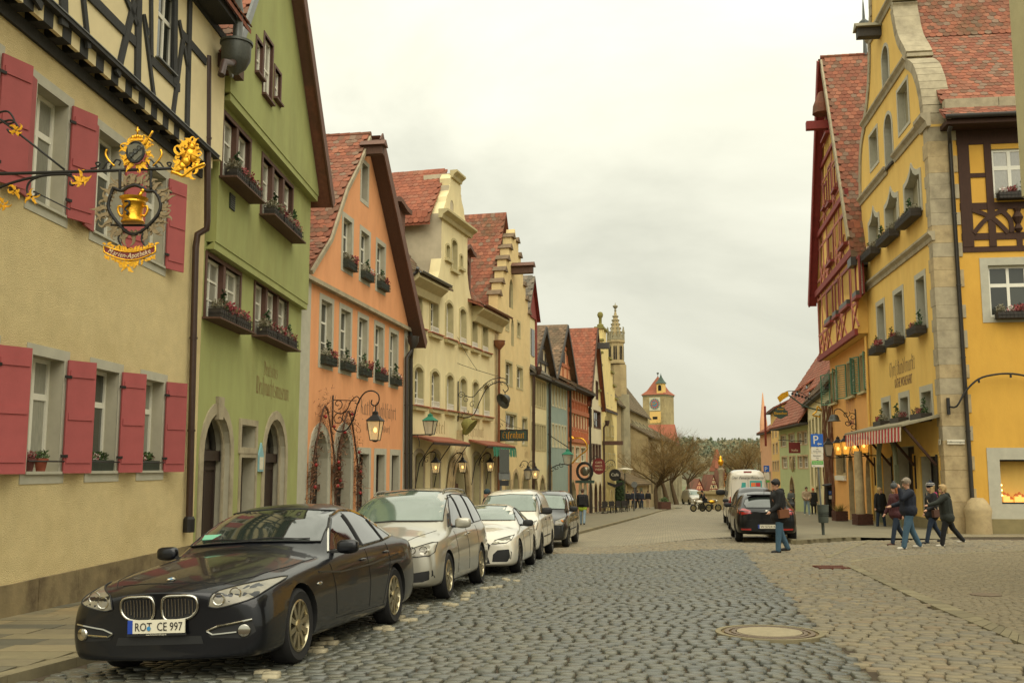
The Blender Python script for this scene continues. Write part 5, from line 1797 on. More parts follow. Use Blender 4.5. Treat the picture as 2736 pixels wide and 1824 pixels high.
BX_(L10*.04,L10*.04+.4,-1.8,.05,hx[1]-.2,hx[1]+.15).bd('hoist_beam','wood_brown',F10.e)
# dark downpipes down the row
for k,(F,x,nm,m_)in enumerate(((F6,.08,'pale cream and yellow stepped','pipe_brown'),(F7,.08,'pale cream and blue','pipe_dark'),(F8,.08,'blue and orange timbered','pipe_dark'),(F9,.08,'orange timbered and white','pipe_dark'),(F10,.08,'white and lemon','pipe_brown'))):
 zt_=W(F,(zat(q6,1420,990),zat(q7,1463,1010),zat(q8,1519,1025),zat(q9,1572,1060),zat(q10,1609,1130))[k])
 pipe('downpipe',[F.world(x,-.5,zt_),F.world(x,-.2,zt_-.4),F.world(x,-.16,.4)],.09,m_,'downpipe between the %s houses'%nm,head=.2 if k in(0,4)else None)

 # ------------------------------------------------------------------ yellow corner house with curved gable
mat('plaster_yellow',(226,188,100),.92,noise=.07,nscale=2,bump=.35,bscale=40,grime=((208,164,78),.8,.46,.72,.6),stretch=(1,1,.4))
mat('plaster_ochre',(212,164,68),.92,noise=.07,nscale=2,bump=.5,bscale=25,grime=((192,142,54),.8,.46,.72,.6),stretch=(1,1,.4))
mat('timber_brown',(64,40,26),.85,noise=.25,nscale=4,stretch=(5,5,1),bump=.3,bscale=30)
mat('shade_cloth',(150,142,112),.9,noise=.1,nscale=3,stretch=(14,1,.3))
mat('base_grey',(134,122,84),.9,noise=.15,nscale=3,bump=.3,bscale=30)
mat('stripe_red',(196,56,60),.8)
mat('stripe_white',(226,206,184),.8)
mat('slate',(142,134,108),.8,noise=.15,nscale=5)
FY=Fac((16.9,46.9),(15.5,36.0),'yellow_corner_house','bright yellow corner house with curved stone edged gable and striped awning',zb=-.75)
LY_=FY.len
Wy=lambda z:z-FY.zb
Yp='plaster_yellow'
Lo=[(-.35,14.4),(-.3,15.4),(.05,16.7),(.6,17.4),(1.13,17.75),(1.05,17.95),(1.7,18.5),(2.35,19.4),(2.75,20.6),(2.85,21.4),(3.3,22.2),(3.5,23.6),(4.2,25.0),(5.0,25.6)]
Ro=[(10.6,14.4),(10.62,15.2),(10.3,16.2),(9.65,17.15),(8.75,17.75),(8.85,18.0),(7.75,19.2),(7.3,20.2),(7.1,20.8),(7.2,21.2),(6.6,22.2),(6.5,23.6),(5.8,25.0)]
def sm(l):
 return[(p.x,p.y)for p in curve_pts([(a,c,0)for a,c in l],3)]
out_=[(-.35,-.4),(LY_,-.4),(LY_,Wy(14.4))]+[(x,Wy(z))for x,z in sm(Ro)]+[(x,Wy(z))for x,z in reversed(sm(Lo))]
rA=[rct(FY,*q)for q in((2324,2350,(2335,560),(2335,690)),(2367,2401,(2383,502),(2383,650)),(2418,2460,(2440,432),(2440,578)))]
rA=[(q[0],q[1],rA[2][2],Wy(13.45))for q in rA]
rB=[rct(FY,2325,2346,(2335,352),(2335,444)),rct(FY,2400,2428,(2413,228),(2413,345))]
arB=[rct(FY,2365,2385,(2375,302),(2375,445)),rct(FY,2358,2375,(2366,122),(2366,235))]
rD=[rct(FY,*q)for q in((2346,2364,(2355,815),(2355,925)),(2392,2414,(2403,783),(2403,905)),(2451,2473,(2462,740),(2462,876)))]
rD=[(q[0],q[1],rD[2][2],rD[2][3])for q in rD]
rE=[rct(FY,*q)for q in((2360,2378,(2369,1076),(2369,1135)),(2407,2428,(2417,1061),(2417,1128)),(2464,2490,(2477,1046),(2477,1120)))]
rE=[(q[0],q[1],rE[1][2],rE[1][3])for q in rE]
swL=rct(FY,2362,2386,(2374,1223),(2374,1400));swL=(swL[0],swL[1],.75,swL[3])
swR=rct(FY,2465,2512,(2488,1218),(2488,1400));swR=(swR[0],swR[1],.75,swR[3])
dr=rct(FY,2402,2447,(2424,1192),(2424,1400));dr=(dr[0],dr[1],.2,dr[3])
def ogee(q):
 x0,x1,z0,z1=q
 c,h=(x0+x1)/2,(x1-x0)/2
 hd=[(1,.0),(.98,.25),(.72,.30),(.45,.42),(.22,.62),(.0,1.0)]
 rise=.75
 r_=[(c+h*a,z1-rise+rise*t)for a,t in hd]
 l_=[(c-h*a,z1-rise+rise*t)for a,t in reversed(hd[:-1])]
 return[(x0,z0),(x1,z0)]+r_+l_
PL_(out_,[ogee(q)for q in rA]+[arch_loop(*q,'rect')for q in rB+rD+rE+[swL,swR,dr]]+[arch_loop(*q,'round')for q in arB],0,.6,0,1,back=False,hd=.5).bd('wall',[Yp,'surround'],FY.e)
BX_(.05,LY_-.55,.55,13.5,-.5,Wy(14.3)).bd('house_body',Yp,FY.e)
for q in rA:
 o_=ogee((q[0]-.18,q[1]+.18,q[2]-.1,q[3]+.2))
 PL_(o_,[ogee(q)],-.04,.05,back=False).bd('window_surround','surround',FY.e)
 PL_(ogee(q),[],.3,.03).bd('window_blind','shade_cloth',FY.e)
 cx=(q[0]+q[1])/2
 BX_(cx-.07,cx+.07,.2,.32,q[2],q[3]-.5).bd('mullion','surround',FY.e)
for q in rB:
 window(FY,*q,.25,'surround',cols=2,rows=(),fw=.08,pane='shade_cloth')
 surround(FY,*q,.14,th=.03)
for q in arB:
 PL_(arch_loop(*q,'round'),[],.3,.04).bd('hatch','wood_beam',FY.e)
 surround(FY,*q,.14,'round',bot=.02,th=.03)
 BX_(q[0]-.1,q[1]+.1,-.12,.02,q[2]-.12,q[2]-.02).bd('sill','wood_beam',FY.e)
for q in rD:
 window(FY,*q,.35,cols=2,rows=(.66,),fw=.07,bw=.06)
 surround(FY,*q,.22,bot=.12,th=.02)
for q in rE:
 window(FY,*q,.3,cols=2,rows=(),fw=.07,bw=.07)
 surround(FY,*q,.24,bot=.05,th=.02)
on3=('far','middle','near')
for rows_,nm,sq in((rA,'ogee','gcw'),(rD,'tall','gcr'),(rE,'small','rcg')):
 for i,q in enumerate(rows_):
  window_box(FY,q[0]-.1,q[1]+.1,q[2]-(.3 if nm!='small' else .12),-.05,'heather box under the %s %s window of the yellow corner house'%(on3[i],nm),sq[i:]+sq[:i]+('g' if nm=='ogee' else ''),nm!='small',.3,dep=.4,sc=1.45)
def strc(x0,x1,z,h=.34,pr=.2):
 cornice(FY,x0,x1,Wy(z)+h/2,'sandstone_grey',h,pr,'string_course')
strc(-.4,5.0,14.45);strc(6.3,10.9,14.55);strc(-.45,LY_+.1,10.15);strc(.9,8.9,17.8);strc(2.7,7.3,21.2)
# stone coping on the gable edge
for l_,sg in((sm(Ro),1),(sm(Lo),-1)):
 for k in range(0,len(l_)-1):
  (xa,za),(xb,zb2)=l_[k],l_[k+1]
  b=MB()
  nx,nz_=(zb2-za),-(xb-xa)
  ln=math.hypot(nx,nz_)or 1
  ox,oz=sg*nx/ln*.18,sg*nz_/ln*.18
  ix,iz=-sg*nx/ln*.22,-sg*nz_/ln*.22
  pts=[(xa+ix,za+iz),(xb+ix,zb2+iz),(xb+ox,zb2+oz),(xa+ox,za+oz)]
  if sg<0:
   pts=pts[::-1]
  b.plate([(x,Wy(z))for x,z in pts],[],-.06-.006*(k%2),1.0)
  b.bd('coping_stone','sandstone_grey',FY.e)
  # quoins at the near corner: both faces, uneven courses
z=-.4
k=0
while z<Wy(14.3):
 h=R.uniform(.42,.7)
 lw_=.45 if k%2 else .6
 sw_=1.0 if k%2 else .86
 t=MB()
 t.box(LY_-lw_,LY_+.03+R.uniform(0,.012),-.03-R.uniform(0,.015),sw_,z+.004,min(z+h,Wy(14.3))-.004)
 t.bd('quoin_stone',R.choice(['sandstone','sandstone','sandstone_grey']),FY.e)
 z+=h
 k+=1
cornice(FY,LY_-.75,LY_+.3,Wy(14.75),'sandstone_grey',.5,.3)
# side wall towards the lane
sx_=LY_-.02
FS=Fac.__new__(Fac)
FS.d=-FY.n.copy();FS.p0=FY.p1.copy();FS.p1=FS.p0+FS.d*14
FS.n=Vector((FS.d.y,-FS.d.x,0));FS.zb=FY.zb;FS.rz=math.atan2(FS.d.y,FS.d.x);FS.len=14
FS.e=EM('side_wing',(FS.p0.x,FS.p0.y,FS.zb),FS.rz,'ochre side wing of the corner house with brown timbering and lit shop window','house')
Oc='plaster_ochre'
sw1=(2.2,4.0,Wy(11.5),Wy(13.35))
lw1=(1.85,3.9,Wy(7.1),Wy(9.0))
sh1=(1.85,4.4,Wy(.42),Wy(1.98))
PL_([(.75,-.4),(14,-.4),(14,Wy(14.3)),(.75,Wy(14.3))],[arch_loop(*q,'rect')for q in(sw1,lw1,sh1,(6.5,8,Wy(11.5),Wy(13.35)),(6.5,8.3,Wy(7.1),Wy(9.0)))],0,.5,0,1,back=False,hd=.4).bd('wall',[Oc,'surround'],FS.e)
window(FS,*sw1,.08,cols=3,rows=(.62,),fw=.1,bw=.12,pane='glass_curtain')
window(FS,*lw1,.16,cols=3,rows=(.62,),fw=.1,bw=.1,pane='glass')
window(FS,6.5,8,Wy(11.5),Wy(13.35),.08,cols=3,rows=(.62,),fw=.1,bw=.12)
window(FS,6.5,8.3,Wy(7.1),Wy(9.0),.16,cols=3,rows=(.62,),fw=.1,bw=.1)
surround(FS,*lw1,.28,th=.02,bot=.2)
surround(FS,*sh1,.42,th=.02,bot=.6)
BX_(.75,14,-.05,.0,-.4,Wy(-.1)).bd('plinth','base_grey',FS.e)
window_box(FS,2.0,3.9,Wy(7.0),-.02,'long box of white and red heather on the lower side window sill','gwrcwr',True,.24,dep=.32,sc=1.4)
window_box(FS,2.3,4.0,Wy(11.4),-.02,'long box of heather under the timbered side window','wrcwr',True,.24,dep=.32,sc=1.4)
# timber frame
tz=[Wy(14.1),Wy(13.5),Wy(12.3),Wy(11.3),Wy(10.05),Wy(9.62)]
Tb='timber_brown'
def tb(x0,x1,z0,z1,name='beam',pr=.03):
 BX_(x0,x1,-pr-R.uniform(0,.01),.02,z0,z1).bd(name,Tb,FS.e)
tb(1.0,14,Wy(13.55),Wy(14.2));tb(1.0,14,Wy(11.08),Wy(11.34));tb(1.0,14,Wy(9.95),Wy(10.2));tb(1.0,14,Wy(9.5),Wy(9.7))
for x0,x1 in((1.02,1.42),(1.95,2.2),(4.0,4.3),(5.6,5.9),(8.3,8.6)):
 tb(x0,x1,Wy(9.7),Wy(13.55),'post',.045)
tb(1.42,1.95,Wy(12.3),Wy(12.46));tb(2.9,3.1,Wy(9.7),Wy(9.95))
# curved crosses and baluster below the window
def arc_beam(p,q,bow,w_=.16):
 mx_,mz=(p[0]+q[0])/2,(p[1]+q[1])/2
 dx_,dz_=q[0]-p[0],q[1]-p[1]
 l=math.hypot(dx_,dz_)
 c=(mx_-dz_/l*bow,mz+dx_/l*bow)
 P=curve_pts([(p[0],-.04,p[1]),(c[0],-.04,c[1]),(q[0],-.04,q[1])],5)
 b=MB()
 for a,d in zip(P[:-1],P[1:]):
  b.bar(a,d+(d-a)*.12,.05+R.uniform(0,.004),w_,up=(d.z-a.z,0,-(d.x-a.x)))
 b.bd('curved_brace',Tb,FS.e)
za_,zb3=Wy(10.2),Wy(11.08)
arc_beam((1.42,za_),(2.6,zb3),.14);arc_beam((1.42,zb3),(2.6,za_),.14);arc_beam((2.75,za_),(2.35,zb3),-.16)
arc_beam((3.35,za_),(3.8,zb3),.14);arc_beam((3.35,zb3),(3.8,za_),-.1)
LT_([(.06,0),(.16,.12),(.08,.3),(.2,.55),(.1,.75),(.16,.88)],8).bd('baluster',Tb,FS.e,(2.98,-.03,za_))
# shop display with lit miniature houses
mat('display_back',(30,22,16),.9)
BX_(sh1[0]-.1,sh1[1],.9,.95,sh1[2],sh1[3]).bd('display_back','display_back',FS.e)
BX_(sh1[0],sh1[1],.2,.9,sh1[2]-.02,sh1[2]+.02).bd('display_shelf','leafgreen',FS.e)
PL_([(sh1[0],sh1[2]),(sh1[1],sh1[2]),(sh1[1],sh1[3]),(sh1[0],sh1[3])],[(lambda a:a)([(sh1[0]+.06,sh1[2]+.06),(sh1[1]-.06,sh1[2]+.06),(sh1[1]-.06,sh1[3]-.06),(sh1[0]+.06,sh1[3]-.06)])],.16,.05).bd('shop_window_frame','iron',FS.e)
mat('mini_wall',(236,190,110),.7,emit=(255,180,80),estr=.5)
mat('mini_roof',(170,90,50),.7,emit=(255,140,50),estr=.15)
for i in range(9):
 hx=sh1[0]+.2+i*.13
 if hx>sh1[1]-.1:
  break
 hh=R.uniform(.12,.3)
 e_=EM('toy_house',FS.world(hx,.3+.05*(i%3),sh1[2]+.02),FS.rz,'tiny glowing model house in the lane shop window','toy house','model houses in the shop window')
 BX_(-.055,.055,-.05,.05,0,hh).bd('wall','mini_wall',e_)
 PL_([(-.075,hh),(.075,hh),(0,hh+.1)],[],-.06,.12).bd('roof','mini_roof',e_)
for k in range(3):
 BL_((sh1[0]+.12,.3,sh1[2]+.3+k*.18),.03,6,4).bd('fairy_light','fairy',FS.e)
 # roof slope facing the lane, stone gutter ledge and lower bellcast
xr0=LY_+.75
sl_=[(LY_+.1,.5,Wy(15.25)),(7.9,.5,Wy(19.0)),(5.0,.5,Wy(24.6))]
rf=tile_field(FY,sl_,(0,1,0),13.4,.27,.22,'tile',bbox=(2440,-20,2740,300),limit=300,seed=11)
tile_field(FY,[(xr0+.15,.35,Wy(14.4)),(LY_+.35,.35,Wy(14.85))],(0,1,0),13.5,.27,.16,'tile',limit=0,seed=12,name='bellcast')
for k in range(7):
 BX_(LY_+.08,LY_+.42,.55+k*1.9,2.43+k*1.9,Wy(14.82),Wy(15.2)).bd('ledge_stone','sandstone_grey',FY.e)
MB().add([(5.0,.5,Wy(24.6)),(5.0,13.9,Wy(24.6)),(-.6,13.9,Wy(14.2)),(-.6,.5,Wy(14.2))],[(0,1,2,3)]).bd('far_roof','tile_dark',FY.e)
MB().add([(LY_,13.6,-.5),(0,13.6,-.5),(0,13.6,Wy(14.3)),(5.0,13.6,Wy(24.5)),(LY_,13.6,Wy(14.3))],[(0,1,2,3,4)]).bd('rear_gable',Oc,FY.e)
b=MB()
n=6
b.tube([(xr0+.22,.4,Wy(14.35)),(xr0+.22,13.8,Wy(14.35))],.09,8)
b.bd('gutter','pipe_dark',FY.e,smooth=True)
BX_(LY_-.0,xr0+.1,.45,13.7,Wy(14.1),Wy(14.28)).bd('soffit','timber_brown',FY.e)
pp=[wpt(FS,2540,338,.8),wpt(FS,2536,352,.7),wpt(FS,2538,385,.12),wpt(FS,2599,1352,.12)]
pipe('downpipe',pp,.075,'pipe_dark','dark downpipe down the sandstone corner of the yellow house',rings=3)
gs=FS.world(.93,-.3,0)
gz_=ground(gs.x,gs.y)
e_=tag(LT_([(.44,-.1),(.42,.55),(.46,.8),(.44,.9),(.3,1.15),(.2,1.25),(.0,1.26)],14).bd('guard_stone','sandstone',None,(gs.x,gs.y,gz_),smooth=40),'squat sandstone guard stone at the foot of the corner downpipe','guard stone')
# street name plates
mat('plate_white',(214,206,182),.6)
mat('text_black',(40,36,32),.8)
e_=EM('street_sign',FS.world(.38,-.09,FS.Z(2553,1180)),FS.rz,'pale enamel street name plate on the sandstone corner','street sign')
BX_(-.3,.3,-.012,0,-.08,.08).bd('plate','plate_white',e_)
obj('lettering',text_mesh('Hofbronnengasse',.085,'lettering','text_black',.002),e_,(0,-.016,-.03))
e_=EM('street_sign',FY.world(LY_-.25,-.07,FS.Z(2553,1180)),FY.rz,'small pale plate facing the main street on the corner','street sign')
BX_(-.12,.12,-.012,0,-.1,.1).bd('plate','plate_white',e_)
obj('lettering',text_mesh('2',.13,'lettering','text_black',.002),e_,(0,-.016,-.045))
# lettering on the front
for txt,pl,pr,yt in(('ChriStkindlmarkt',2377,2447,(2412,955,996)),):
 x0,x1=FY.X(pl,yt[2]),FY.X(pr,yt[2])
 za,zc=FY.Z(yt[0],yt[2]),FY.Z(yt[0],yt[1])
 obj('lettering',blackletter(txt,zc-za,x1-x0,'text_grey',nib=.6),FY.e,(x0,-.006,za))
x0,x1=FY.X(2391,1020),FY.X(2438,1020)
tm=text_mesh('KÄTHE WOHLFAHRT',.5,'lettering','text_grey',.003)
wdt=max(v.co.x for v in tm.vertices)-min(v.co.x for v in tm.vertices)
o=obj('lettering',tm,FY.e,((x0+x1)/2,-.006,FY.Z(2414,1030)))
o.scale=((x1-x0)/wdt,1,1.1)
# canopy with striped valance
x0,x1=FY.X(2334,1160),FY.X(2517,1140)-.05
zc=FY.Z(2430,1150)+.1
e_=EM('striped_awning',FY.world(x0,0,zc),FY.rz,'slate canopy with red and white striped valance over the yellow shop','awning')
L_=x1-x0
MB().add([(0,0,.35),(L_,0,.35),(L_-.3,-1.3,0),(-.1,-1.3,0),(0,0,.25),(L_,0,.25),(L_-.3,-1.3,-.08),(-.1,-1.3,-.08)],[(0,3,2,1),(4,5,6,7),(3,7,6,2),(0,4,7,3),(1,2,6,5)]).bd('canopy','slate',e_)
n=40
for c in(0,1):
 b=MB()
 for k in range(n):
  if k%2==c:
   xa,xb=(L_-.6)*k/n+.1,(L_-.6)*(k+1)/n+.1
   yo=-1.28
   b.add([(xa,yo,-.08),(xb,yo-.012,-.08),(xb,yo-.032,-.62),(xa,yo-.02,-.62)],[(3,2,1,0)])
 b.bd('valance_stripes',('stripe_red','stripe_white')[c],e_,kind='stuff')
for xx in(.4,L_*.33,L_*.68,L_-.5):
 MB().bar((xx,-1.2,-.1),(xx,-.12,-1.5),.14,.08).bd('strut','timber_brown',e_)
 MB().bar((xx,-.1,-1.1),(xx,-.1,-2.4),.06,.06).bd('tie','iron',e_)
for q in(swL,swR):
 window(FY,*q,.35,'wood_dark',cols=1,pane='glass_dark',name='shop_window')
 PL_([(q[0]-.22,q[2]-.3),(q[1]+.22,q[2]-.3),(q[1]+.22,q[3]+.14),(q[0]-.22,q[3]+.14)],[arch_loop(*q,'rect')],-.05,.06).bd('shop_surround',Yp,FY.e)
for k in range(6):
 BL_((swL[1]-.35,.3,.9+k*.38),.045,6,4).bd('fairy_light','fairy',FY.e)
do=BX_(dr[0],dr[1],.44,.5,dr[2],dr[3]).bd('door','wood_dark',FY.e)
BX_(dr[0]+.9,dr[1]-.3,.36,.44,dr[2]+.2,dr[3]-.3).bd('door_panel',Oc,do)
mat('arch_green',(120,124,98),.7,noise=.15,nscale=8)
ca=(dr[0]+dr[1])/2
hwd=(dr[1]-dr[0])/2+.15
za=dr[3]
e_=EM('entrance_arch',FY.world(ca,-.75,.15),FY.rz,'grey green iron entrance arch in front of the yellow shop door','arch')
for s_ in(-1,1):
 BX_(s_*hwd-.09,s_*hwd+.09,-.09,.09,0,za-.9).bd('post','arch_green',e_)
P=[(hwd*math.cos(PI*i/14),0,za-.9+(hwd*.95)*math.sin(PI*i/14)**.8)for i in range(15)]
TB_(P,.09,8).bd('arch_bow','arch_green',e_)
TB_([(p[0]*.8,0,za-.9+(p[2]-za+.9)*.8)for p in P],.04,6).bd('inner_bow','arch_green',e_)
BX_(-.35,LY_+.02,-.06,.0,-.4,.55).bd('plinth','base_grey',FY.e)
hb=FY.px(2352,82)
BX_(hb[0]-.22,hb[0]+.22,-1.0,.1,hb[1]-.3,hb[1]+.1).bd('hoist_beam','wood_beam',FY.e)
PL_([(hb[0]-.4,hb[1]+.1),(hb[0]+.4,hb[1]+.1),(hb[0],hb[1]+.4)],[],-1.1,1.2).bd('hoist_cover','slate',FY.e)
# curved iron lamp arm over the lane
e_=EM('lamp_arm',FS.world(.18,-.12,FS.Z(2556,1085)),FS.rz,'curved iron arm on the sandstone corner arching over the lane','bracket')
pa=[FS.px(*p,off=.3)for p in((2556,1085),(2580,1045),(2615,1012),(2660,1000),(2700,998),(2736,1003))]
x_,z_=.18,FS.Z(2556,1085)
P=[(a-x_,-.18,c-z_)for a,c in pa]
P+=[(P[-1][0]+.5,-.18,P[-1][2]-.15),(P[-1][0]+.9,-.18,P[-1][2]-.5)]
TB_(curve_pts([(0,0,0)]+P,4),.035,8).bd('arm','iron',e_,smooth=True)
BX_(-.05,.05,-.05,.04,-.3,.3).bd('wall_plate','iron',e_)
for k in(2,4):
 BX_(P[k][0]-.03,P[k][0]+.03,-.21,-.15,P[k][2]-.14,P[k][2]).bd('hook','iron',e_)

 # ------------------------------------------------------------------ near house at the right edge: corbelled bay above the lane
mat('bay_render',(190,180,136),.92,noise=.1,nscale=2,bump=.4,bscale=40)
e_=EM('near_house',(11.5,9.0,ground(11.5,9)),0,'pale rendered house corner with a corbelled bay at the right edge','house')
q=at_y(2712,300,15.0)
zz=lambda z:z-ground(11.5,9)
bx=at_y(2722,400,15.0).x
BX_(bx-11.5,6,-6,6.0,zz(5.85),zz(13)).bd('bay','bay_render',e_)
MB().add([(bx-11.5+a,b_,zz(z_))for z_,ins in((5.85,0),(5.3,.35),(4.9,.75))for a,b_ in((ins,-6),(6,-6),(6,6-ins),(ins,6-ins))],[(i*4+j,i*4+(j+1)%4,(i+1)*4+(j+1)%4,(i+1)*4+j)for i in range(2)for j in range(4)]+[(8,9,10,11)]).bd('corbel','sandstone_grey',e_)
BX_(1.6,7,-6.5,1.0,-.5,zz(5.6)).bd('wall','bay_render',e_)
MB().add([(bx-12.0,-6.4,zz(13)),(6,-6.4,zz(13)),(6,6.4,zz(13)),(bx-12.0,6.4,zz(13)),(2.5,-6.4,zz(18)),(2.5,6.4,zz(18))],[(0,3,5,4),(1,4,5,2),(0,4,1),(2,5,3)]).bd('roof','tile',e_)

# ------------------------------------------------------------------ timbered house with green shutters and red gable
mat('plaster_apricot',(228,168,92),.92,noise=.08,nscale=2,bump=.3,bscale=40,grime=((206,146,80),.5,.5,.75,.4))
mat('plaster_straw2',(226,184,100),.92,noise=.08,nscale=2)
mat('timber_rose',(176,110,92),.85,noise=.2,nscale=3)
mat('timber_red',(134,50,44),.75,noise=.2,nscale=3)
mat('shutter_green',(92,130,104),.75,noise=.12,nscale=6)
FT=Fac((18.87,59.0),(16.95,47.0),'red_gable_house','apricot house with tall red timbered gable and green shutters',zb=-1.55)
LT=FT.len
Wt=lambda z:z-FT.zb
Ap='plaster_apricot'
zb_=8.0
shw=[rct(FT,*q)for q in((2221,2237,(2229,1000),(2229,1078)),(2265,2284,(2275,965),(2275,1060)),(2300,2316,(2308,945),(2308,1043)))]
shw=[(q[0],q[1],shw[1][2],shw[1][3])for q in shw]
arT=[rct(FT,*q)for q in((2266,2280,(2273,1196),(2273,1310)),(2284,2306,(2295,1192),(2295,1310)),(2312,2334,(2323,1196),(2323,1310)))]
zA=Wt(2.45)
arT=[(q[0],q[1],.4,zA)for q in arT]
wT=rct(FT,2236,2260,(2248,1205),(2248,1268))
PL_([(0,-.5),(LT,-.5),(LT,Wt(zb_)),(0,Wt(zb_))],[arch_loop(*q,'rect')for q in shw+[wT]]+[arch_loop(*q,'point',rise=(q[1]-q[0])*.6)for q in arT],0,.5,0,1,back=False,hd=.45).bd('wall',[Ap,'sandstone'],FT.e)
BX_(.05,LT-.05,.6,14,-.5,Wt(12)).bd('house_body',Ap,FT.e)
for q in shw:
 window(FT,*q,.2,cols=2,rows=(.5,),fw=.08,pane='glass_curtain')
 surround(FT,*q,.1,'rect','stone_trim',th=.02)
 BX_(q[0]-.1,q[1]+.1,-.2,.02,q[2]-.1,q[2]).bd('sill','stone_trim',FT.e)
 for sd_ in(-1,1):
  xh=q[0]-.05 if sd_<0 else q[1]+.05
  wd=(q[1]-q[0])/2
  e2=MB()
  e2.plate([(0,0),(wd,0),(wd,q[3]-q[2]),(0,q[3]-q[2])],[[(.07,.07),(wd-.07,.07),(wd-.07,q[3]-q[2]-.07),(.07,q[3]-q[2]-.07)]],0,.05)
  o=e2.bd('shutter','shutter_green',FT.e,(xh,-.05,q[2]))
  o.rotation_euler=(0,0,-.35 if sd_>0 else PI+.35)
  b=MB()
  k=14
  for i in range(k):
   z=.1+(q[3]-q[2]-.2)*(i+.5)/k
   b.bar((.07,.025,z),(wd-.07,.025,z),.06,.02,up=(0,.6,1))
  b.bd('louvres','shutter_green',o,kind='stuff')
for q in arT:
 PL_(arch_loop(*q,'point',rise=(q[1]-q[0])*.6),[],.4,.05).bd('arched_window','glass_dark',FT.e)
 for f in(.33,.66):
  BX_(q[0]+(q[1]-q[0])*f-.05,q[0]+(q[1]-q[0])*f+.05,.3,.4,q[2],q[3]-.3).bd('mullion','sandstone',FT.e)
window(FT,*wT,.3,'sandstone',cols=3,rows=(),fw=.12,bw=.14)
surround(FT,*wT,.16,'rect','sandstone',th=.03)
for q in(wT,):
 BX_(q[0],q[1],-.15,.02,q[2]-.3,q[2]-.05).bd('sill_box','white_frame',FT.e)
 # gable, jettied half a metre
og=.5
zr_=23.9
gout=[(-.3,Wt(zb_+.02)),(LT+.1,Wt(zb_+.02)),(LT+.1,Wt(12.4)),(6.2,Wt(zr_)),(-.3,Wt(12.4))]
def gx(q,off=og):
 return rct(FT,*q,off)
tw=[gx(q)for q in((2213,2227,(2220,805),(2220,878)),(2235,2243,(2239,782),(2239,858)),(2254,2273,(2263,750),(2263,835)),(2289,2298,(2293,710),(2293,805)))]
zt0,zt1=Wt(9.75),Wt(11.45)
tw=[(q[0],q[1],zt0,zt1)for q in tw]
tw2=[gx(q)for q in((2216,2228,(2222,640),(2222,700)),(2250,2263,(2256,575),(2256,645)))]
tw2=[(q[0],q[1],Wt(12.9),Wt(14.3))for q in tw2]
tw3=[(4.0,4.7,Wt(16.3),Wt(17.5)),(5.6,6.4,Wt(16.1),Wt(18.0)),(7.6,8.3,Wt(16.3),Wt(17.5)),(5.8,6.4,Wt(20.0),Wt(21.2)),(4.9,5.4,Wt(20.0),Wt(21.2))]
wl=tw+tw2+tw3
PL_(gout,[arch_loop(*q,'rect')for q in wl],-og,.9,0,1,back=False,hd=.2).bd('gable_wall',['plaster_straw2','timber_red'],FT.e)
for q in wl:
 window(FT,*q,.06,'white_frame' if q in tw else 'red_frame',cols=2,rows=(.5,),fw=.07,y=-og,pane='glass',split=False)
 PL_([(q[0]-.12,q[2]-.1),(q[1]+.12,q[2]-.1),(q[1]+.12,q[3]+.12),(q[0]-.12,q[3]+.12)],[arch_loop(*q,'rect')],-og-.06,.08).bd('window_casing','red_frame',FT.e)
 BX_(q[0]-.2,q[1]+.2,-og-.25,-og,q[2]-.22,q[2]-.08).bd('sill','red_frame',FT.e)
for i,q in enumerate(tw):
 window_box(FT,q[0]-.1,q[1]+.1,q[2]-.08,-og-.05,'pale planter under the %s window of the red gable house'%('first','second','third','fourth')[i],'',False,.22,mt='iron_grey',dep=.18)
def hw_at(z):
 return 6.4*max(0,(zr_-max(z,12.4))/(zr_-12.4))
for z,h,pr in((8.1,.3,.16),(12.0,.34,.18),(15.25,.3,.16),(18.8,.22,.12)):
 hw_=hw_at(z)+.1
 BX_(max(-.3,6.2-hw_),min(LT+.02,6.2+hw_),-og-pr,-og+.02,Wt(z)-h/2,Wt(z)+h/2).bd('moulded_beam','timber_red',FT.e)
for z in(9.5,11.6,12.7,14.5,16.0,17.9,19.8,21.4):
 hw_=hw_at(z)
 BX_(max(-.3,6.2-hw_),min(LT+.02,6.2+hw_),-og-.035,-og+.02,Wt(z)-.07,Wt(z)+.07).bd('rail','timber_rose',FT.e)
for za,zc,n in((8.3,11.9,9),(12.2,15.1,8),(15.4,18.7,6),(18.9,21.6,3)):
 for i in range(n):
  hw0,hw1=hw_at(za),hw_at(zc)
  x=6.2-hw1+2*hw1*i/(n-1)
  if any(q[0]-.1<x<q[1]+.1 and q[2]<Wt(zc)and q[3]>Wt(za)for q in wl):
   continue
  BX_(x-.08,x+.08,-og-.045,-og+.02,Wt(za),Wt(zc)).bd('post','timber_rose',FT.e)
  if i<n-1:
   x2=6.2-hw1+2*hw1*(i+1)/(n-1)
   MB().bar((x,-og-.02,Wt(za)),(x2,-og-.02,Wt(za)+1.2),.05,.09,up=(0,1,0)).bd('brace','timber_rose',FT.e)
   MB().bar((x2,-og-.026,Wt(za)),(x,-og-.026,Wt(za)+1.2),.05,.09,up=(0,1,0)).bd('brace','timber_rose',FT.e)
rf=tile_field(FT,[(LT+.5,-og-.25,Wt(11.6)),(LT-.1,-og-.25,Wt(13.2)),(6.2,-og-.25,Wt(zr_+.3))],(0,1,0),14,.3,.27,'tile',bbox=(2200,160,2330,640),limit=300,seed=13)
ridge_caps(FT,(6.2,-og-.3,Wt(zr_+.35)),(6.2,13.4,Wt(zr_+.35)),'tile',rf)
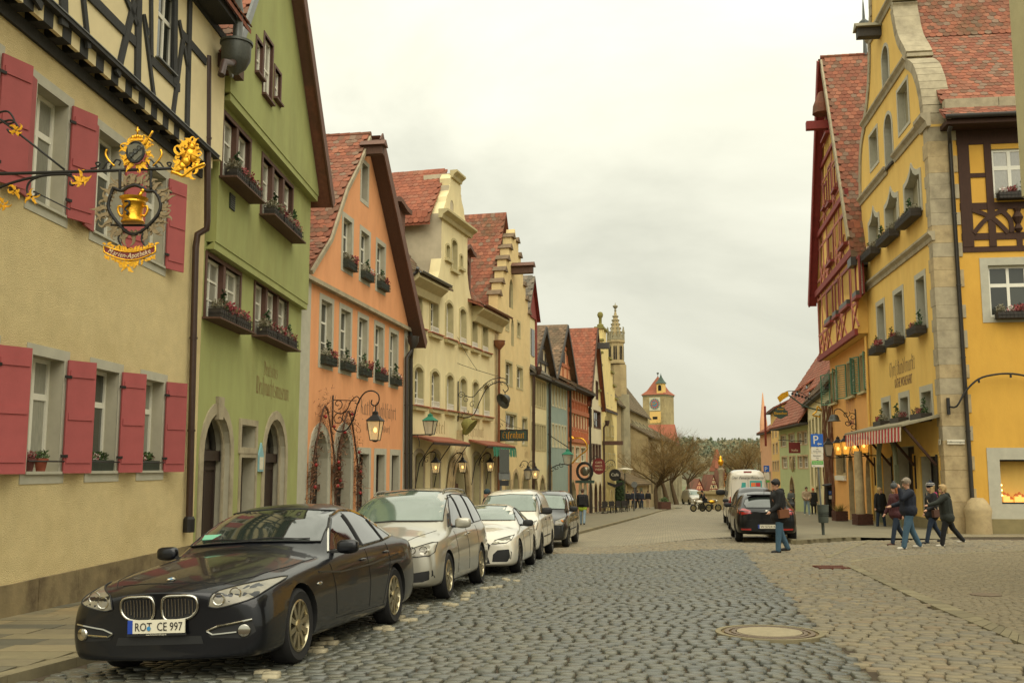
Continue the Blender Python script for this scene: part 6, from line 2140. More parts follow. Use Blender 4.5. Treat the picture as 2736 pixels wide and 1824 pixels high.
MB().add([(6.2,-og-.42,Wt(zr_+.25)),(6.2,13.4,Wt(zr_+.25)),(-.95,13.4,Wt(11.6)),(-.95,-og-.42,Wt(11.6)),(6.2,-og-.42,Wt(zr_)),(-.8,-og-.42,Wt(11.5))],[(0,1,2,3),(0,3,5,4)]).bd('far_roof','tile_dark',FT.e)
sdv=Vector((-.95-6.2,0,11.6-zr_)).normalized()
MB().bar((6.25,-og-.45,Wt(zr_+.1)),(-1.0,-og-.45,Wt(11.45)),.07,.5,up=(sdv.z,0,-sdv.x)).bd('bargeboard','timber_red',FT.e)
MB().bar((6.2,-og-.22,Wt(zr_-.1)),(-.85,-og-.22,Wt(11.4)),.42,.06,up=(sdv.z,0,-sdv.x)).bd('soffit','timber_red',FT.e)
sd2=Vector((LT+.5-6.2,0,11.6-zr_)).normalized()
MB().bar((6.2,-og-.28,Wt(zr_+.1)),(LT+.1,-og-.28,Wt(12.6)),.1,.3,up=(-sd2.z,0,sd2.x)).bd('verge','sandstone_grey',FT.e)
BX_(LT-.3,LT+.65,-og-.3,5,Wt(11.2),Wt(11.6)).bd('eaves_box','pipe_dark',FT.e)
hb=FT.px(2212,292,.9)
BX_(6.0,6.4,-og-1.2,-og,hb[1]-.25,hb[1]+.2).bd('hoist_beam','timber_red',FT.e)
LT_([(.0,0),(.55,.0),(.5,.5),(.2,1.2),(.0,1.3)],10).bd('hoist_hood','tile_dark',FT.e,(6.2,-og-.3,Wt(21.0)))
fz=Wt(zr_+.3)
LT_([(.12,0),(.08,1.0),(.08,1.5),(.28,1.7),(.28,1.9),(.08,2.1),(.04,3.0),(.0,3.4)],10).bd('finial','iron_grey',FT.e,(6.2,1.6,fz))
x0,x1=FT.X(2261,1100),FT.X(2285,1100)
obj('lettering',blackletter('Hotel',1.0,x1-x0,'timber_rose',nib=.5),FT.e,(x0,-.006,FT.Z(2272,1100)))
obj('lettering',text_mesh('Eisenhut',.5,'lettering','timber_rose',.003),FT.e,((x0+x1)/2,-.006,FT.Z(2272,1100)-.7))
pipe('downpipe',[FT.world(LT-.1,-.15,Wt(7.9)),FT.world(LT-.1,-.15,.8)],.06,'plaster_straw2','slim pale downpipe between the apricot and the yellow corner house')
BX_(LT-.75,LT-.3,-.05,.02,0,Wt(13)).bd('corner_pilaster','sandstone',FT.e)

# ------------------------------------------------------------------ houses closing the right side
mat('plaster_mint',(184,192,140),.92,noise=.08,nscale=1.2)
mat('plaster_pink',(222,170,128),.92,noise=.08,nscale=1.2)
mat('plaster_corn',(224,184,110),.92,noise=.08,nscale=1.2)
mat('trim_rose',(196,170,132),.9)
# pale ivy strung house between the red gable house and the mint house
P0,P1=(23.2,78.6),(18.95,59.05)
qs=(P0,P1)
FV=simple_house(P0,P1,'vine_house','narrow cream house with bare climbing vines beside the red gable house','plaster_pale',6.6,[(3.2,5.2,fr6(6,f=.45)),(.4,2.0,fr6(5,f=.4))],'tile_brown',arch=((.3,.4,1.4),),trim='stone_trim',ridge=6.0,depth=9)
b=MB()
r=random.Random(3)
for k in range(26):
 x=r.uniform(14.5,19.9)
 P=[(x,-.06,.2)]
 for i in range(9):
  P.append((P[-1][0]+r.gauss(0,.25),-.06-r.random()*.15,P[-1][2]+.85))
 b.tube(P,[.06-.004*i for i in range(10)],4)
b.bd('climbing_vine','dry_vine',FV.e,kind='stuff')
# timbered dormer above
BX_(14.0,18.0,.5,4,W(FV,6.6),W(FV,10.0)).bd('dormer','wood_red',FV.e)
tile_field(FV,[(18.5,.2,W(FV,9.8)),(16,.2,W(FV,13.0))],(0,1,0),5,.3,.28,'tile_brown',limit=0,name='dormer_roof',seed=60)
tile_field(FV,[(13.5,.2,W(FV,9.8)),(16,.2,W(FV,13.0))],(0,1,0),5,.3,.28,'tile_brown',limit=0,name='dormer_roof',seed=61)
# mint house
M0,M1=(24.35,91.4),(23.08,78.0)
qm=(M0,M1)
zm=lambda px_,py_:zat(qm,px_,py_)
mx_=lambda px_:None
FM=Fac.__new__(Fac)
FM=simple_house(M0,M1,'mint_house','pale mint green house with steep red roof and shed dormers','plaster_mint',zm(2120,1133),[(zm(2120,1189),zm(2120,1158),[(.06,.26),(.36,.56),(.66,.8),(.82,.96)]),(zm(2120,1249),zm(2120,1219),[(.08,.28),(.36,.56),(.64,.79),(.81,.96)])],'tile_red',arch=((.34,.5,zm(2112,1275)),),trim='trim_rose',pane='glass_curtain',ridge=10.5,depth=13,eave=.8,tile=(.34,.34))
zt_=W(FM,zm(2120,1133))
for i,(fx,fz)in enumerate(((.25,.25),(.5,.28),(.78,.2),(.55,.55))):
 x=FM.len*fx
 y0=6.5*fz
 z0=zt_+10.5*fz
 BX_(x-.5,x+.5,y0-.5,y0+1.2,z0-.6,z0+.5).bd('dormer','plaster_white',FM.e)
 MB().add([(x-.8,y0-.8,z0+.45),(x+.8,y0-.8,z0+.45),(x+.8,y0+2.4,z0+2.4),(x-.8,y0+2.4,z0+2.4),(x-.8,y0-.8,z0+.3),(x+.8,y0-.8,z0+.3)],[(0,1,2,3),(4,5,1,0),(4,0,3),(5,2,1)]).bd('dormer_roof','tile_red',FM.e)
 BX_(x-.3,x+.3,y0-.52,y0-.48,z0-.1,z0+.4).bd('dormer_window','glass_dark',FM.e)
BL_((FM.len*.52,-.15,W(FM,zm(2118,1240))),.35,8,6,sc=(.6,.5,1.9)).bd('wall_statue','sandstone',FM.e,smooth=True)
# corn yellow gabled house and pink house with spire beyond
E0,E1=(26.1,101.0),(24.4,91.6)
qe=(E0,E1)
FE=simple_house(E0,E1,'corn_house','corn yellow house with red trimmed gable beyond the mint house','plaster_corn',zat(qe,2072,1090),[(zat(qe,2072,1210),zat(qe,2072,1184),[(.2,.42),(.6,.82)]),(zat(qe,2072,1256),zat(qe,2072,1232),[(.1,.3),(.4,.6),(.7,.9)]),(zat(qe,2072,1165),zat(qe,2072,1142),[(.2,.35),(.6,.75)])],'tile_red',trim='trim_rose',ridge=3.0,depth=12)
zt_=W(FE,zat(qe,2072,1090))
MB().bar((-.2,-.5,zt_+.6),(-.7,-.5,zt_-3.4),.2,.3).bd('bargeboard','wood_red',FE.e)
J0,J1=(27.0,109.0),(26.15,101.2)
FJ=simple_house(J0,J1,'pink_house','pink house with a thin stone pinnacle at the far right','plaster_pink',zat((J0,J1),2055,1150),[(-.5,1.2,fr6(3))],'tile_red',trim='trim_rose',ridge=4.0,depth=12)
LT_([(.45,0),(.4,3.0),(.2,4.6),(.05,6.2),(.0,6.4)],8).bd('pinnacle','plaster_pink',FJ.e,(.6,.3,W(FJ,zat((J0,J1),2055,1150))-2.0))

# ------------------------------------------------------------------ church
mat('church_stone',(166,148,106),.95,noise=.22,nscale=.9,bump=.4,bscale=6,grime=((120,104,74),.35,.48,.7,.6),bdist=.05)
mat('church_grey',(150,142,112),.95,noise=.2,nscale=.9,grime=((100,94,74),.4,.48,.7,.6))
mat('roof_old',(104,88,62),.95,noise=.25,nscale=1.2,grime=((78,74,40),.5,.45,.7,.6))
FC=Fac((10.9,106.0),(19.0,140.0),'church','weathered sandstone church with brown tiled nave roof','church',zb=ground(14,120)-.5)
LC=FC.len
zec=W(FC,8.4)
lanc=[(LC*f-.45,LC*f+.45,W(FC,.5),W(FC,6.2))for f in(.5,.62,.75,.88)]
PL_([(0,-.5),(LC,-.5),(LC,zec),(0,zec)],[arch_loop(*q,'point',rise=.8)for q in lanc],0,.5,0,0,back=False,hd=.4).bd('nave_wall','church_stone',FC.e)
BX_(0,LC,.6,7,-.5,zec).bd('nave_body','church_stone',FC.e)
for q in lanc:
 PL_(arch_loop(*q,'point',rise=.8),[],.3,.05).bd('lancet_window','glass_dark',FC.e)
for f in(.44,.56,.68,.81,.95):
 PL_([(0,0),(1.5,0),(1.5,zec*.45),(1.0,zec*.5),(.8,zec*.85),(0,zec*.92)],[],0,.7).bd('buttress','church_grey',FC.e,(LC*f-.35,.0,0),rot=(0,0,-PI/2))
tile_field(FC,[(-.2,-.5,zec-.1),(-.2,2.9,zec+4.4)],(1,0,0),LC+.4,.4,.4,'roof_old',limit=0,seed=70,name='nave_roof')
MB().add([(-.2,2.9,zec+4.4),(LC+.2,2.9,zec+4.4),(LC+.2,7.4,zec-.1),(-.2,7.4,zec-.1)],[(0,1,2,3)]).bd('rear_roof','roof_old',FC.e)
MB().add([(LC,0,zec),(LC,7,zec),(LC,2.9,zec+4.3)],[(0,1,2)]).bd('end_gable','church_stone',FC.e)
# side aisle in front, further down
FA=Fac((15.4,113.5),(24.6,150.0),'church_aisle','low church side aisle of sandstone with old tiled lean-to roof','church',zb=ground(20,130)-.5)
LA=FA.len
za=W(FA,5.2)
BX_(0,LA,0,4,-.5,za).bd('aisle_wall','church_stone',FA.e)
MB().add([(0,0,za),(0,4,za),(0,4,za+2.3)],[(0,1,2)]).bd('end_wall','church_stone',FA.e)
tile_field(FA,[(-.2,-.4,za-.1),(-.2,4.0,za+2.4)],(1,0,0),LA+.4,.4,.4,'roof_old',limit=0,seed=71,name='aisle_roof')
for k in range(7):
 PL_(arch_loop(LA*(.08+.13*k)-.4,LA*(.08+.13*k)+.4,2.2,5.6,'point',rise=.7),[],-.04,.06).bd('lancet_window','glass_dark',FA.e)
 BX_(LA*(.145+.13*k)-.3,LA*(.145+.13*k)+.3,-.9,0,-.5,za*.8).bd('buttress','church_grey',FA.e)
 # mossy porch by the pavement
FPc=Fac((12.2,107.0),(15.2,113.2),'church_porch','low stone porch with mossy lean-to roof against the church','porch',zb=ground(14,110)-.3)
zp=W(FPc,-.05)
LP=FPc.len
BX_(0,LP,0,3.0,-.3,zp).bd('porch_wall','church_stone',FPc.e)
tile_field(FPc,[(-.3,-.5,zp-.1),(-.3,3.2,zp+2.4)],(1,0,0),LP+.6,.35,.35,'roof_old',limit=0,seed=72,name='porch_roof')
BX_(LP*.6,LP*.6+.9,-.04,.02,.2,zp-.5).bd('porch_window','glass_dark',FPc.e)
BX_(LP*.3,LP*.3+1.0,-.04,.02,.1,zp-.3).bd('porch_door','wood_dark',FPc.e)
# openwork spire on its octagonal turret
tq=at_y(1654,1247,112.0)
tb0=ground(tq.x,112)-.3
e_=EM('spire_turret',(tq.x+.25,112,tb0),.2,'slender gothic stone turret with crocketed spire beside the church roof','church tower')
zz=lambda py_:at_y(1650,py_,112.0).z-tb0
pxm=112/2689
shift=(1645-1656)*pxm
LT_([(1.2,0),(1.1,zz(1130)),(1.05,zz(1054))],8).bd('base_shaft','church_grey',e_,(0,0,0))
LT_([(1.0,zz(1060)),(.98,zz(975))],8).bd('middle_shaft','church_stone',e_,(shift*.5,0,0))
LT_([(1.08,zz(973)),(1.08,zz(968)),(.95,zz(966)),(.95,zz(918)),(1.08,zz(916)),(1.08,zz(911)),(.9,zz(909))],8).bd('belfry','church_stone',e_,(shift,0,0))
for i in range(8):
 a=2*PI*(i+.5)/8
 M=MT((shift,0,0))@MR(a+PI/2,4,'Z')@MT((0,-.885,0))
 for s_ in(-.11,.11):
  o=PL_(arch_loop(s_-.08,s_+.08,zz(962),zz(925),'point',rise=.2),[],-.015,.03).bd('belfry_slot','dark_room',e_)
  o.matrix_local=M
 o=PL_([(-.34,zz(909)),(.34,zz(909)),(0,zz(890))],[],-.05,.12).bd('gablet','church_grey',e_)
 o.matrix_local=M
 c=Vector((math.cos(2*PI*i/8)*.95+shift,math.sin(2*PI*i/8)*.95,zz(912)))
 LT_([(.11,0),(.11,.9),(.17,.95),(.03,1.5),(.08,1.56),(0,1.62)],4).bd('pinnacle','church_grey',e_,c)
LT_([(.8,zz(909)),(.3,zz(853)),(.09,zz(832))],8).bd('spire','church_stone',e_,(shift,0,0))
for i in range(8):
 a=2*PI*i/8
 for k in range(6):
  f=(k+.6)/6.5
  rr=.84+(.18-.84)*f
  z=zz(905)+(zz(836)-zz(905))*f
  BL_((shift+math.cos(a)*rr,math.sin(a)*rr,z),.11,5,4).bd('crocket','church_grey',e_)
LT_([(.09,zz(832)),(.16,zz(830)),(.08,zz(826)),(.3,zz(820)),(.3,zz(817)),(.06,zz(815)),(.02,zz(809))],6).bd('finial','church_grey',e_,(shift,0,0))

# ------------------------------------------------------------------ gate tower with clock
TD=235.0
tp=at_y(1762,1247,TD)
tg=ground(tp.x,TD)-1
e_=EM('gate_tower',(tp.x,TD,tg),RA(-33),'square stone gate tower with painted clock and red pointed roof','tower')
tz_=lambda py_:at_y(1762,py_,TD).z-tg
S=2.72
BX_(-S,S,-S,S,0,tz_(1056)).bd('shaft','church_stone',e_)
BX_(-S-.12,S+.12,-S-.12,S+.12,tz_(1060),tz_(1055)).bd('cornice','church_grey',e_)
r45=MR(PI/4,4,'Z')
LT_([((S+.35)*1.414,tz_(1056)),((S*.72)*1.414,tz_(1044)),(S*.36*1.414,tz_(1024)),(.12,tz_(1006))],4,None,r45).bd('roof','tile_red',e_)
LT_([(.1,tz_(1007)),(.06,tz_(1000)),(.3,tz_(998)),(.3,tz_(996)),(.0,tz_(994))],8).bd('finial','iron_grey',e_)
# bell turret on the clock side (the face turned right)
BX_(.9,2.5,-S-.05,-S+1.5,tz_(1054),tz_(1027)).bd('bell_turret','plaster_corn',e_)
PL_(arch_loop(1.3,2.1,tz_(1046),tz_(1031),'round'),[],-S-.1,.06).bd('bell_opening','dark_room',e_)
LT_([(1.45,tz_(1027)),(.8,tz_(1019)),(.3,tz_(1010)),(.08,tz_(1003)),(.0,tz_(998))],4,None,MT((1.7,-S+.7,0))@r45).bd('turret_roof','slate_green',e_)
mat('clock_blue',(92,120,132),.7)
mat('clock_ring',(196,190,160),.7)
ck=PL_(arch_loop(-1.0,1.75,tz_(1098),tz_(1063),'rect'),[],-S-.08,.1).bd('clock_panel','clock_ring',e_)
cz=(tz_(1098)+tz_(1063))/2
for rr,m_,yy in((1.28,'clock_blue',.10),(.86,'stripe_red',.12),(.72,'clock_blue',.14)):
 LT_([(rr,0),(rr,.02)],20,None,MT((.37,-S-yy,cz))@MR(PI/2,4,'X')).bd('dial',m_,ck)
for k in range(12):
 a=k*PI/6
 BX_(-.07,.07,-.02,0,-.16,.16).bd('hour_mark','gold',ck,(.37+1.07*math.sin(a),-S-.14,cz+1.07*math.cos(a)),rot=(0,a,0))
for a,l in((.9,.75),(-1.5,1.0)):
 BX_(-.06,.06,-.02,0,0,l).bd('clock_hand','gold',ck,(.37,-S-.18,cz),rot=(0,a,0))
PL_(arch_loop(-.95,1.85,tz_(1131),tz_(1101),'rect'),[],-S-.06,.08).bd('yellow_panel','plaster_corn',e_)
BX_(-.2,1.0,-S-.1,-S,tz_(1121),tz_(1114)).bd('tower_window','dark_room',e_)
BX_(-S-.05,-S,.2,.7,tz_(1099),tz_(1091)).bd('tower_window','dark_room',e_)
# red roofed house before the tower
hp=at_y(1768,1247,190.0)
e_=EM('red_roof_house',(hp.x,190,ground(hp.x,190)),-.3,'house with broad red tiled roof below the gate tower','house')
hz=lambda py_:at_y(1768,py_,190).z-ground(hp.x,190)
BX_(-2.6,2.6,-2,4,0,hz(1186)).bd('wall','church_stone',e_)
MB().add([(-2.9,-2.4,hz(1190)),(2.9,-2.4,hz(1190)),(2.5,1.0,hz(1133)),(-2.5,1.0,hz(1133)),(2.9,4.4,hz(1190)),(-2.9,4.4,hz(1190))],[(0,1,2,3),(1,4,2),(0,3,5),(3,2,4,5)]).bd('roof','tile_red',e_)

# small timbered gate houses and pointed gate roof at the end of the street
def gate_house(pc,yb,yt,hwpx,D,label,wallm):
 p=at_y(pc,1247,D)
 g=min(ground(p.x,D),at_y(pc,yb,D).z)
 s_=D/2689
 e_=EM('gate_house',(p.x,D,g),.1,label,'house','little timbered gate houses')
 hw_=hwpx*s_
 zb_,zt_=at_y(pc,yb,D).z-g,at_y(pc,yt,D).z-g
 BX_(-hw_*.85,hw_*.85,0,4,0,zb_+.2).bd('wall','plaster_white',e_)
 PL_([(-hw_,zb_),(hw_,zb_),(0,zt_)],[],-.1,.4).bd('gable',wallm,e_)
 for sx in(-1,1):
  MB().add([(sx*hw_*1.1,-.4,zb_-.2),(0,-.4,zt_+.2),(0,6,zt_+.2),(sx*hw_*1.1,6,zb_-.2)],[(0,1,2,3)]).bd('roof','tile_dark',e_)
  MB().bar((sx*hw_*.55,-.14,zb_),(sx*hw_*.1,-.14,zb_+(zt_-zb_)*.6),.06,.16,up=(0,1,0)).bd('beam','timber_red',e_)
  MB().bar((sx*hw_*.95,-.14,zb_+.1),(0,-.14,zt_-.1),.06,.16,up=(0,1,0)).bd('beam','timber_red',e_)
 for f in(.05,.4,.65):
  BX_(-hw_*(1-f),hw_*(1-f),-.15,-.08,zb_+(zt_-zb_)*f,zb_+(zt_-zb_)*f+.16).bd('beam','timber_red',e_)
 BX_(-hw_*.16,hw_*.16,-.16,-.1,zb_+.4,zb_+(zt_-zb_)*.36).bd('window','glass_dark',e_)
gate_house(1867,1327,1281,19,175,'little timbered gate house with pinkish gable left of the fountain','plaster_pink')
gate_house(1905,1309,1270,13,178,'little timbered gate house with cream gable behind the fountain','plaster_pale')
gate_house(1937,1300,1253,9,180,'narrow golden gabled gate house right of the fountain column','plaster_yellow')
p=at_y(1916,1247,200)
e_=EM('gate_roof',(p.x,200,ground(p.x,200)),.3,'grey gate building with pointed red pyramid roof at the street end','gate')
gz2=lambda py_:at_y(1916,py_,200).z-ground(p.x,200)
BX_(-1.1,1.1,-1.1,1.1,0,gz2(1256)).bd('wall','church_grey',e_)
LT_([(1.7,gz2(1258)),(.7,gz2(1222)),(.25,gz2(1200))],4,None,r45).bd('roof','tile_red',e_)
LT_([(1.9,gz2(1300)),(1.2,gz2(1262))],4,None,r45).bd('lower_roof','tile_brown',e_)
# fountain with column
fp=at_y(1926,1247,103.0)
e_=EM('fountain',(fp.x,103,ground(fp.x,103)),.0,'octagonal stone fountain basin with a tall column and gilded figure','fountain')
fz=lambda py_:at_y(1926,py_,103).z-ground(fp.x,103)
LT_([(2.5,0),(2.5,.2),(2.3,.25),(2.3,1.5),(2.5,1.6),(2.5,1.8),(2.2,1.8),(2.2,1.4),(0,1.4)],10).bd('basin','church_stone',e_)
LT_([(.4,1.3),(.4,2.0),(.26,2.1),(.24,fz(1262)),(.36,fz(1255)),(.36,fz(1252)),(.2,fz(1250)),(.26,fz(1246)),(.3,fz(1244))],10).bd('column','sandstone_grey',e_,smooth=40)
LT_([(.12,fz(1244)),(.28,fz(1238)),(.3,fz(1230)),(.14,fz(1226)),(.2,fz(1222)),(.1,fz(1219)),(.0,fz(1216))],8).bd('figure','gold',e_,smooth=True)

# ------------------------------------------------------------------ trees (bare, budding)
mat('bark',(84,68,44),.95,noise=.3,nscale=4,stretch=(4,4,1))
mat('twig',(112,88,50),.95,tint=((92,74,42),(128,100,54),(110,96,52)))
def tree(name,loc,h,spread,label,seed,trunk_h=.28,twigs=1.0,lean=.0,bush=0):
 r=random.Random(seed)
 e_=EM(name,loc,r.uniform(0,6),label,'tree','bare trees along the street end')
 tr,cr_=MB(),MB()
 r0=h*.028
 def grow(p,d,L_,rad,lvl):
  n=3
  P,Rr=[p],[rad]
  dd=d.copy()
  for i in range(n):
   dd=(dd+Vector((r.gauss(0,.14),r.gauss(0,.14),r.gauss(.03,.1)))).normalized()
   P.append(P[-1]+dd*(L_/n))
   Rr.append(rad*(1-.5*(i+1)/n))
  m_=tr if lvl<2 else cr_
  m_.tint=r.random()
  m_.tube(P,Rr,7 if lvl==0 else(5 if lvl<2 else 3),caps=False)
  if lvl>=5:
   return
  k=(5,5,4,4,4)[lvl]if lvl else 6
  k=max(2,int(k*twigs))if lvl>=3 else k
  for i in range(k):
   t=r.uniform(.35,1.0)if lvl else r.uniform(.75,1.0)
   j=min(int(t*n),n-1)
   q=P[j].lerp(P[j+1],t*n-j)
   a=r.uniform(0,2*PI)
   side=Vector((math.cos(a),math.sin(a),r.uniform(.0,.55))).normalized()
   nd=(dd*r.uniform(.35,.8)+side*spread).normalized()
   grow(q,nd,L_*r.uniform(.5,.72)*(1.45 if lvl==0 else 1),Rr[j]*.55,lvl+1)
  if lvl:
   grow(P[-1],dd,L_*.6,Rr[-1],lvl+1)
 grow(Vector((0,0,-.1)),Vector((lean,0,1)),h*trunk_h,r0,0)
 tr.bd('trunk','bark',e_,smooth=True)
 cr_.bd('crown','twig',e_,kind='stuff')
 return e_
def tree_px(px_,D,top,seed,label,spread=.9,**k):
 p=at_y(px_,1247,D)
 g=ground(p.x,D)
 h=at_y(px_,top,D).z-g
 return tree('bare_tree',(p.x,D,g),h*1.45,spread,label,seed,**k)
tree_px(1755,101,1165,5,'bare spreading tree in front of the church, nearest of the row',1.0)
tree_px(1782,116,1150,6,'second bare tree of the row along the church',.8)
tree_px(1806,128,1168,7,'third bare tree of the row, trunk leaning slightly',.8,lean=.12)
tree_px(1838,150,1185,8,'bare tree at the end of the row beside the far parked van',.9)
tree_px(1975,150,1165,9,'broad bare brown tree behind the white van',1.0,twigs=1.2)
tree_px(2020,165,1178,10,'bare brown tree behind the parking sign of the white van',1.0,twigs=1.2)
tree_px(1952,175,1205,12,'lower bare tree between the gate and the white van',1.0)

# ------------------------------------------------------------------ wooded hill in the distance
b=MB()
xs_,ys_=fr(-100,620,40),[420,470,540,620,720,900]
hz_=[-8,-3,4,10,13,10]
vs=[(x,y,hz_[j]+2.0*math.sin(x*.021+j)+1.2*math.sin(x*.06))for j,y in enumerate(ys_)for x in xs_]
n=len(xs_)
b.add(vs,[(j*n+i,j*n+i+1,(j+1)*n+i+1,(j+1)*n+i)for j in range(len(ys_)-1)for i in range(n-1)])
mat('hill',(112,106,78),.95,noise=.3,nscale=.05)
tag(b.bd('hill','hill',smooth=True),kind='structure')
mat('wood_hazed',(98,106,82),.95,tint=((88,98,76),(112,110,82),(128,116,86),(94,102,80)))  # paler greyish greens: distance haze is put into the wood's colour
b=MB()
r=random.Random(11)
for i in range(620):
 y=r.uniform(440,760)
 x=y*r.uniform(.135,.29)
 z=float(np.interp(y,ys_,hz_))+2.0*math.sin(x*.021)
 h=r.uniform(5,9.5)
 con=r.random()<.45
 t0=r.random()*.4 if con else r.uniform(.4,1)
 for k in range(46):
  f=r.random()
  a=r.uniform(0,2*PI)
  rad=(h*.26*(1-f)+.3)if con else h*.34*math.sqrt(max(.05,1-(2*f-1)**2))
  c=Vector((x+rad*math.cos(a)*r.uniform(.4,1),y+rad*math.sin(a),z+h*(.15+.85*f)))
  d=Vector((r.gauss(0,1),r.gauss(0,1),r.gauss(0,1))).normalized()
  e=d.orthogonal().normalized()
  s_=r.uniform(.5,1.2)
  b.tint=min(.999,max(0,t0+r.gauss(0,.1)))
  b.add([c-d*s_,c+e*s_*.7,c+d*s_,c-e*s_*.7],[(0,1,2,3)])
tag(b.bd('hillside_wood','wood_hazed'),'mixed wood of conifers and bare trees on the far hill','wood',kind='stuff')

# ------------------------------------------------------------------ vehicles
from mathutils.geometry import delaunay_2d_cdt
def paint(name,col,metal=.35,rough=.28,coat=1.0):
 return mat(name,col,rough,metal=metal,coat=coat,spec=.3,noise=.04,nscale=3)
paint('paint_navy',(5,7,13),.0,.35,.6)
paint('paint_silver',(176,172,156),.55,.32)
paint('paint_white',(214,208,190),.0,.3)
paint('paint_black',(6,6,6),.0,.35,.6)
paint('paint_anthracite',(30,30,30),.1)
paint('paint_red',(96,20,20),.1)
mat('car_glass',(16,18,16),.03,spec=1.0,coat=1.0)
mat('car_glass_tint',(40,46,40),.05,spec=1.0,coat=1.0,noise=.2,nscale=2)
mat('car_glass_sky',(96,112,98),.06,spec=1.0,coat=1.0,noise=.12,nscale=2,grime=((60,76,60),1.2,.5,.62,.6))  # sky reflection put into the colour: pale green with darker patches
mat('chrome',(200,196,184),.12,metal=1.0)
mat('rim_alloy',(176,166,136),.28,metal=.9,noise=.1,nscale=6)
mat('rim_dark',(70,68,62),.35,metal=.8)
mat('rubber',(26,25,24),.85,noise=.2,nscale=20)
mat('plastic_black',(24,24,23),.6)
mat('lamp_clear',(128,122,104),.3,spec=.5,coat=.5,noise=.3,nscale=9)
mat('lamp_house',(112,108,92),.15,metal=.7)
mat('lamp_rear',(150,18,16),.15,spec=.8,coat=1.0)
mat('lamp_amber',(206,130,60),.2)
mat('plate_bg',(214,208,184),.5)
mat('plate_eu',(24,60,150),.5)
mat('permit',(110,170,140),.8)
mat('seam',(10,10,10),.7)
mat('badge_blue',(60,130,176),.3)
def ring(x,zb,zs,ws,wm,top,bulge=.0):
 pts=[(.80*wm,zb),(.95*wm,zb+.03),(.985*wm,zb+.16),(wm,zb+(zs-zb)*.6),(ws,zs)]
 if top[0]=='h':
  zc=top[1]
  pts+=[(ws-.045,zs+.02+.1*(zc-zs)),(ws*.68,zs+.66*(zc-zs)),(ws*.36,zs+.92*(zc-zs)),(0,zc)]
 else:
  _,wr,zr_,zf=top
  pts+=[(ws-.05,zs+.02),(wr,zr_),(wr*.56,zf-.012),(0,zf)]
 return(x,pts,bulge)
def car_body(rings,mats,wheels,wr,level=2):
 """station rings -> subdivided closed shell with wheel arches cut out."""
 bm=bmesh.new()
 rows=[]
 for x,pts,bulge in rings:
  wmx=max(p[0]for p in pts)
  row=[]
  for y,z in pts:
   row.append(bm.verts.new((x+bulge*(1-(y/wmx)**2),y,z)))
  left=[bm.verts.new((x+bulge*(1-(y/wmx)**2),-y,z))for y,z in pts[:-1]]
  rows.append(row+left[::-1])
 n=len(rows[0])
 for a,c in zip(rows[:-1],rows[1:]):
  for i in range(n-1):
   bm.faces.new((a[i],a[i+1],c[i+1],c[i]))
  bm.faces.new((a[n-1],a[0],c[0],c[n-1]))
 for row,(x,pts,bulge),fl in((rows[0],rings[0],False),(rows[-1],rings[-1],True)):
  cen=[]
  for i in range(len(pts)-1):
   cen.append(bm.verts.new((x+bulge,0,pts[i][1])))
  k=len(pts)
  for i in range(k-1):
   up=row[k-1]if i==k-2 else cen[i+1]
   q1=(row[i],cen[i],up,row[i+1])if i<k-2 else(row[i],cen[i],up)
   q2=(cen[i],row[n-1-i],row[n-2-i],up)if i<k-2 else(cen[i],row[n-1-i],up)
   for q in(q1,q2):
    bm.faces.new(q if not fl else q[::-1])
  bm.faces.ensure_lookup_table()
  q=(row[0],row[n-1],cen[0])
  bm.faces.new(q if not fl else q[::-1])
 bmesh.ops.recalc_face_normals(bm,faces=bm.faces)
 me=bpy.data.meshes.new('body')
 bm.to_mesh(me)
 bm.free()
 for m in mats:
  me.materials.append(MATS[m])
 o=bpy.data.objects.new('body',me)
 s_=o.modifiers.new('s','SUBSURF')
 s_.levels=level
 cut=MB()
 for(wx,wz,yo)in wheels:
  for sg in(-1,1):
   cut.lathe([(wr,-.34),(wr,.34)],28,0,MT((wx,sg*(yo-.02),wz))@MR(PI/2,4,'X'))
 cm=cut.mesh('cutter',['plastic_black'])
 co=bpy.data.objects.new('cutter',cm)
 TMP.collection.objects.link(co)
 b_=o.modifiers.new('b','BOOLEAN')
 b_.object=co
 b_.solver='EXACT'
 b_.material_mode='TRANSFER'
 res=bake(o)
 bpy.data.objects.remove(o)
 bpy.data.objects.remove(co)
 res.shade_smooth()
 res.set_sharp_from_angle(angle=RA(38))
 return res
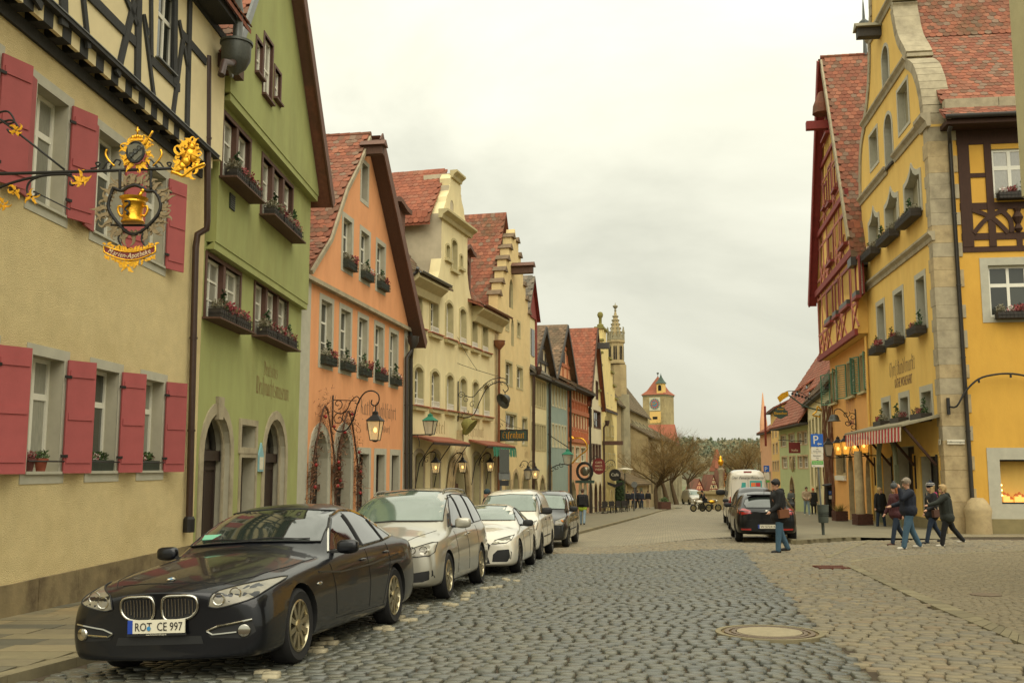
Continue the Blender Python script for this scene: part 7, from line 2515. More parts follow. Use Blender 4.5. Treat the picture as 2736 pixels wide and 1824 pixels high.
class Car:
 def __init__(s,name,label,rings,pm,wheels,wr,cut_r=None,level=2,cat='car'):
  s.e=EM(name,(0,0,0),0,label,cat)
  me=car_body(rings,[pm],wheels,cut_r or wr*1.13,level)
  s.body=obj('body',me,s.e)
  bm=bmesh.new()
  bm.from_mesh(me)
  s.bvh=BVHTree.FromBMesh(bm)
  bm.free()
  s.wheels=wheels
  s.wr=wr
  s.pm=pm
  s.cowl=next(r[0]for r in rings if r[1][6][1]-r[1][4][1]>.05 and r[1][8][1]>1.03)+.16
 def hit(s,axis,a,c):
  if axis=='L':
   o,d=Vector((a,3,c)),Vector((0,-1,0))
  elif axis=='R':
   o,d=Vector((a,-3,c)),Vector((0,1,0))
  elif axis=='F':
   o,d=Vector((6,a,c)),Vector((-1,0,0))
  elif axis=='W':
   o,d=Vector((s.cowl,a,c)),Vector((-1,0,0))
  elif axis=='B':
   o,d=Vector((-6,a,c)),Vector((1,0,0))
  else:
   o,d=Vector((a,c,4)),Vector((0,0,-1))
  h=s.bvh.ray_cast(o,d)
  if h[0]is None:
   nr=s.bvh.find_nearest(o+d*3)
   return nr[0],-d
  return h[0],h[1]if h[1].dot(d)<0 else-h[1]
 def decal(s,axis,poly,m,name,off=.004,grid=.06,parent=None,rim=.0,mirror=False,rimm=None):
  """patch of the given outline lying on the body surface."""
  for mir in((1,-1)if mirror else(1,)):
   ax=axis
   if mirror and mir<0 and axis=='L':
    ax='R'
   pl=[((a*mir if axis in 'FB' else a),c)for a,c in poly]
   dense=[]
   for i in range(len(pl)):
    p,q=Vector(pl[i]),Vector(pl[(i+1)%len(pl)])
    k=max(1,int((q-p).length/grid))
    dense+=[p.lerp(q,j/k)for j in range(k)]
   nb=len(dense)
   x0,x1=min(p.x for p in dense),max(p.x for p in dense)
   z0,z1=min(p.y for p in dense),max(p.y for p in dense)
   inner=[]
   gx_=x0+grid/2
   while gx_<x1:
    gz_=z0+grid/2
    while gz_<z1:
     if pt_in([tuple(p)for p in dense],gx_,gz_)and min((Vector((gx_,gz_))-p).length for p in dense)>grid*.45:
      inner.append(Vector((gx_,gz_)))
     gz_+=grid
    gx_+=grid
   res=delaunay_2d_cdt(dense+inner,[(i,(i+1)%nb)for i in range(nb)],[],1,1e-5)
   vs=[]
   for v in res[0]:
    p,n=s.hit(ax,v.x,v.y)
    vs.append(p+n*off)
   b=MB()
   fs=[]
   for f in res[2]:
    c=sum((vs[i]for i in f),Vector())/len(f)
    nn=(vs[f[1]]-vs[f[0]]).cross(vs[f[2]]-vs[f[0]])
    dirv={'L':Vector((0,1,0)),'R':Vector((0,-1,0)),'F':Vector((1,0,0)),'W':Vector((1,0,0)),'B':Vector((-1,0,0)),'T':Vector((0,0,1))}[ax]
    fs.append(tuple(f)if nn.dot(dirv)>0 else tuple(reversed(f)))
   b.add(vs,fs)
   o=b.bd(name,m,parent or s.e,smooth=True)
   if rim:
    P=[]
    for v in dense:
     p,n=s.hit(ax,v.x,v.y)
     P.append(p+n*(off+rim*.3))
    TB_(P,rim,5,closed=True).bd('trim',rimm or 'chrome',o,smooth=True)
  return o
 def line(s,axis,pts,r=.004,m='seam',name='seam',mirror=True,k=8,off=.0):
  for mir in((1,-1)if mirror else(1,)):
   ax='R' if(mirror and mir<0 and axis=='L')else axis
   P=[]
   for(p,q)in zip(pts[:-1],pts[1:]):
    for j in range(k):
     a,c=p[0]+(q[0]-p[0])*j/k,p[1]+(q[1]-p[1])*j/k
     if axis in 'FBT' and mir<0:
      if axis=='T':
       c=-c
      else:
       a=-a
     h,n=s.hit(ax,a,c)
     P.append(h+n*off)
   b=TB_(P,r,4)
   b.bd(name,m,s.e)
 def make_wheels(s,rimm='rim_alloy',spokes=10,width=.22,rr=.68,yo=None):
  R_=s.wr
  ty=MB()
  ty.lathe([(R_*rr,-width*.42),(R_*.90,-width*.5),(R_*.985,-width*.38),(R_,-width*.2),(R_,width*.2),(R_*.985,width*.38),(R_*.90,width*.5),(R_*rr,width*.42)],32,caps=False)
  tm=ty.mesh('wheel','rubber',50)
  rm=MB()
  q=R_*rr
  rm.lathe([(q*1.02,.44*width),(q*.95,.47*width),(q*.90,.36*width),(q*.88,-.2*width)],32,caps=False)
  for i in range(spokes):
   a=2*PI*i/spokes
   M=MR(a,4,'Z')
   w0,w1=q*.09,q*.15
   h0,h1=width*.40,width*.44
   rm.add([M@Vector(p)for p in((.1*q,-w0,h0),(.93*q,-w1,h1),(.93*q,w1*.5,h1),(.1*q,w0,h0),(.1*q,-w0,h0-.05),(.93*q,-w1,h1-.05),(.93*q,w1*.5,h1-.05),(.1*q,w0,h0-.05))],[(0,1,2,3),(0,4,5,1),(2,6,7,3)])
  rm.lathe([(q*.24,width*.3),(q*.24,width*.44),(q*.1,width*.46),(0,width*.46)],16)
  rmm=rm.mesh('rim',rimm,30)
  bk=LT_([(0,-.02),(q*.97,-.02)],24).mesh('brake_disc','plastic_black')
  for(wx,wz,yy)in s.wheels:
   for sg in(-1,1):
    o=obj('wheel',tm,s.e,(wx,sg*(yy-width/2-.012),wz))
    o.rotation_euler=(-PI/2*sg,.2*wx,0)
    obj('rim',rmm,o)
    obj('brake_disc',bk,o)
 def plate(s,axis,z,txt,w_=.52,h=.11,y=.0,eu=True,extra=None):
  p,n=s.hit(axis,y,z)
  sg=1 if axis=='F' else-1
  e_=BX_(-w_/2,w_/2,-.012,0,-h/2,h/2).bd('number_plate','plate_bg',s.e,(p.x+sg*.03,y,z))
  e_.rotation_euler=(0,0,PI/2*sg)
  if eu:
   BX_(-w_/2,-w_/2+.045,-.015,-.012,-h/2,h/2).bd('country_band','plate_eu',e_)
  tm=text_mesh(txt,.1,'lettering','text_black',.001)
  wd=max(v.co.x for v in tm.vertices)-min(v.co.x for v in tm.vertices)
  o=obj('lettering',tm,e_,(.022,-.016,-.034))
  o.scale=((w_-.09)/wd,1,.98*h/.11)
  return e_
 def mirrors(s,x,y,z,m,low='plastic_black',sc=1.0):
  for sg in(-1,1):
   b=MB()
   b.ball((0,0,0),1.0,16,12)
   b.v=[tuple(math.copysign(abs(c)**.6,c)*q*sc for c,q in zip(v,(.055,.115,.07)))for v in b.v]
   o=b.bd('mirror',m,s.e,(x,sg*(y+.1),z),smooth=True)
   BL_((0,0,-.035*sc),.1*sc,12,8,sc=(.5,1.0,.4)).bd('mirror_base',low,o,smooth=True)
   BX_(-.03,.03,-.1,.1,-.06*sc,-.03*sc).bd('mirror_arm',low,o,(0,-sg*.08,0))
 def handles(s,pts,m=None):
  for a,c in pts:
   for ax in 'LR':
    h,n=s.hit(ax,a,c)
    BL_((0,0,0),.1,10,6,sc=(.95,.18,.16)).bd('door_handle',m or s.pm,s.e,h+n*.012,smooth=True)
 def put(s,pf,pr,yo,flip=False):
  """stand on the ground: pf, pr = contact points of the left (or right) front and rear wheel."""
  d=Vector((pf[0]-pr[0],pf[1]-pr[1]))
  h=math.atan2(d.y,d.x)
  lf=Vector((-math.sin(h),math.cos(h)))*(-1 if flip else 1)
  wf,wb_=s.wheels[0][0],s.wheels[1][0]
  mid_=Vector(((pf[0]+pr[0])/2,(pf[1]+pr[1])/2))-lf*yo
  c=mid_-Vector((math.cos(h),math.sin(h)))*((wf+wb_)/2)
  s.stand(c.x,c.y,h)
 def stand(s,x,y,h):
  f=Vector((math.cos(h),math.sin(h)))
  l=Vector((-math.sin(h),math.cos(h)))
  wf,wb_,yo=s.wheels[0][0],s.wheels[1][0],s.wheels[0][2]
  g=lambda a,b_:ground(x+f.x*a+l.x*b_,y+f.y*a+l.y*b_)
  zf,zr_=(g(wf,yo)+g(wf,-yo))/2,(g(wb_,yo)+g(wb_,-yo))/2
  pitch=math.atan2(zf-zr_,wf-wb_)
  roll=math.atan2((g(wf,yo)+g(wb_,yo))/2-(g(wf,-yo)+g(wb_,-yo))/2,2*yo)
  zc=zr_+(zf-zr_)*(-wb_)/(wf-wb_)
  s.e.location=(x,y,zc+.018)
  s.e.rotation_euler=(roll,-pitch,h)
G3=lambda a,c:tuple(on_ground(a,c))[:2]
RX=[(1.0,1.0)]
# ------------------------------------------------------------------ dark blue saloon in front
rings=[ring(2.30,.17,.58,.80,.85,('h',.735),.09),ring(2.19,.145,.655,.875,.915,('h',.805),.06),ring(1.88,.14,.735,.90,.94,('h',.885),.02),ring(1.484,.15,.79,.905,.945,('h',.945)),ring(1.0,.16,.835,.90,.94,('h',1.0)),ring(.74,.16,.86,.895,.94,('h',1.02)),ring(.60,.16,.87,.895,.94,('c',.76,.99,1.075)),ring(.30,.16,.89,.895,.94,('c',.70,1.185,1.26)),ring(-.08,.16,.91,.895,.94,('c',.615,1.38,1.43)),ring(-.6,.16,.93,.895,.94,('c',.605,1.43,1.478)),ring(-1.1,.16,.95,.895,.94,('c',.61,1.385,1.44)),ring(-1.5,.16,.965,.89,.94,('c',.64,1.245,1.30)),ring(-1.9,.16,.97,.885,.94,('c',.71,1.09,1.125)),ring(-2.05,.17,.965,.88,.93,('h',1.085)),ring(-2.4,.2,.94,.86,.905,('h',1.07),-.02),ring(-2.56,.26,.87,.80,.84,('h',1.0),-.05)]
car=Car('parked_saloon','dark navy blue saloon parked nearest the camera',rings,'paint_navy',[(1.484,.335,.925),(-1.484,.335,.925)],.335)
car.decal('W',[(-.72,1.045),(-.4,1.065),(0,1.075),(.4,1.065),(.72,1.045),(.665,1.2),(.575,1.355),(.3,1.385),(0,1.395),(-.3,1.385),(-.575,1.355),(-.665,1.2)],'car_glass_tint','windscreen',off=.01,rim=.008,rimm='plastic_black')
car.decal('B',[(-.62,1.12),(0,1.14),(.62,1.12),(.55,1.3),(0,1.345),(-.55,1.3)],'car_glass','rear_window',rim=.006,rimm='plastic_black')
glz=[(.44,.965),(.14,1.15),(-.12,1.28),(-.42,1.335),(-.46,.975)]
car.decal('L',glz,'car_glass','side_window',mirror=True)
car.decal('L',[(-.52,.98),(-.48,1.34),(-.85,1.335),(-1.15,1.26),(-1.22,1.008)],'car_glass','side_window',mirror=True)
car.decal('L',[(-1.26,1.0),(-1.19,1.25),(-1.4,1.17),(-1.6,1.03)],'car_glass','side_window',mirror=True)
car.line('L',[(.5,.945),(.16,1.17),(-.12,1.305),(-.48,1.362),(-.85,1.356),(-1.2,1.28),(-1.45,1.16),(-1.68,1.03),(-1.2,.995),(-.5,.962),(.5,.945)],.014,'chrome','window_trim',off=.004)
car.line('L',[(-.45,.955),(-.44,1.36)],.03,'plastic_black','door_pillar')
car.line('L',[(-1.24,.99),(-1.17,1.28)],.022,'plastic_black','door_pillar')
car.line('L',[(.66,.84),(.6,.6),(.56,.3)],.005);car.line('L',[(-.47,.93),(-.5,.6),(-.46,.27)],.005);car.line('L',[(-1.25,.96),(-1.28,.75),(-1.06,.45),(-.98,.27)],.005);car.line('L',[(.56,.3),(-.98,.27)],.005)
car.line('L',[(1.0,.78),(.4,.74),(-.6,.76),(-1.7,.82)],.012,'paint_navy','body_crease',k=14)
car.line('T',[(2.18,.5),(1.9,.66),(1.4,.76),(.78,.80)],.005,'seam','bonnet_seam',k=10)
car.line('T',[(2.24,.0),(2.18,.5)],.005,'seam','bonnet_seam')
# kidney grille
kid=[(p.x,p.y)for p in curve_pts([(a,c,0)for a,c in[(.035,.60),(.045,.535),(.09,.50),(.26,.51),(.335,.56),(.35,.63),(.32,.685),(.2,.70),(.06,.69),(.035,.60)]],4)][:-1]
for mir in(1,-1):
 o=car.decal('F',[(a*mir,c)for a,c in kid],'plastic_black','grille',grid=.05,rim=.014)
 for k in range(9):
  yk=(.07+.03*k)*mir
  zb_=.53 if k<6 else .55
  P=[]
  for z in(zb_,.58,.63,.675 if k<7 else .66):
   h,n=car.hit('F',yk,z)
   P.append(h+Vector((.012,0,0)))
  TB_(P,.005,5).bd('grille_bar','chrome',o)
hl=[(p.x,p.y)for p in curve_pts([(a,c,0)for a,c in[(.44,.60),(.47,.70),(.60,.745),(.76,.775),(.865,.785),(.86,.72),(.80,.65),(.66,.61),(.52,.585),(.44,.60)]],3)][:-1]
for mir in(1,-1):
 o=car.decal('F',[(a*mir,c)for a,c in hl],'lamp_clear','headlight',grid=.05,rim=.007,rimm='plastic_black')
 for yy,zz_ in((.53,.655),(.65,.69)):
  h,n=car.hit('F',yy*mir,zz_)
  TB_([h+n*.012+Vector((0,.05*math.cos(t*PI/8),.045*math.sin(t*PI/8)))for t in range(16)],.006,4,closed=True).bd('lamp_ring','chrome',o)
  # lower bumper: intakes with chrome blades, fog lamps, plate
intk=[(.42,.40),(.5,.43),(.8,.475),(.83,.38),(.76,.33),(.46,.345)]
for mir in(1,-1):
 o=car.decal('F',[(a*mir,c)for a,c in intk],'plastic_black','side_intake',grid=.05)
 for seg in([(.80,.478),(.52,.435),(.43,.40)],[(.43,.40),(.48,.372),(.68,.385)]):
  P=[]
  for p,q in zip(seg[:-1],seg[1:]):
   for j in range(5):
    h,n=car.hit('F',(p[0]+(q[0]-p[0])*j/4)*mir,p[1]+(q[1]-p[1])*j/4)
    P.append(h+n*.012)
  TB_(P,.009,5).bd('chrome_blade','chrome',o)
 h,n=car.hit('F',.74*mir,.395)
 M=n.to_track_quat('Z','Y').to_matrix().to_4x4()
 M.translation=h+n*.012
 LT_([(.05,-.02),(.056,.0),(.05,.012),(.03,.016),(0,.016)],16,None,M).bd('fog_lamp','chrome',o,smooth=40)
car.decal('F',[(-.4,.30),(.4,.30),(.38,.365),(-.38,.365)],'plastic_black','lower_intake',grid=.06)
pl=car.plate('F',.455,'ROT  CE 997')
LT_([(.018,0),(.018,.002)],14,None,MT((-.065,-.016,-.015))@MR(PI/2,4,'X')).bd('seal','badge_blue',pl)
BX_(-.27,.27,-.008,0,-.075,-.056).bd('plate_frame','plastic_black',pl)
obj('lettering',text_mesh('www.Automaten-Schoepf.de',.016,'lettering','plate_bg',.001),pl,(0,-.01,-.071))
h,n=car.hit('T',2.16,0)
M=n.to_track_quat('Z','Y').to_matrix().to_4x4()
M.translation=h+n*.004
bd=LT_([(.041,0),(.041,.006),(.036,.008),(0,.008)],20,None,M).bd('badge','chrome',car.e,smooth=30)
for k in range(4):
 P=[Vector((0,0,.0095))]+[Vector((.03*math.cos(PI/2*k+PI/8*j),.03*math.sin(PI/2*k+PI/8*j),.0095))for j in range(5)]
 MB().add([M@p for p in P],[(0,1,2,3,4,5)]).bd('badge_quarter','badge_blue' if k%2 else 'plate_bg',bd)
car.decal('L',[(-2.38,.8),(-2.3,.93),(-2.54,.9),(-2.56,.8)],'lamp_rear','tail_light',mirror=True,grid=.05)
car.mirrors(.42,.9,.99,'paint_navy')
car.handles([(-.3,.82),(-1.15,.86)])
for ax in 'LR':
 h,n=car.hit(ax,1.02,.67)
 BL_((0,0,0),.07,8,6,sc=(1,.12,.25)).bd('side_repeater','chrome',car.e,h+n*.003,smooth=True)
h,n=car.hit('W',-.47,1.13)
BX_(-.01,.004,-.1,.1,-.04,.04).bd('parking_permit','permit',car.e,h+n*.012,rot=(0,-.95,0))
for sg,(ya,yb_)in((1,(-.55,.15)),(1,(.0,.62))):
 P=[]
 for j in range(6):
  h,n=car.hit('W',ya+(yb_-ya)*j/5,1.085+.012*math.sin(j))
  P.append(h+n*.02)
 TB_(P,.008,4).bd('wiper','plastic_black',car.e)
car.make_wheels('rim_alloy',10)
car.e.location=(-2.547,10.984,-.14)
car.e.rotation_euler=(.0515,-.0312,-1.7502)

# ------------------------------------------------------------------ generic boxier vehicles
def mpv_rings(L_,Hh_,hw,x_nose,hood_z,cowl_x,cowl_z,roof_x,tail_x,belt,zs_f=.80,tum=.12,tail_z=None,zb=.2,nose_z=.72):
 t=tail_z or Hh_*.8
 xf,xr=x_nose,x_nose-L_
 wr_=hw-tum-.16
 rg=[ring(xf-.03,zb+.06,nose_z*.82,hw*.80,hw*.84,('h',nose_z),.05),ring(xf-.15,zb+.01,zs_f*.9,hw*.9,hw*.94,('h',hood_z*.9),.04),ring(xf-.5,zb,zs_f,hw*.945,hw*.985,('h',hood_z),.01)]
 rg+=[ring(cowl_x+.12,zb,belt-.06,hw*.95,hw,('h',cowl_z)),ring(cowl_x,zb,belt-.04,hw*.95,hw,('c',hw-.16,cowl_z+.01,cowl_z+.06))]
 rg+=[ring((cowl_x+roof_x)/2,zb,belt-.02,hw*.955,hw,('c',(hw-.16+wr_)/2+.015,(cowl_z+Hh_-.05)/2+.04,(cowl_z+Hh_)/2+.05))]
 rg+=[ring(roof_x,zb,belt,hw*.955,hw,('c',wr_+.01,Hh_-.08,Hh_-.03)),ring((roof_x+tail_x)/2,zb,belt+.02,hw*.955,hw,('c',wr_,Hh_-.06,Hh_)),ring(tail_x+.25,zb,belt+.04,hw*.95,hw,('c',wr_,Hh_-.09,Hh_-.02))]
 rg+=[ring(tail_x,zb+.02,belt+.04,hw*.94,hw*.985,('c',wr_+.02,Hh_-.2,Hh_-.12)),ring((tail_x+xr)/2,zb+.04,belt+.02,hw*.92,hw*.965,('c',hw-.22,t,t+.06),-.02),ring(xr+.02,zb+.1,belt-.05,hw*.87,hw*.9,('c',hw-.2,t-.25,t-.2),-.04)]
 return rg
def std_side(car,belt,pts_list,trim=None):
 for pts in pts_list:
  car.decal('L',pts,'car_glass','side_window',mirror=True,grid=.08,rim=.007,rimm=trim or 'plastic_black')
  # silver people carrier
rings=mpv_rings(4.85,1.72,.95,2.36,.98,1.22,1.08,.22,-2.15,.98,zs_f=.86,nose_z=.80,tail_z=1.3)
car=Car('parked_minivan','silver people carrier with roof rails behind the navy saloon',rings,'paint_silver',[(1.46,.34,.945),(-1.46,.34,.945)],.34)
car.decal('W',[(-.76,1.14),(0,1.17),(.76,1.14),(.70,1.4),(.625,1.6),(0,1.645),(-.625,1.6),(-.70,1.4)],'car_glass_sky','windscreen',off=.01,rim=.008,rimm='plastic_black',grid=.08)
std_side(car,.98,[[(.82,1.06),(.4,1.38),(.05,1.55),(-.12,1.56),(-.15,1.05)],[(-.22,1.05),(-.2,1.57),(-1.05,1.57),(-1.12,1.07)],[(-1.19,1.08),(-1.12,1.57),(-1.75,1.53),(-2.05,1.18),(-2.0,1.1)],[(1.0,1.05),(.9,1.06),(.62,1.26),(.72,1.25)]],'plastic_black')
hl=[(.42,.66),(.44,.75),(.62,.80),(.8,.85),(.86,.85),(.86,.72),(.80,.67)]
for mir in(1,-1):
 o=car.decal('F',[(a*mir,c)for a,c in hl],'lamp_clear','headlight',grid=.05,rim=.007,rimm='plastic_black')
 for yy in(.56,.72):
  h,n=car.hit('F',yy*mir,.75)
  TB_([h+n*.012+Vector((0,.055*math.cos(t*PI/8),.05*math.sin(t*PI/8)))for t in range(16)],.007,4,closed=True).bd('lamp_ring','lamp_house',o)
 car.decal('F',[(a*mir,c)for a,c in[(.45,.31),(.5,.43),(.84,.47),(.86,.36),(.7,.31)]],'plastic_black','fog_intake',grid=.06)
car.decal('F',[(-.42,.68),(.42,.68),(.43,.76),(-.43,.76)],'plastic_black','grille',grid=.06,rim=.008)
car.decal('F',[(-.42,.33),(.42,.33),(.4,.48),(-.4,.48)],'plastic_black','lower_grille',grid=.06)
car.plate('F',.56,'AN SW 214')
h,n=car.hit('F',0,.72)
LT_([(.06,0),(.06,.012),(.0,.014)],18,None,MT(h+Vector((.015,0,0)))@MR(PI/2,4,'Y')).bd('badge','chrome',car.e)
car.line('L',[(.78,.98),(.74,.6),(.8,.3)],.005);car.line('L',[(-.18,1.02),(-.2,.6),(-.2,.3)],.005);car.line('L',[(-1.15,1.03),(-1.18,.7),(-.98,.4)],.005);car.line('L',[(.8,.5),(-1.0,.53)],.008,'paint_silver','side_rub_strip')
car.line('T',[(2.2,.42),(1.7,.6),(1.3,.74)],.005,'seam','bonnet_seam')
for sg in(-1,1):
 P=[]
 for j in range(12):
  h,n=car.hit('T',.15-2.1*j/11,.585*sg)
  P.append(h+Vector((0,0,.05 if 0<j<11 else-.01)))
 TB_(P,.018,6).bd('roof_rail','lamp_house',car.e,smooth=True)
car.mirrors(.72,.92,1.1,'paint_silver',sc=1.15)
car.handles([(-.05,.9),(-.35,.92)],'chrome')
car.make_wheels('rim_alloy',10)
car.put(G3(1196,1604),G3(1293,1557),.92)

# white coupe-like saloon
rings=[ring(2.30,.22,.55,.72,.77,('h',.69),.07),ring(2.18,.17,.62,.82,.87,('h',.775),.05),ring(1.85,.15,.71,.87,.90,('h',.875),.01),ring(1.4,.15,.79,.875,.915,('h',.945)),ring(.95,.15,.83,.87,.915,('h',.99)),ring(.72,.15,.85,.87,.915,('c',.75,.99,1.05)),ring(.35,.15,.875,.87,.915,('c',.66,1.19,1.25)),ring(-.1,.15,.895,.87,.915,('c',.58,1.355,1.40)),ring(-.6,.15,.915,.87,.915,('c',.57,1.385,1.435)),ring(-1.1,.15,.935,.87,.915,('c',.58,1.31,1.37)),ring(-1.6,.15,.945,.86,.91,('c',.62,1.12,1.18)),ring(-1.95,.17,.945,.85,.90,('h',1.06)),ring(-2.25,.22,.91,.81,.86,('h',1.03)),ring(-2.38,.32,.84,.74,.78,('h',.96),-.05)]
car=Car('parked_coupe','low white four door coupe behind the silver people carrier',rings,'paint_white',[(1.365,.33,.91),(-1.365,.33,.91)],.33)
car.decal('W',[(-.70,1.045),(0,1.07),(.70,1.045),(.6,1.28),(.54,1.34),(0,1.375),(-.54,1.34),(-.6,1.28)],'car_glass_sky','windscreen',off=.01,rim=.008,rimm='plastic_black',grid=.08)
std_side(car,.9,[[(.52,.95),(.2,1.15),(-.1,1.27),(-.42,1.31),(-.46,.96)],[(-.53,.965),(-.49,1.31),(-.9,1.27),(-1.25,1.12),(-1.45,.99)]])
for mir in(1,-1):
 car.decal('F',[(a*mir,c)for a,c in[(.44,.62),(.5,.69),(.68,.735),(.82,.77),(.80,.68),(.72,.63)]],'lamp_house','headlight',grid=.05,rim=.007,rimm='plastic_black')
 car.decal('F',[(a*mir,c)for a,c in[(.44,.28),(.46,.42),(.55,.50),(.76,.51),(.82,.45),(.80,.32),(.72,.27)]],'plastic_black','side_intake',grid=.05)
car.decal('F',[(-.36,.48),(.36,.48),(.42,.6),(.34,.68),(-.34,.68),(-.42,.6)],'plastic_black','grille',grid=.06,rim=.008)
car.decal('F',[(-.4,.25),(.4,.25),(.36,.38),(-.36,.38)],'plastic_black','lower_grille',grid=.06)
car.plate('F',.43,'MUE CL 35')
h,n=car.hit('F',0,.58)
LT_([(.075,0),(.075,.012),(.06,.014),(.06,.004),(0,.004)],18,None,MT(h+Vector((.012,0,0)))@MR(PI/2,4,'Y')).bd('badge','chrome',car.e)
car.line('L',[(.7,.83),(.66,.5),(.6,.25)],.005);car.line('L',[(-.48,.92),(-.5,.5),(-.46,.25)],.005)
car.mirrors(.5,.88,.98,'plastic_black')
car.handles([(-.3,.8),(-1.1,.83)])
h,n=car.hit('W',-.3,1.12)
BX_(-.01,.004,-.11,.11,-.06,.06).bd('parking_permit','permit',car.e,h+n*.012,rot=(0,-.95,0))
car.make_wheels('rim_dark',10)
car.put(G3(1389,1532),G3(1429,1508),.88)

# white panel van with black bumper, then the dark one
def small_van(name,label,pm,bumper,pf,pr,plate_txt):
 rings=mpv_rings(4.4,1.83,.91,2.18,1.06,1.35,1.14,.52,-2.05,1.06,zs_f=.92,nose_z=.86,tum=.06,tail_z=1.62,zb=.22)
 car=Car(name,label,rings,pm,[(1.4,.325,.905),(-1.35,.325,.905)],.325,cat='van')
 car.decal('W',[(-.74,1.2),(0,1.23),(.74,1.2),(.71,1.45),(.67,1.62),(0,1.66),(-.67,1.62),(-.71,1.45)],'car_glass_sky','windscreen',off=.01,rim=.008,rimm='plastic_black',grid=.06)
 std_side(car,1.06,[[(1.0,1.14),(.68,1.42),(.48,1.62),(.1,1.65),(.05,1.12)]])
 if pm!='paint_white':
  std_side(car,1.06,[[(-.05,1.12),(-.02,1.65),(-.95,1.65),(-.97,1.14)],[(-1.05,1.14),(-1.03,1.65),(-1.75,1.64),(-1.8,1.16)]])
 for mir in(1,-1):
  o=car.decal('F',[(a*mir,c)for a,c in[(.5,.72),(.52,.84),(.68,.92),(.8,.97),(.84,.9),(.82,.76),(.72,.71)]],'lamp_clear','headlight',grid=.05,rim=.007,rimm='plastic_black')
  h,n=car.hit('F',.74*mir,.84)
  BL_((0,0,0),.05,8,6,sc=(.4,1,1)).bd('indicator','lamp_amber',o,h,smooth=True)
 car.decal('F',[(-.8,.3),(.8,.3),(.83,.5),(.8,.64),(-.8,.64),(-.83,.5)],bumper,'bumper_face',grid=.08)
 car.decal('F',[(-.42,.70),(.42,.70),(.43,.78),(-.43,.78)],'plastic_black','grille',grid=.06,off=.008,rim=.008)
 car.plate('F',.5,plate_txt)
 car.line('L',[(1.1,1.0),(1.05,.6),(.95,.3)],.005);car.line('L',[(.02,1.1),(.0,.6),(.02,.3)],.005);car.line('L',[(-1.0,1.1),(-1.02,.6),(-.9,.4)],.005)
 car.line('L',[(.9,.55),(-.9,.57)],.02,'plastic_black','side_rub_strip')
 car.mirrors(.92,.9,1.2,'plastic_black',sc=1.25)
 car.handles([(.15,.98),(-.85,1.0)],'plastic_black')
 h,n=car.hit('T',.35,0)
 TB_([h,h+Vector((-.12,0,.3))],.006,4).bd('aerial','plastic_black',car.e)
 car.make_wheels('rim_dark',8)
 car.put(pf,pr,.885)
 return car
small_van('parked_van','white panel van with black bumper behind the white coupe','paint_white','plastic_black',G3(1447,1495),G3(1479,1478),'N PV 482')
small_van('parked_van','dark anthracite van with side windows, last of the left parked row','paint_anthracite','paint_anthracite',G3(1519,1462),G3(1545,1449),'AN T 1260')

# ------------------------------------------------------------------ right row, seen from behind
def hatch(name,label,pm,L_,Hh_,hw,wbh,roofm=None):
 rings=mpv_rings(L_,Hh_,hw,L_*.49,.92,1.05,1.0,.25,-1.55,.93,zs_f=.80,nose_z=.74,tum=.13,tail_z=Hh_*.74,zb=.2)
 car=Car(name,label,rings,pm,[(wbh,.325,hw-.005),(-wbh,.325,hw-.005)],.325)
 std_side(car,.93,[[(.7,1.0),(.3,1.2),(.1,Hh_-.15),(-.3,Hh_-.13),(-.32,1.0)],[(-.4,1.0),(-.38,Hh_-.13),(-1.1,Hh_-.14),(-1.45,1.05)]])
 car.decal('W',[(-.68,1.06),(.68,1.06),(.56,Hh_-.1),(-.56,Hh_-.1)],'car_glass','windscreen',off=.01,grid=.1)
 return car
car=hatch('parked_hatchback','black hatchback seen from behind, nearest of the right parked row','paint_black',4.3,1.47,.89,1.325)
car.decal('B',[(-.56,1.0),(.56,1.0),(.62,1.1),(.56,1.24),(.3,1.29),(0,1.30),(-.3,1.29),(-.56,1.24),(-.62,1.1)],'car_glass_tint','rear_window',rim=.008,rimm='plastic_black')
for mir in(1,-1):
 car.decal('B',[(a*mir,c)for a,c in[(.42,.84),(.45,.92),(.62,.98),(.80,.97),(.82,.84),(.7,.80)]],'lamp_rear','tail_light',grid=.05)
 car.decal('B',[(a*mir,c)for a,c in[(.45,.36),(.72,.36),(.74,.41),(.45,.41)]],'lamp_rear','reflector',grid=.05)
car.decal('B',[(-.7,.24),(.7,.24),(.74,.34),(-.74,.34)],'plastic_black','lower_bumper',grid=.06)
car.plate('B',.47,'W·5724 K')
h,n=car.hit('B',0,.9)
BL_((0,0,0),.06,12,6,sc=(.2,1,.55)).bd('badge','chrome',car.e,h,smooth=True)
car.line('B',[(-.75,.62),(-.4,.66),(0,.67),(.4,.66),(.75,.62)],.006,'seam','hatch_seam',mirror=False)
h,n=car.hit('T',-1.45,0)
TB_([h,h+Vector((-.1,0,.16))],.008,4).bd('aerial','plastic_black',car.e)
BX_(-.12,.06,-.5,.5,-.015,.02).bd('roof_spoiler','paint_black',car.e,h+Vector((-.1,0,-.02)))
car.mirrors(.62,.88,1.04,'plastic_black')
car.make_wheels('rim_dark',8)
kl,kr=Vector(G3(1980,1446)),Vector(G3(2112,1449))
mid_=(kl+kr)/2
HR=math.atan2(1.0,.17)
HDK=HR
car.stand(mid_.x+math.cos(HDK)*1.325,mid_.y+math.sin(HDK)*1.325,HDK)
base=Vector((mid_.x+math.cos(HDK)*1.325,mid_.y+math.sin(HDK)*1.325))
car=hatch('parked_suv','taller black estate car behind the black hatchback','paint_black',4.6,1.66,.92,1.35)
car.decal('B',[(-.6,1.1),(.6,1.1),(.6,1.4),(0,1.47),(-.6,1.4)],'car_glass','rear_window')
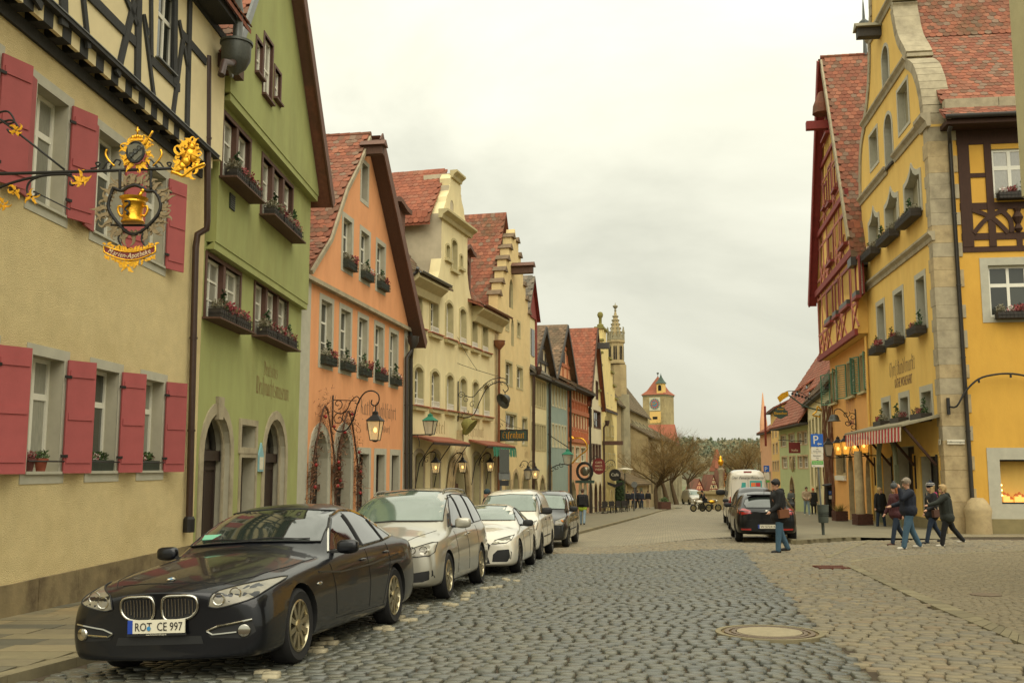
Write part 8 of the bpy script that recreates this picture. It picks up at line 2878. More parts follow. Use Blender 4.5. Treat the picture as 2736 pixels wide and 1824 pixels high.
for mir in(1,-1):
 car.decal('B',[(a*mir,c)for a,c in[(.5,.95),(.8,.95),(.82,1.08),(.55,1.06)]],'lamp_rear','tail_light',grid=.06)
car.mirrors(.62,.9,1.14,'plastic_black')
car.make_wheels('rim_dark',8)
car.stand(9.3,39.0,HR)
car=hatch('parked_red_car','dark red car parked between the black estate and the white van','paint_red',4.2,1.5,.88,1.28)
for mir in(1,-1):
 car.decal('B',[(a*mir,c)for a,c in[(.5,.85),(.8,.85),(.82,1.0),(.55,.98)]],'lamp_rear','tail_light',grid=.06)
car.mirrors(.62,.88,1.04,'paint_red')
car.make_wheels('rim_alloy',8)
car.stand(10.45,44.4,HR)
# tall white delivery van
rings=mpv_rings(5.9,2.65,1.0,2.9,1.25,2.15,1.4,1.1,-2.7,1.35,zs_f=1.05,nose_z=.95,tum=.0,tail_z=2.55,zb=.3)
car=Car('delivery_van','tall white delivery van with teal and red logo on its rear doors',rings,'paint_white',[(1.95,.36,.99),(-1.75,.36,.99)],.36,cat='van')
for mir in(1,-1):
 car.decal('B',[(a*mir,c)for a,c in[(.80,.75),(.9,.75),(.9,1.35),(.80,1.35)]],'lamp_rear','tail_light',grid=.07)
car.line('B',[(0,.5),(0,2.4)],.008,'seam','door_seam',mirror=False)
car.line('B',[(-.75,.55),(-.78,2.3)],.008,'seam','door_seam')
mat('teal',(60,160,150),.5)
mat('logo_orange',(232,120,60),.5)
mat('logo_red',(190,50,50),.5)
car.decal('B',[(.12,1.4),(.62,1.4),(.6,1.5),(.36,1.5),(.28,2.0),(.1,2.0)],'teal','logo_letter',grid=.07)
for i in range(2):
 for j in range(2):
  a=-.24-.22*i
  c=1.62+.2*j
  car.decal('B',[(a-.1,c),(a+.1,c),(a+.1,c+.18),(a-.1,c+.18)],'logo_orange' if(i+j)%2 else 'logo_red','logo_pane',grid=.07,off=.008)
car.decal('B',[(-.63,1.54),(-.08,1.54),(-.08,2.09),(-.63,2.09)],'teal','logo_frame',grid=.07)
tm=text_mesh('Der Fensterflüsterer',.18,'lettering','text_black',.002,shear=.3)
h,n=car.hit('B',0,2.22)
o=obj('lettering',tm,car.e,(h.x-.025,0,2.17))
o.rotation_euler=(.0,0,-PI/2)
h,n=car.hit('B',0,.6)
BX_(-.1,.03,-.9,.9,-.1,.08).bd('rear_bumper','plastic_black',car.e,h)
h,n=car.hit('B',0,2.5)
BX_(-.05,.02,-.18,.18,-.03,.03).bd('brake_light','lamp_rear',car.e,h)
car.plate('B',.85,'AN DF 77')
car.mirrors(2.0,1.0,1.55,'plastic_black',sc=2.0)
std_side(car,1.35,[[(1.9,1.45),(1.4,2.0),(1.15,2.1),(.75,2.1),(.75,1.42)]])
car.make_wheels('rim_dark',8)
vl,vr=Vector(G3(1937,1404)),Vector(G3(2048,1405))
car.stand(11.5,49.9,HR)
# distant pale van on the square
rings=mpv_rings(4.6,1.9,.92,2.3,1.06,1.4,1.14,.6,-2.1,1.06,zs_f=.92,nose_z=.86,tum=.06,tail_z=1.62,zb=.22)
car=Car('distant_van','small pale van parked far down by the bare trees',rings,'paint_silver',[(1.4,.33,.91),(-1.4,.33,.91)],.33,level=1,cat='van')
car.decal('W',[(-.74,1.2),(.74,1.2),(.67,1.68),(-.67,1.68)],'car_glass_sky','windscreen',off=.01,grid=.15)
car.make_wheels('rim_dark',6)
p=at_y(1848,1247,128)
car.stand(p.x,128,math.atan2(-1,.1))

# ------------------------------------------------------------------ people
SKIN=mat('skin',(198,150,120),.6,noise=.06,nscale=20)
mat('jean_blue',(70,98,116),.9,noise=.22,nscale=9)
mat('jean_dark',(36,48,64),.9,noise=.2,nscale=9)
mat('jean_light',(128,146,156),.9,noise=.18,nscale=9)
mat('cloth_black',(20,20,20),.8,noise=.25,nscale=12,bump=.5,bscale=25)
mat('cloth_navy',(24,30,44),.8,noise=.25,nscale=12,bump=.5,bscale=25)
mat('cloth_burgundy',(70,28,32),.75,noise=.25,nscale=12,bump=.5,bscale=25)
mat('cloth_green',(38,42,34),.8,noise=.25,nscale=12,bump=.5,bscale=25)
mat('cloth_grey',(76,78,76),.8,noise=.2,nscale=12)
mat('cloth_beige',(168,146,118),.85,noise=.15,nscale=12)
mat('cloth_cream',(206,196,170),.85,noise=.1,nscale=12)
mat('cloth_orange',(214,96,46),.85)
mat('cloth_pink',(168,36,96),.85)
mat('cloth_stripe',(196,192,184),.85)
mat('cloth_teal',(40,60,66),.85)
mat('cloth_lime',(150,170,50),.85)
mat('hair_black',(22,18,16),.6,noise=.2,nscale=30)
mat('hair_brown',(70,48,32),.6,noise=.2,nscale=30)
mat('hair_blond',(178,148,98),.6,noise=.25,nscale=30)
mat('hair_ginger',(158,96,48),.6,noise=.25,nscale=30)
mat('hair_grey',(138,124,106),.6,noise=.25,nscale=30)
mat('shoe_black',(22,21,20),.6)
mat('shoe_white',(206,198,180),.7)
mat('shoe_brown',(84,54,38),.7)
mat('leather',(120,74,44),.7)
def capsule(b,p,q,r0,r1,n=10,sc=None):
 p,q=Vector(p),Vector(q)
 d=q-p
 L_=d.length
 d=d.normalized()if L_>1e-6 else Vector((0,0,1))
 P,Rr=[],[]
 for a in(-1.0,-.8,-.4):
  P.append(p+d*(a*r0));Rr.append(r0*math.sqrt(max(.0,1-a*a))+1e-4)
 for t in(0,.5,1):
  P.append(p+d*(L_*t));Rr.append(r0+(r1-r0)*t)
 for a in(.4,.8,1.0):
  P.append(q+d*(a*r1));Rr.append(r1*math.sqrt(max(.0,1-a*a))+1e-4)
 b.tube(P,Rr,n)
def fuse(b,name,mats,parent,vox,regions=None,smooth_it=6):
 """melt overlapping volumes into one continuous skin."""
 me=b.mesh(name,mats[0])
 o=bpy.data.objects.new(name,me)
 m=o.modifiers.new('r','REMESH')
 m.mode='VOXEL'
 m.voxel_size=vox
 s_=o.modifiers.new('s','SMOOTH')
 s_.factor=.5
 s_.iterations=smooth_it
 res=bake(o)
 bpy.data.objects.remove(o)
 res.materials.clear()
 for x in mats:
  res.materials.append(MATS[x]if isinstance(x,str)else x)
 if regions:
  for p in res.polygons:
   p.material_index=regions(p.center)
 res.shade_smooth()
 return obj(name,res,parent)
def rotv(v,axis,a):
 return MR(a,3,axis)@Vector(v)
def person(loc,face,H_,label,top,legm,hair,shoe,pose,hat=None,hairlen=.0,jlen=.0,vox=.013,female=False,sleeve=None,extra=None,group='people walking in the street',bulk=1.0,hood=None):
 bulk*=1.18
 """face: direction faced (radians, world heading); pose: dict of joint angles in degrees."""
 k=H_/1.75
 e_=EM('person',loc,face+PI/2,label,'person',group)
 g=lambda n_,d_=.0:RA(pose.get(n_,d_))
 lean=g('lean')
 hip=Vector((0,0,.92*k-pose.get('drop',.02)*k))
 def T(v):
  return hip+rotv(Vector(v)*k,'X',lean)
 sw=.175 if female else .195
 chest,neck,headc=T((0,.0,.34)),T((0,.015,.545)),T((0,-.02,.71))
 J={}
 for s_,nm in((1,'l'),(-1,'r')):
  h=hip+Vector((.088*s_*k,0,-.01))
  a,kb=g('hip_'+nm),g('knee_'+nm)
  ab=g('spread_'+nm,2)
  th=rotv((.0,0,-.43*k),'X',-a)
  th=rotv(th,'Y',-ab*s_)
  kn=h+th
  sh=rotv((0,0,-.43*k),'X',-a+kb)
  sh=rotv(sh,'Y',-ab*s_*.6)
  an=kn+sh
  J['leg_'+nm]=(h,kn,an)
  so=T((sw*s_,.0,.495))
  sa,sb,eb,tw=g('arm_'+nm),g('out_'+nm,8),g('elbow_'+nm,15),g('in_'+nm,0)
  ua=rotv((0,0,-.29*k),'X',-sa+lean)
  ua=rotv(ua,'Y',-sb*s_)
  el=so+ua
  fa=rotv((0,0,-.25*k),'X',-sa-eb+lean)
  fa=rotv(fa,'Y',-sb*s_)
  fa=rotv(fa,'Z',-tw*s_)
  wr_=el+fa
  J['arm_'+nm]=(so,el,wr_)
 low=min(J['leg_l'][2].z,J['leg_r'][2].z)-.075*k
 dz=Vector((0,0,-low))
 for q in list(J):
  J[q]=tuple(p+dz for p in J[q])
 hip,chest,neck,headc=hip+dz,chest+dz,neck+dz,headc+dz
 T0=T
 T=lambda v:T0(v)+dz
 yaw,nod=g('yaw'),g('nod')
 HM=MT(headc)@MR(yaw,4,'Z')@MR(nod,4,'X')@Matrix.Scale(k,4)
 # --- body: legs, pelvis, torso, neck, head, arms, hands with fingers
 b=MB()
 for nm,s_ in(('l',1),('r',-1)):
  h,kn,an=J['leg_'+nm]
  capsule(b,h,kn,.088*k*bulk,.062*k*bulk)
  capsule(b,kn,an,.060*k*bulk,.050*k*bulk)
  so,el,wr_=J['arm_'+nm]
  capsule(b,so,el,.05*k,.042*k)
  capsule(b,el,wr_,.04*k,.028*k)
  d=(wr_-el).normalized()
  sd=d.cross(Vector((0,1,.2))).normalized()
  pm=wr_+d*.075*k
  capsule(b,wr_+d*.01,pm,.03*k,.036*k)
  fn=Vector((-s_*.3,-1,.1)).normalized()
  for i,(o_,ln)in enumerate(((-.027,.062),(-.009,.075),(.009,.07),(.027,.055))):
   r_=pm+sd*o_*k
   m1=r_+(d*.8+fn*.25).normalized()*ln*.55*k
   m2=m1+(d*.5+fn*.7).normalized()*ln*.45*k
   capsule(b,r_,m1,.011*k,.010*k,6)
   capsule(b,m1,m2,.010*k,.009*k,6)
  tb_=wr_+d*.03*k-sd*.03*k*s_
  capsule(b,tb_,tb_+(d*.6-sd*s_*.4+fn*.5).normalized()*.06*k,.013*k,.010*k,6)
 capsule(b,hip+Vector((.06*k,0,.02)),hip+Vector((-.06*k,0,.02)),.115*k*bulk,.115*k*bulk)
 capsule(b,hip+Vector((0,0,.05*k)),chest,.115*k,.115*k)
 capsule(b,T((.09,0,.40)),T((-.09,0,.40)),.085*k,.085*k)
 capsule(b,T((sw,0,.49)),T((-sw,0,.49)),.06*k,.06*k)
 capsule(b,neck-Vector((0,0,.05*k)),headc,.055*k,.05*k)
 hd=MB()
 hd.ball((0,.012,.025),.1,14,10,sc=(.78,.96,1.08))
 hd.ball((0,-.03,-.06),.062,12,8,sc=(.85,.95,.95))
 hd.ball((0,-.1,-.012),.018,8,6,sc=(.8,1.2,1.5))
 hd.ball((0,-.09,-.062),.016,8,6,sc=(1.6,.7,.6))
 for s_ in(-1,1):
  hd.ball((.08*s_,.015,-.005),.022,8,6,sc=(.45,.9,1.4))
 b.add([HM@Vector(v)for v in hd.v],hd.f)
 zleg=hip.z+.10*k
 def reg(c):
  if c.z<zleg and min((c-J['arm_'+n_][2]).length for n_ in 'lr')>.17*k:
   return 1
  return 0
 body_=fuse(b,'body',['skin',legm],e_,vox,reg)
 for s_ in(-1,1):
  BL_(HM@Vector((.032*s_,-.082,.012)),.011*k,6,5).bd('eye','hair_black',body_)
  # --- jacket
 b=MB()
 jl=.05+jlen
 ex_=.028*k*bulk
 capsule(b,T((.075,0,-jl+.13)),T((-.075,0,-jl+.13)),.13*k*bulk+ex_*.5,.13*k*bulk+ex_*.5)
 capsule(b,T((.05,0,-jl+.1)),T((.06,0,.36)),.13*k*bulk,.135*k*bulk)
 capsule(b,T((-.05,0,-jl+.1)),T((-.06,0,.36)),.13*k*bulk,.135*k*bulk)
 capsule(b,T((sw*.92,.0,.465)),T((-sw*.92,.0,.465)),.098*k,.098*k)
 capsule(b,T((.07,-.03,.40)),T((-.07,-.03,.40)),.115*k,.115*k)
 capsule(b,T((.05,.01,.52)),T((-.05,.01,.52)),.06*k,.06*k)
 for nm in 'lr':
  so,el,wr_=J['arm_'+nm]
  capsule(b,so,el,.088*k,.074*k)
  capsule(b,el,el.lerp(wr_,.96),.07*k,.054*k)
 fuse(b,'jacket',[top],e_,vox*1.1)
 if hood:
  b=MB()
  capsule(b,T((.09,.09,.53)),T((-.09,.09,.53)),.06*k,.06*k)
  capsule(b,T((.06,.12,.46)),T((-.06,.12,.46)),.055*k,.055*k)
  fuse(b,'hood',[hood],e_,vox*1.1)
  # --- hair or hat
 b=MB()
 if hair:
  b.ball((0,.028,.045),.112,14,10,sc=(.82,.98,1.02))
  b.ball((0,-.05,.10),.055,10,8,sc=(1.2,.8,.6))
  if hairlen:
   for s_ in(-1,1):
    capsule(b,(.065*s_,.02,.0),(.075*s_,.0,-hairlen),.035,.028)
   capsule(b,(0,.07,0),(0,.08,-hairlen),.06,.05)
  h_=MB()
  h_.add([HM@Vector(v)for v in b.v],b.f)
  # keep the face free: the hair volume sits behind the hairline
  fuse(h_,'hair',[hair],e_,vox*.9,smooth_it=3)
 if hat:
  b=MB()
  b.ball((0,.012,.075),.118,14,10,sc=(.84,1.0,.95))
  if hat[1]:
   b.ball((0,.02,.2),.038,8,6)
  h_=MB()
  h_.add([HM@Vector(v)for v in b.v if True],b.f)
  fuse(h_,'hat',[hat[0]],e_,vox*.9,smooth_it=2)
  if len(hat)>2:
   for zz_ in(.09,.135):
    r_=.122*math.sqrt(max(.1,1-((zz_-.075)/.115)**2))
    P=[HM@Vector((r_*.86*math.cos(t*PI/8),.012+r_*1.02*math.sin(t*PI/8),zz_))for t in range(16)]
    TB_(P,.011*k,5,closed=True).bd('hat_stripe',hat[2],e_)
 for nm in 'lr':
  kn,an=J['leg_'+nm][1],J['leg_'+nm][2]
  pt=RA(pose.get('toe_'+nm,0))
  b=MB()
  f=rotv((0,-1,0),'X',-pt)
  capsule(b,an+Vector((0,.035,-.03))*k,an+f*.15*k+Vector((0,0,-.045))*k,.045*k,.036*k)
  fuse(b,'shoe',[shoe],e_,vox,smooth_it=2)
 if extra:
  extra(e_,k,T,J,HM)
 return e_
def ppx(px_,py_,off=.0):
 p=on_ground(px_,py_)
 return(p.x,p.y,p.z+off)
WL=PI
def shoulder_bag(m,strap='leather',side=-1):
 def f(e_,k,T,J,HM):
  BX_(-.06,.06,-.13,.13,-.1,.1).bd('bag',m,e_,T((.24*side,.02,-.02)),rot=(.1,0,.1))
  TB_([T((.24*side,0,.08)),T((.1*side,-.17,.3)),T((-.12*side,-.06,.56)),T((-.02*side,.17,.35)),T((.22*side,.08,.08))],.014,5).bd('strap',strap,e_)
 return f
 # man crossing in front of the black hatchback
person(ppx(2084,1476),RA(188),1.76,'person in black hooded parka and jeans crossing before the black hatchback','cloth_black','jean_blue','hair_black','shoe_black',dict(hip_l=8,hip_r=-10,knee_l=4,knee_r=14,arm_l=18,arm_r=-8,elbow_l=40,elbow_r=20,nod=18,lean=3,toe_r=0),jlen=.18,hood='cloth_black',bulk=1.1,extra=shoulder_bag('leather','leather',1))
# group outside the yellow shop
person(ppx(2355,1413),RA(285),1.66,'person with shoulder length blond hair and dark parka standing by the shop','cloth_black','jean_dark','hair_blond','shoe_white',dict(hip_l=2,hip_r=-2,spread_l=7,spread_r=7,arm_l=0,arm_r=0,out_l=14,out_r=14,yaw=40),hairlen=.16,jlen=.22,female=True,hood='cloth_black')
person(ppx(2398,1456),WL+.2,1.68,'person in burgundy jacket and dark bobble hat walking','cloth_burgundy','jean_dark','hair_ginger','shoe_brown',dict(hip_l=18,hip_r=-16,knee_l=6,knee_r=18,arm_l=-12,arm_r=14,elbow_l=12,nod=8),hat=('cloth_grey',True),hairlen=.26,jlen=.12,female=True)
person(ppx(2432,1467),WL+.05,1.82,'tall person in navy jacket and blue jeans with a hand at the nose','cloth_navy','jean_blue','hair_grey','shoe_white',dict(hip_l=16,hip_r=-14,knee_l=4,knee_r=12,arm_l=58,elbow_l=112,out_l=6,in_l=8,arm_r=14,elbow_r=60,nod=20),jlen=.04,bulk=1.14)
person(ppx(2494,1452),WL+.12,1.72,'person in striped bobble hat and black jacket with pink hood','cloth_black','jean_dark','hair_blond','shoe_black',dict(hip_l=20,hip_r=-18,knee_l=5,knee_r=14,arm_l=10,arm_r=-6,elbow_l=50,elbow_r=30,yaw=-8),hat=('cloth_navy',True,'cloth_stripe'),hairlen=.2,jlen=.16,female=True,hood='cloth_pink',extra=shoulder_bag('shoe_brown','cloth_beige',1))
person(ppx(2534,1460),WL-.15,1.66,'person with short blond hair, black jacket and white shoes reaching out an arm','cloth_green','cloth_black','hair_blond','shoe_white',dict(hip_l=16,hip_r=-24,knee_l=6,knee_r=14,arm_l=62,elbow_l=18,out_l=4,arm_r=-20,elbow_r=20,lean=6),hairlen=.06,jlen=.2,female=True,bulk=1.12,hood='cloth_green')
# pair and single walker further down on the right
person(ppx(2157,1381,.11),RA(262),1.8,'person in beige jacket and light jeans walking towards us','cloth_beige','jean_light','hair_brown','shoe_white',dict(hip_l=12,hip_r=-12,knee_r=12,arm_l=10,arm_r=10,elbow_l=55,elbow_r=55,in_l=40,in_r=40),vox=.02)
person(ppx(2175,1378,.11),RA(255),1.72,'person in orange hat and long black coat beside the beige jacket','cloth_black','cloth_black','hair_blond','shoe_black',dict(hip_l=-8,hip_r=10,knee_l=10),hat=('cloth_orange',False),hairlen=.2,jlen=.32,vox=.02,female=True)
person(ppx(2116,1378,.11),RA(240),1.66,'person in grey quilted jacket behind the black hatchback','cloth_grey','cloth_black','hair_brown','shoe_black',dict(hip_l=8,hip_r=-8,arm_l=20,elbow_l=70,arm_r=20,elbow_r=60),hairlen=.05,jlen=.2,vox=.02,female=True,bulk=1.1)
# left pavement: walker seen from behind, heads behind the parked vans
def backpack(e_,k,T,J,HM):
 BX_(-.14,.14,.14,.3,.05,.48).bd('backpack','cloth_black',e_,T((0,0,0)))
 b=MB()
 capsule(b,T((.08,0,-.13)),T((-.08,0,-.13)),.15*k,.15*k)
 fuse(b,'shirt_hem',['cloth_lime'],e_,.02)
def left_p(px_,py_):
 r=ray(px_,py_)
 t=5.0
 while CAMH+r.z*t>walk(r.y*t)and t<200:
  t+=.05
 return(r.x*t,r.y*t,walk(r.y*t))
person(left_p(1557,1402),RA(78),1.76,'person with black jacket and backpack walking away on the left pavement','cloth_black','jean_light','hair_brown','shoe_black',dict(hip_l=12,hip_r=-12,knee_r=14,nod=10,arm_l=10),vox=.018,extra=backpack,jlen=.06)
p=at_y(1302,1300,33.0)
person((p.x,33.0,walk(33)),RA(200),1.74,'person in dark teal woollen hat between the parked cars and the hotel','cloth_black','jean_dark','hair_brown','shoe_black',dict(hip_l=8,hip_r=-8),hat=('cloth_teal',False),vox=.016)
p=at_y(1318,1310,36.0)
person((p.x,36.0,walk(36)),RA(150),1.7,'grey haired person half hidden behind the white panel van','cloth_burgundy','jean_dark','hair_grey','shoe_black',dict(hip_l=8,hip_r=-8),vox=.018)
p=at_y(1158,1300,27.0)
person((p.x,27.0,walk(27)),RA(100),1.62,'brown haired person whose head shows above the silver people carrier','cloth_grey','jean_dark','hair_brown','shoe_black',dict(hip_l=8,hip_r=-8),vox=.018)
# far group by the church
for i,(px_,face_,top_,leg_,lab)in enumerate(((1677,80,'cloth_black','cloth_black','leftmost dark dressed person of the group by the church'),(1692,280,'cloth_navy','jean_dark','second person from the left in the group by the church'),(1703,100,'cloth_black','cloth_black','third person from the left in the group by the church'),(1714,260,'cloth_navy','jean_dark','fourth person from the left in the group by the church'),(1731,90,'cloth_black','cloth_beige','person in dark jacket and pale trousers, rightmost by the church'))):
 p=at_y(px_,1300,100.0+(i%3))
 person((p.x,p.y,walk(p.y)),RA(face_),1.74+.04*(i%3),lab,top_,leg_,'hair_brown','shoe_black',dict(hip_l=10,hip_r=-10,knee_r=10),vox=.035,group='people by the church')
 # ------------------------------------------------------------------ motorcycles by the fountain
def motorcycle(px_,D,hd,label,m):
 p=at_y(px_,1247,D)
 e_=EM('motorcycle',(p.x,D,ground(p.x,D)),hd,label,'motorcycle','motorcycles by the fountain')
 for x in(-.72,.74):
  w_=LT_([(.22,-.05),(.3,-.06),(.33,0),(.3,.06),(.22,.05)],18,caps=False,M=MR(PI/2,4,'X')).bd('wheel','rubber',e_,(x,0,.33),smooth=True)
  LT_([(.05,-.04),(.22,-.02),(.22,.02),(.05,.04)],10,None,MR(PI/2,4,'X')).bd('rim','rim_alloy',w_)
 TB_([(-.72,0,.33),(-.2,0,.45),(.3,0,.75),(.5,0,.85)],.05,6).bd('frame','plastic_black',e_)
 BX_(-.25,.25,-.16,.16,.22,.6).bd('engine','rim_dark',e_)
 BL_((.15,0,.85),.25,10,8,sc=(1.3,.7,.6)).bd('tank',m,e_,smooth=True)
 BX_(-.75,-.1,-.13,.13,.76,.86).bd('seat','plastic_black',e_)
 for s_ in(-1,1):
  TB_([(.74,.09*s_,.33),(.48,.09*s_,1.0)],.03,6).bd('fork','chrome',e_)
 TB_([(.35,.38,1.1),(.48,.1,1.05),(.48,-.1,1.05),(.35,-.38,1.1)],.02,6).bd('handlebar','chrome',e_)
 BL_((.62,0,.92),.11,8,6).bd('headlamp','chrome',e_,smooth=True)
 TB_([(-.1,-.2,.35),(-.8,-.22,.42)],.05,6).bd('exhaust','chrome',e_)
 return e_
motorcycle(1871,88.5,RA(195),'white motorcycle with its rider beside the fountain','paint_white')
motorcycle(1895,90.0,RA(10),'yellow and white motorcycle parked right of the rider','gold')
p=at_y(1882,1247,89.2)
person((p.x,89.0,ground(p.x,89)+.35),RA(200),1.78,'black clad rider leaning over the motorcycle by the fountain','cloth_black','cloth_black','hair_black','shoe_black',dict(hip_l=60,hip_r=60,knee_l=80,knee_r=80,spread_l=14,spread_r=14,lean=28,arm_l=55,arm_r=55,elbow_l=10,elbow_r=10),hat=('cloth_black',False),vox=.03,group='people by the fountain')

# ------------------------------------------------------------------ pharmacy sign: wrought iron arm with gilded emblem
SY=11.0
mat('rococo',(142,124,92),.6,metal=.3,noise=.3,nscale=20)
mat('banner_red',(112,34,32),.5)
mat('banner_text',(222,200,160),.5)
wx=F1.world(F1.px(0,1247)[0],0,0)
sx0=-6.80+.0405*(SY-8.0)
org=Vector((sx0,SY,at_y(0,465,SY).z))
e_=EM('pharmacy_sign',org,0,'black wrought iron pharmacy sign with golden mortar and red name banner','shop sign')
def S(zx,zy):
 p=at_y(zx*.3189,240+zy*.3189,SY)-org
 return(p.x,p.z)
def S3(pts,y=.0):
 return[(S(*p)[0],y,S(*p)[1])for p in pts]
def rod(pts,r=.014,m='iron',name='scroll',k=5,y=.0):
 P=curve_pts(S3(pts,y),k)
 TB_(P,r,6).bd(name,m,e_,smooth=True)
rod([(-230,712),(0,705),(500,690),(1000,675),(1530,655)],.018,'iron','main_arm',2)
rod([(-230,695),(0,690),(300,692)],.012,'iron','upper_arm',2,.03)
rod([(-260,60),(70,300),(540,670)],.013,'iron','stay',2)
rod([(-230,1000),(-60,850),(150,765),(400,715),(600,708)],.016,'iron','lower_bow')
rod([(360,720),(260,760),(225,830),(250,895),(300,885),(300,858),(280,855)],.012)
rod([(300,860),(440,930),(590,1005)],.008,'iron','tie_rod',2)
rod([(560,715),(610,735),(635,775),(610,800),(585,790),(590,770)],.012)
rod([(610,740),(680,775),(725,760),(715,725)],.01)
for c in((20,215),(60,290)):
 rod([(c[0]-120,c[1]+20),(c[0]-40,c[1]-20),(c[0]+50,c[1]-30),(c[0]+100,c[1]+50),(c[0]+30,c[1]+70),(c[0],c[1]+40)],.012)
for s_,cx_ in((1,900),(-1,1340)):
 rod([(cx_-140*s_,660),(cx_-90*s_,650),(cx_-60*s_,615),(cx_-95*s_,612),(cx_-85*s_,640)],.01)
 rod([(cx_-40*s_,665),(cx_,610),(cx_+40*s_,615),(cx_+20*s_,650)],.01)
 rod([(cx_+20*s_,668),(cx_+70*s_,590),(cx_+110*s_,600),(cx_+95*s_,635)],.01)
 rod([(cx_+60*s_,640),(cx_+10*s_,590),(cx_-15*s_,540),(cx_-5*s_,500)],.012,'gold','gilt_tendril')
def flame(b,x,z,a,L_,w_,y=-.01,bend=.5,th=.012):
 """curled leaf: tapering blade starting at x,z along angle a."""
 n=7
 le,ri=[],[]
 px_,pz=x,z
 ang=a
 for i in range(n+1):
  t=i/n
  ww=w_*math.sin(PI*min(1,t*.85+.12))*(1-.55*t)
  le.append((px_-math.sin(ang)*ww,pz+math.cos(ang)*ww))
  ri.append((px_+math.sin(ang)*ww,pz-math.cos(ang)*ww))
  px_+=math.cos(ang)*L_/n
  pz+=math.sin(ang)*L_/n
  ang+=bend/n*(1+t)
 pts=le+ri[::-1]
 yo=y-R.uniform(0,.015)
 b.plate(pts,[],yo,th)
def leaf_ring(center,rx,rz_,n,L_,w_,m,name,a0=0,a1=2*PI,y=-.01,inward=False,jit=.3,sk=None):
 cx_,cz_=center
 for i in range(n):
  a=a0+(a1-a0)*(i+.5)/n
  if sk and sk(a):
   continue
  b=MB()
  x,z=cx_+rx*math.cos(a),cz_+rz_*math.sin(a)
  s_=1 if i%2 else-1
  flame(b,x,z,a+s_*R.uniform(.1,1.0),L_*R.uniform(.45,1.4),w_*R.uniform(.7,1.3),y,-s_*R.uniform(.6,2.4))
  b.bd(name,m,e_)
zs_=.3189*SY/2600.0
mc=S(1150,535)
# medallion: oval shield with gilt crown, leaves and crozier
LT_([(1.0,0),(1.0,.02),(.9,.03),(.0,.03)],24,None,MT((mc[0],-.03,mc[1]))@MR(PI/2,4,'X')@Matrix.Diagonal((70*zs_,88*zs_,1,1))).bd('medallion','iron_grey',e_,smooth=30)
P=[(mc[0]+72*zs_*math.cos(t*PI/12),-.055,mc[1]+90*zs_*math.sin(t*PI/12))for t in range(24)]
TB_(P,.012,6,closed=True).bd('medallion_rim','iron',e_,smooth=True)
shl=[S(*p)for p in((1085,480),(1150,472),(1215,480),(1205,560),(1150,610),(1095,560))]
PL_(shl,[],-.07,.012).bd('shield','lamp_house',e_)
PL_([S(*p)for p in((1095,575),(1110,590),(1210,500),(1200,485))],[],-.078,.008).bd('bend','iron_grey',e_)
for t in range(3):
 c=S(1120+33*t,562-28*t)
 TB_([(c[0]+.022*math.cos(k*PI/4),-.083,c[1]+.028*math.sin(k*PI/4))for k in range(8)],.004,4,closed=True).bd('ring_charge','iron',e_)
leaf_ring(mc,78*zs_,96*zs_,26,75*zs_,17*zs_,'gold','gilt_leaf',y=-.015)
leaf_ring(mc,90*zs_,104*zs_,18,60*zs_,15*zs_,'gold','gilt_leaf',y=.0)
cr_=S(1155,425)
for t in range(5):
 BL_((cr_[0]+(t-2)*20*zs_,-.02,cr_[1]+(22+10*(1-abs(t-2)/2))*zs_),16*zs_,8,6,sc=(.8,.6,1.2)).bd('crown_lobe','gold',e_,smooth=True)
BX_(cr_[0]-50*zs_,cr_[0]+50*zs_,-.04,.0,cr_[1]-10*zs_,cr_[1]+8*zs_).bd('crown_band','gold',e_)
rod([(1158,385),(1158,318)],.01,'gold','crown_cross',2,-.02)
rod([(1140,345),(1176,345)],.01,'gold','crown_cross',2,-.02)
rod([(1215,470),(1245,420),(1285,350)],.013,'gold','crozier',3,-.02)
rod([(1225,395),(1290,440)],.009,'gold','crozier_cross',2,-.02)
# gilded figure at the end of the arm
fc_=S(1570,580)
for k,(x,z,r_)in enumerate(((1560,600,48),(1590,540,52),(1610,480,40),(1530,640,40),(1630,570,45),(1590,440,24),(1490,670,30),(1650,640,28),(1545,540,34))):
 c=S(x,z)
 BL_((c[0],-.01,c[1]),r_*zs_,10,7,sc=(.9,.55,1.0)).bd('gilt_body','gold',e_,smooth=True)
leaf_ring(fc_,60*zs_,90*zs_,22,100*zs_,20*zs_,'gold','gilt_leaf',y=-.02)
leaf_ring(S(1600,500),50*zs_,50*zs_,14,70*zs_,14*zs_,'gold','gilt_leaf',y=-.04)
rod([(1440,690),(1500,710),(1540,725),(1600,680),(1650,650),(1720,625)],.02,'gold','gilt_scroll',4,-.02)
# gilt leaves along the arm
for(x,z)in((660,775),(690,740),(130,850),(30,960),(140,345),(270,900),(-60,930)):
 leaf_ring(S(x,z),8*zs_,10*zs_,7,62*zs_,13*zs_,'gold','gilt_leaf',y=-.01)
 # hangers, cartouche frame
for x in(1005,1265):
 rod([(x,680),(x,760),(x,840)],.018,'iron','hanger',3)
fr_=[(950,820),(1020,845),(1075,815),(1130,800),(1180,815),(1235,850),(1300,855),(1345,950),(1325,1040),(1245,1135),(1195,1180),(1125,1210),(1060,1190),(1000,1130),(925,1030),(908,950)]
P=curve_pts(S3(fr_+[fr_[0]]),4)[:-1]
TB_(P,.02,7,closed=True).bd('cartouche_frame','iron',e_,smooth=True)
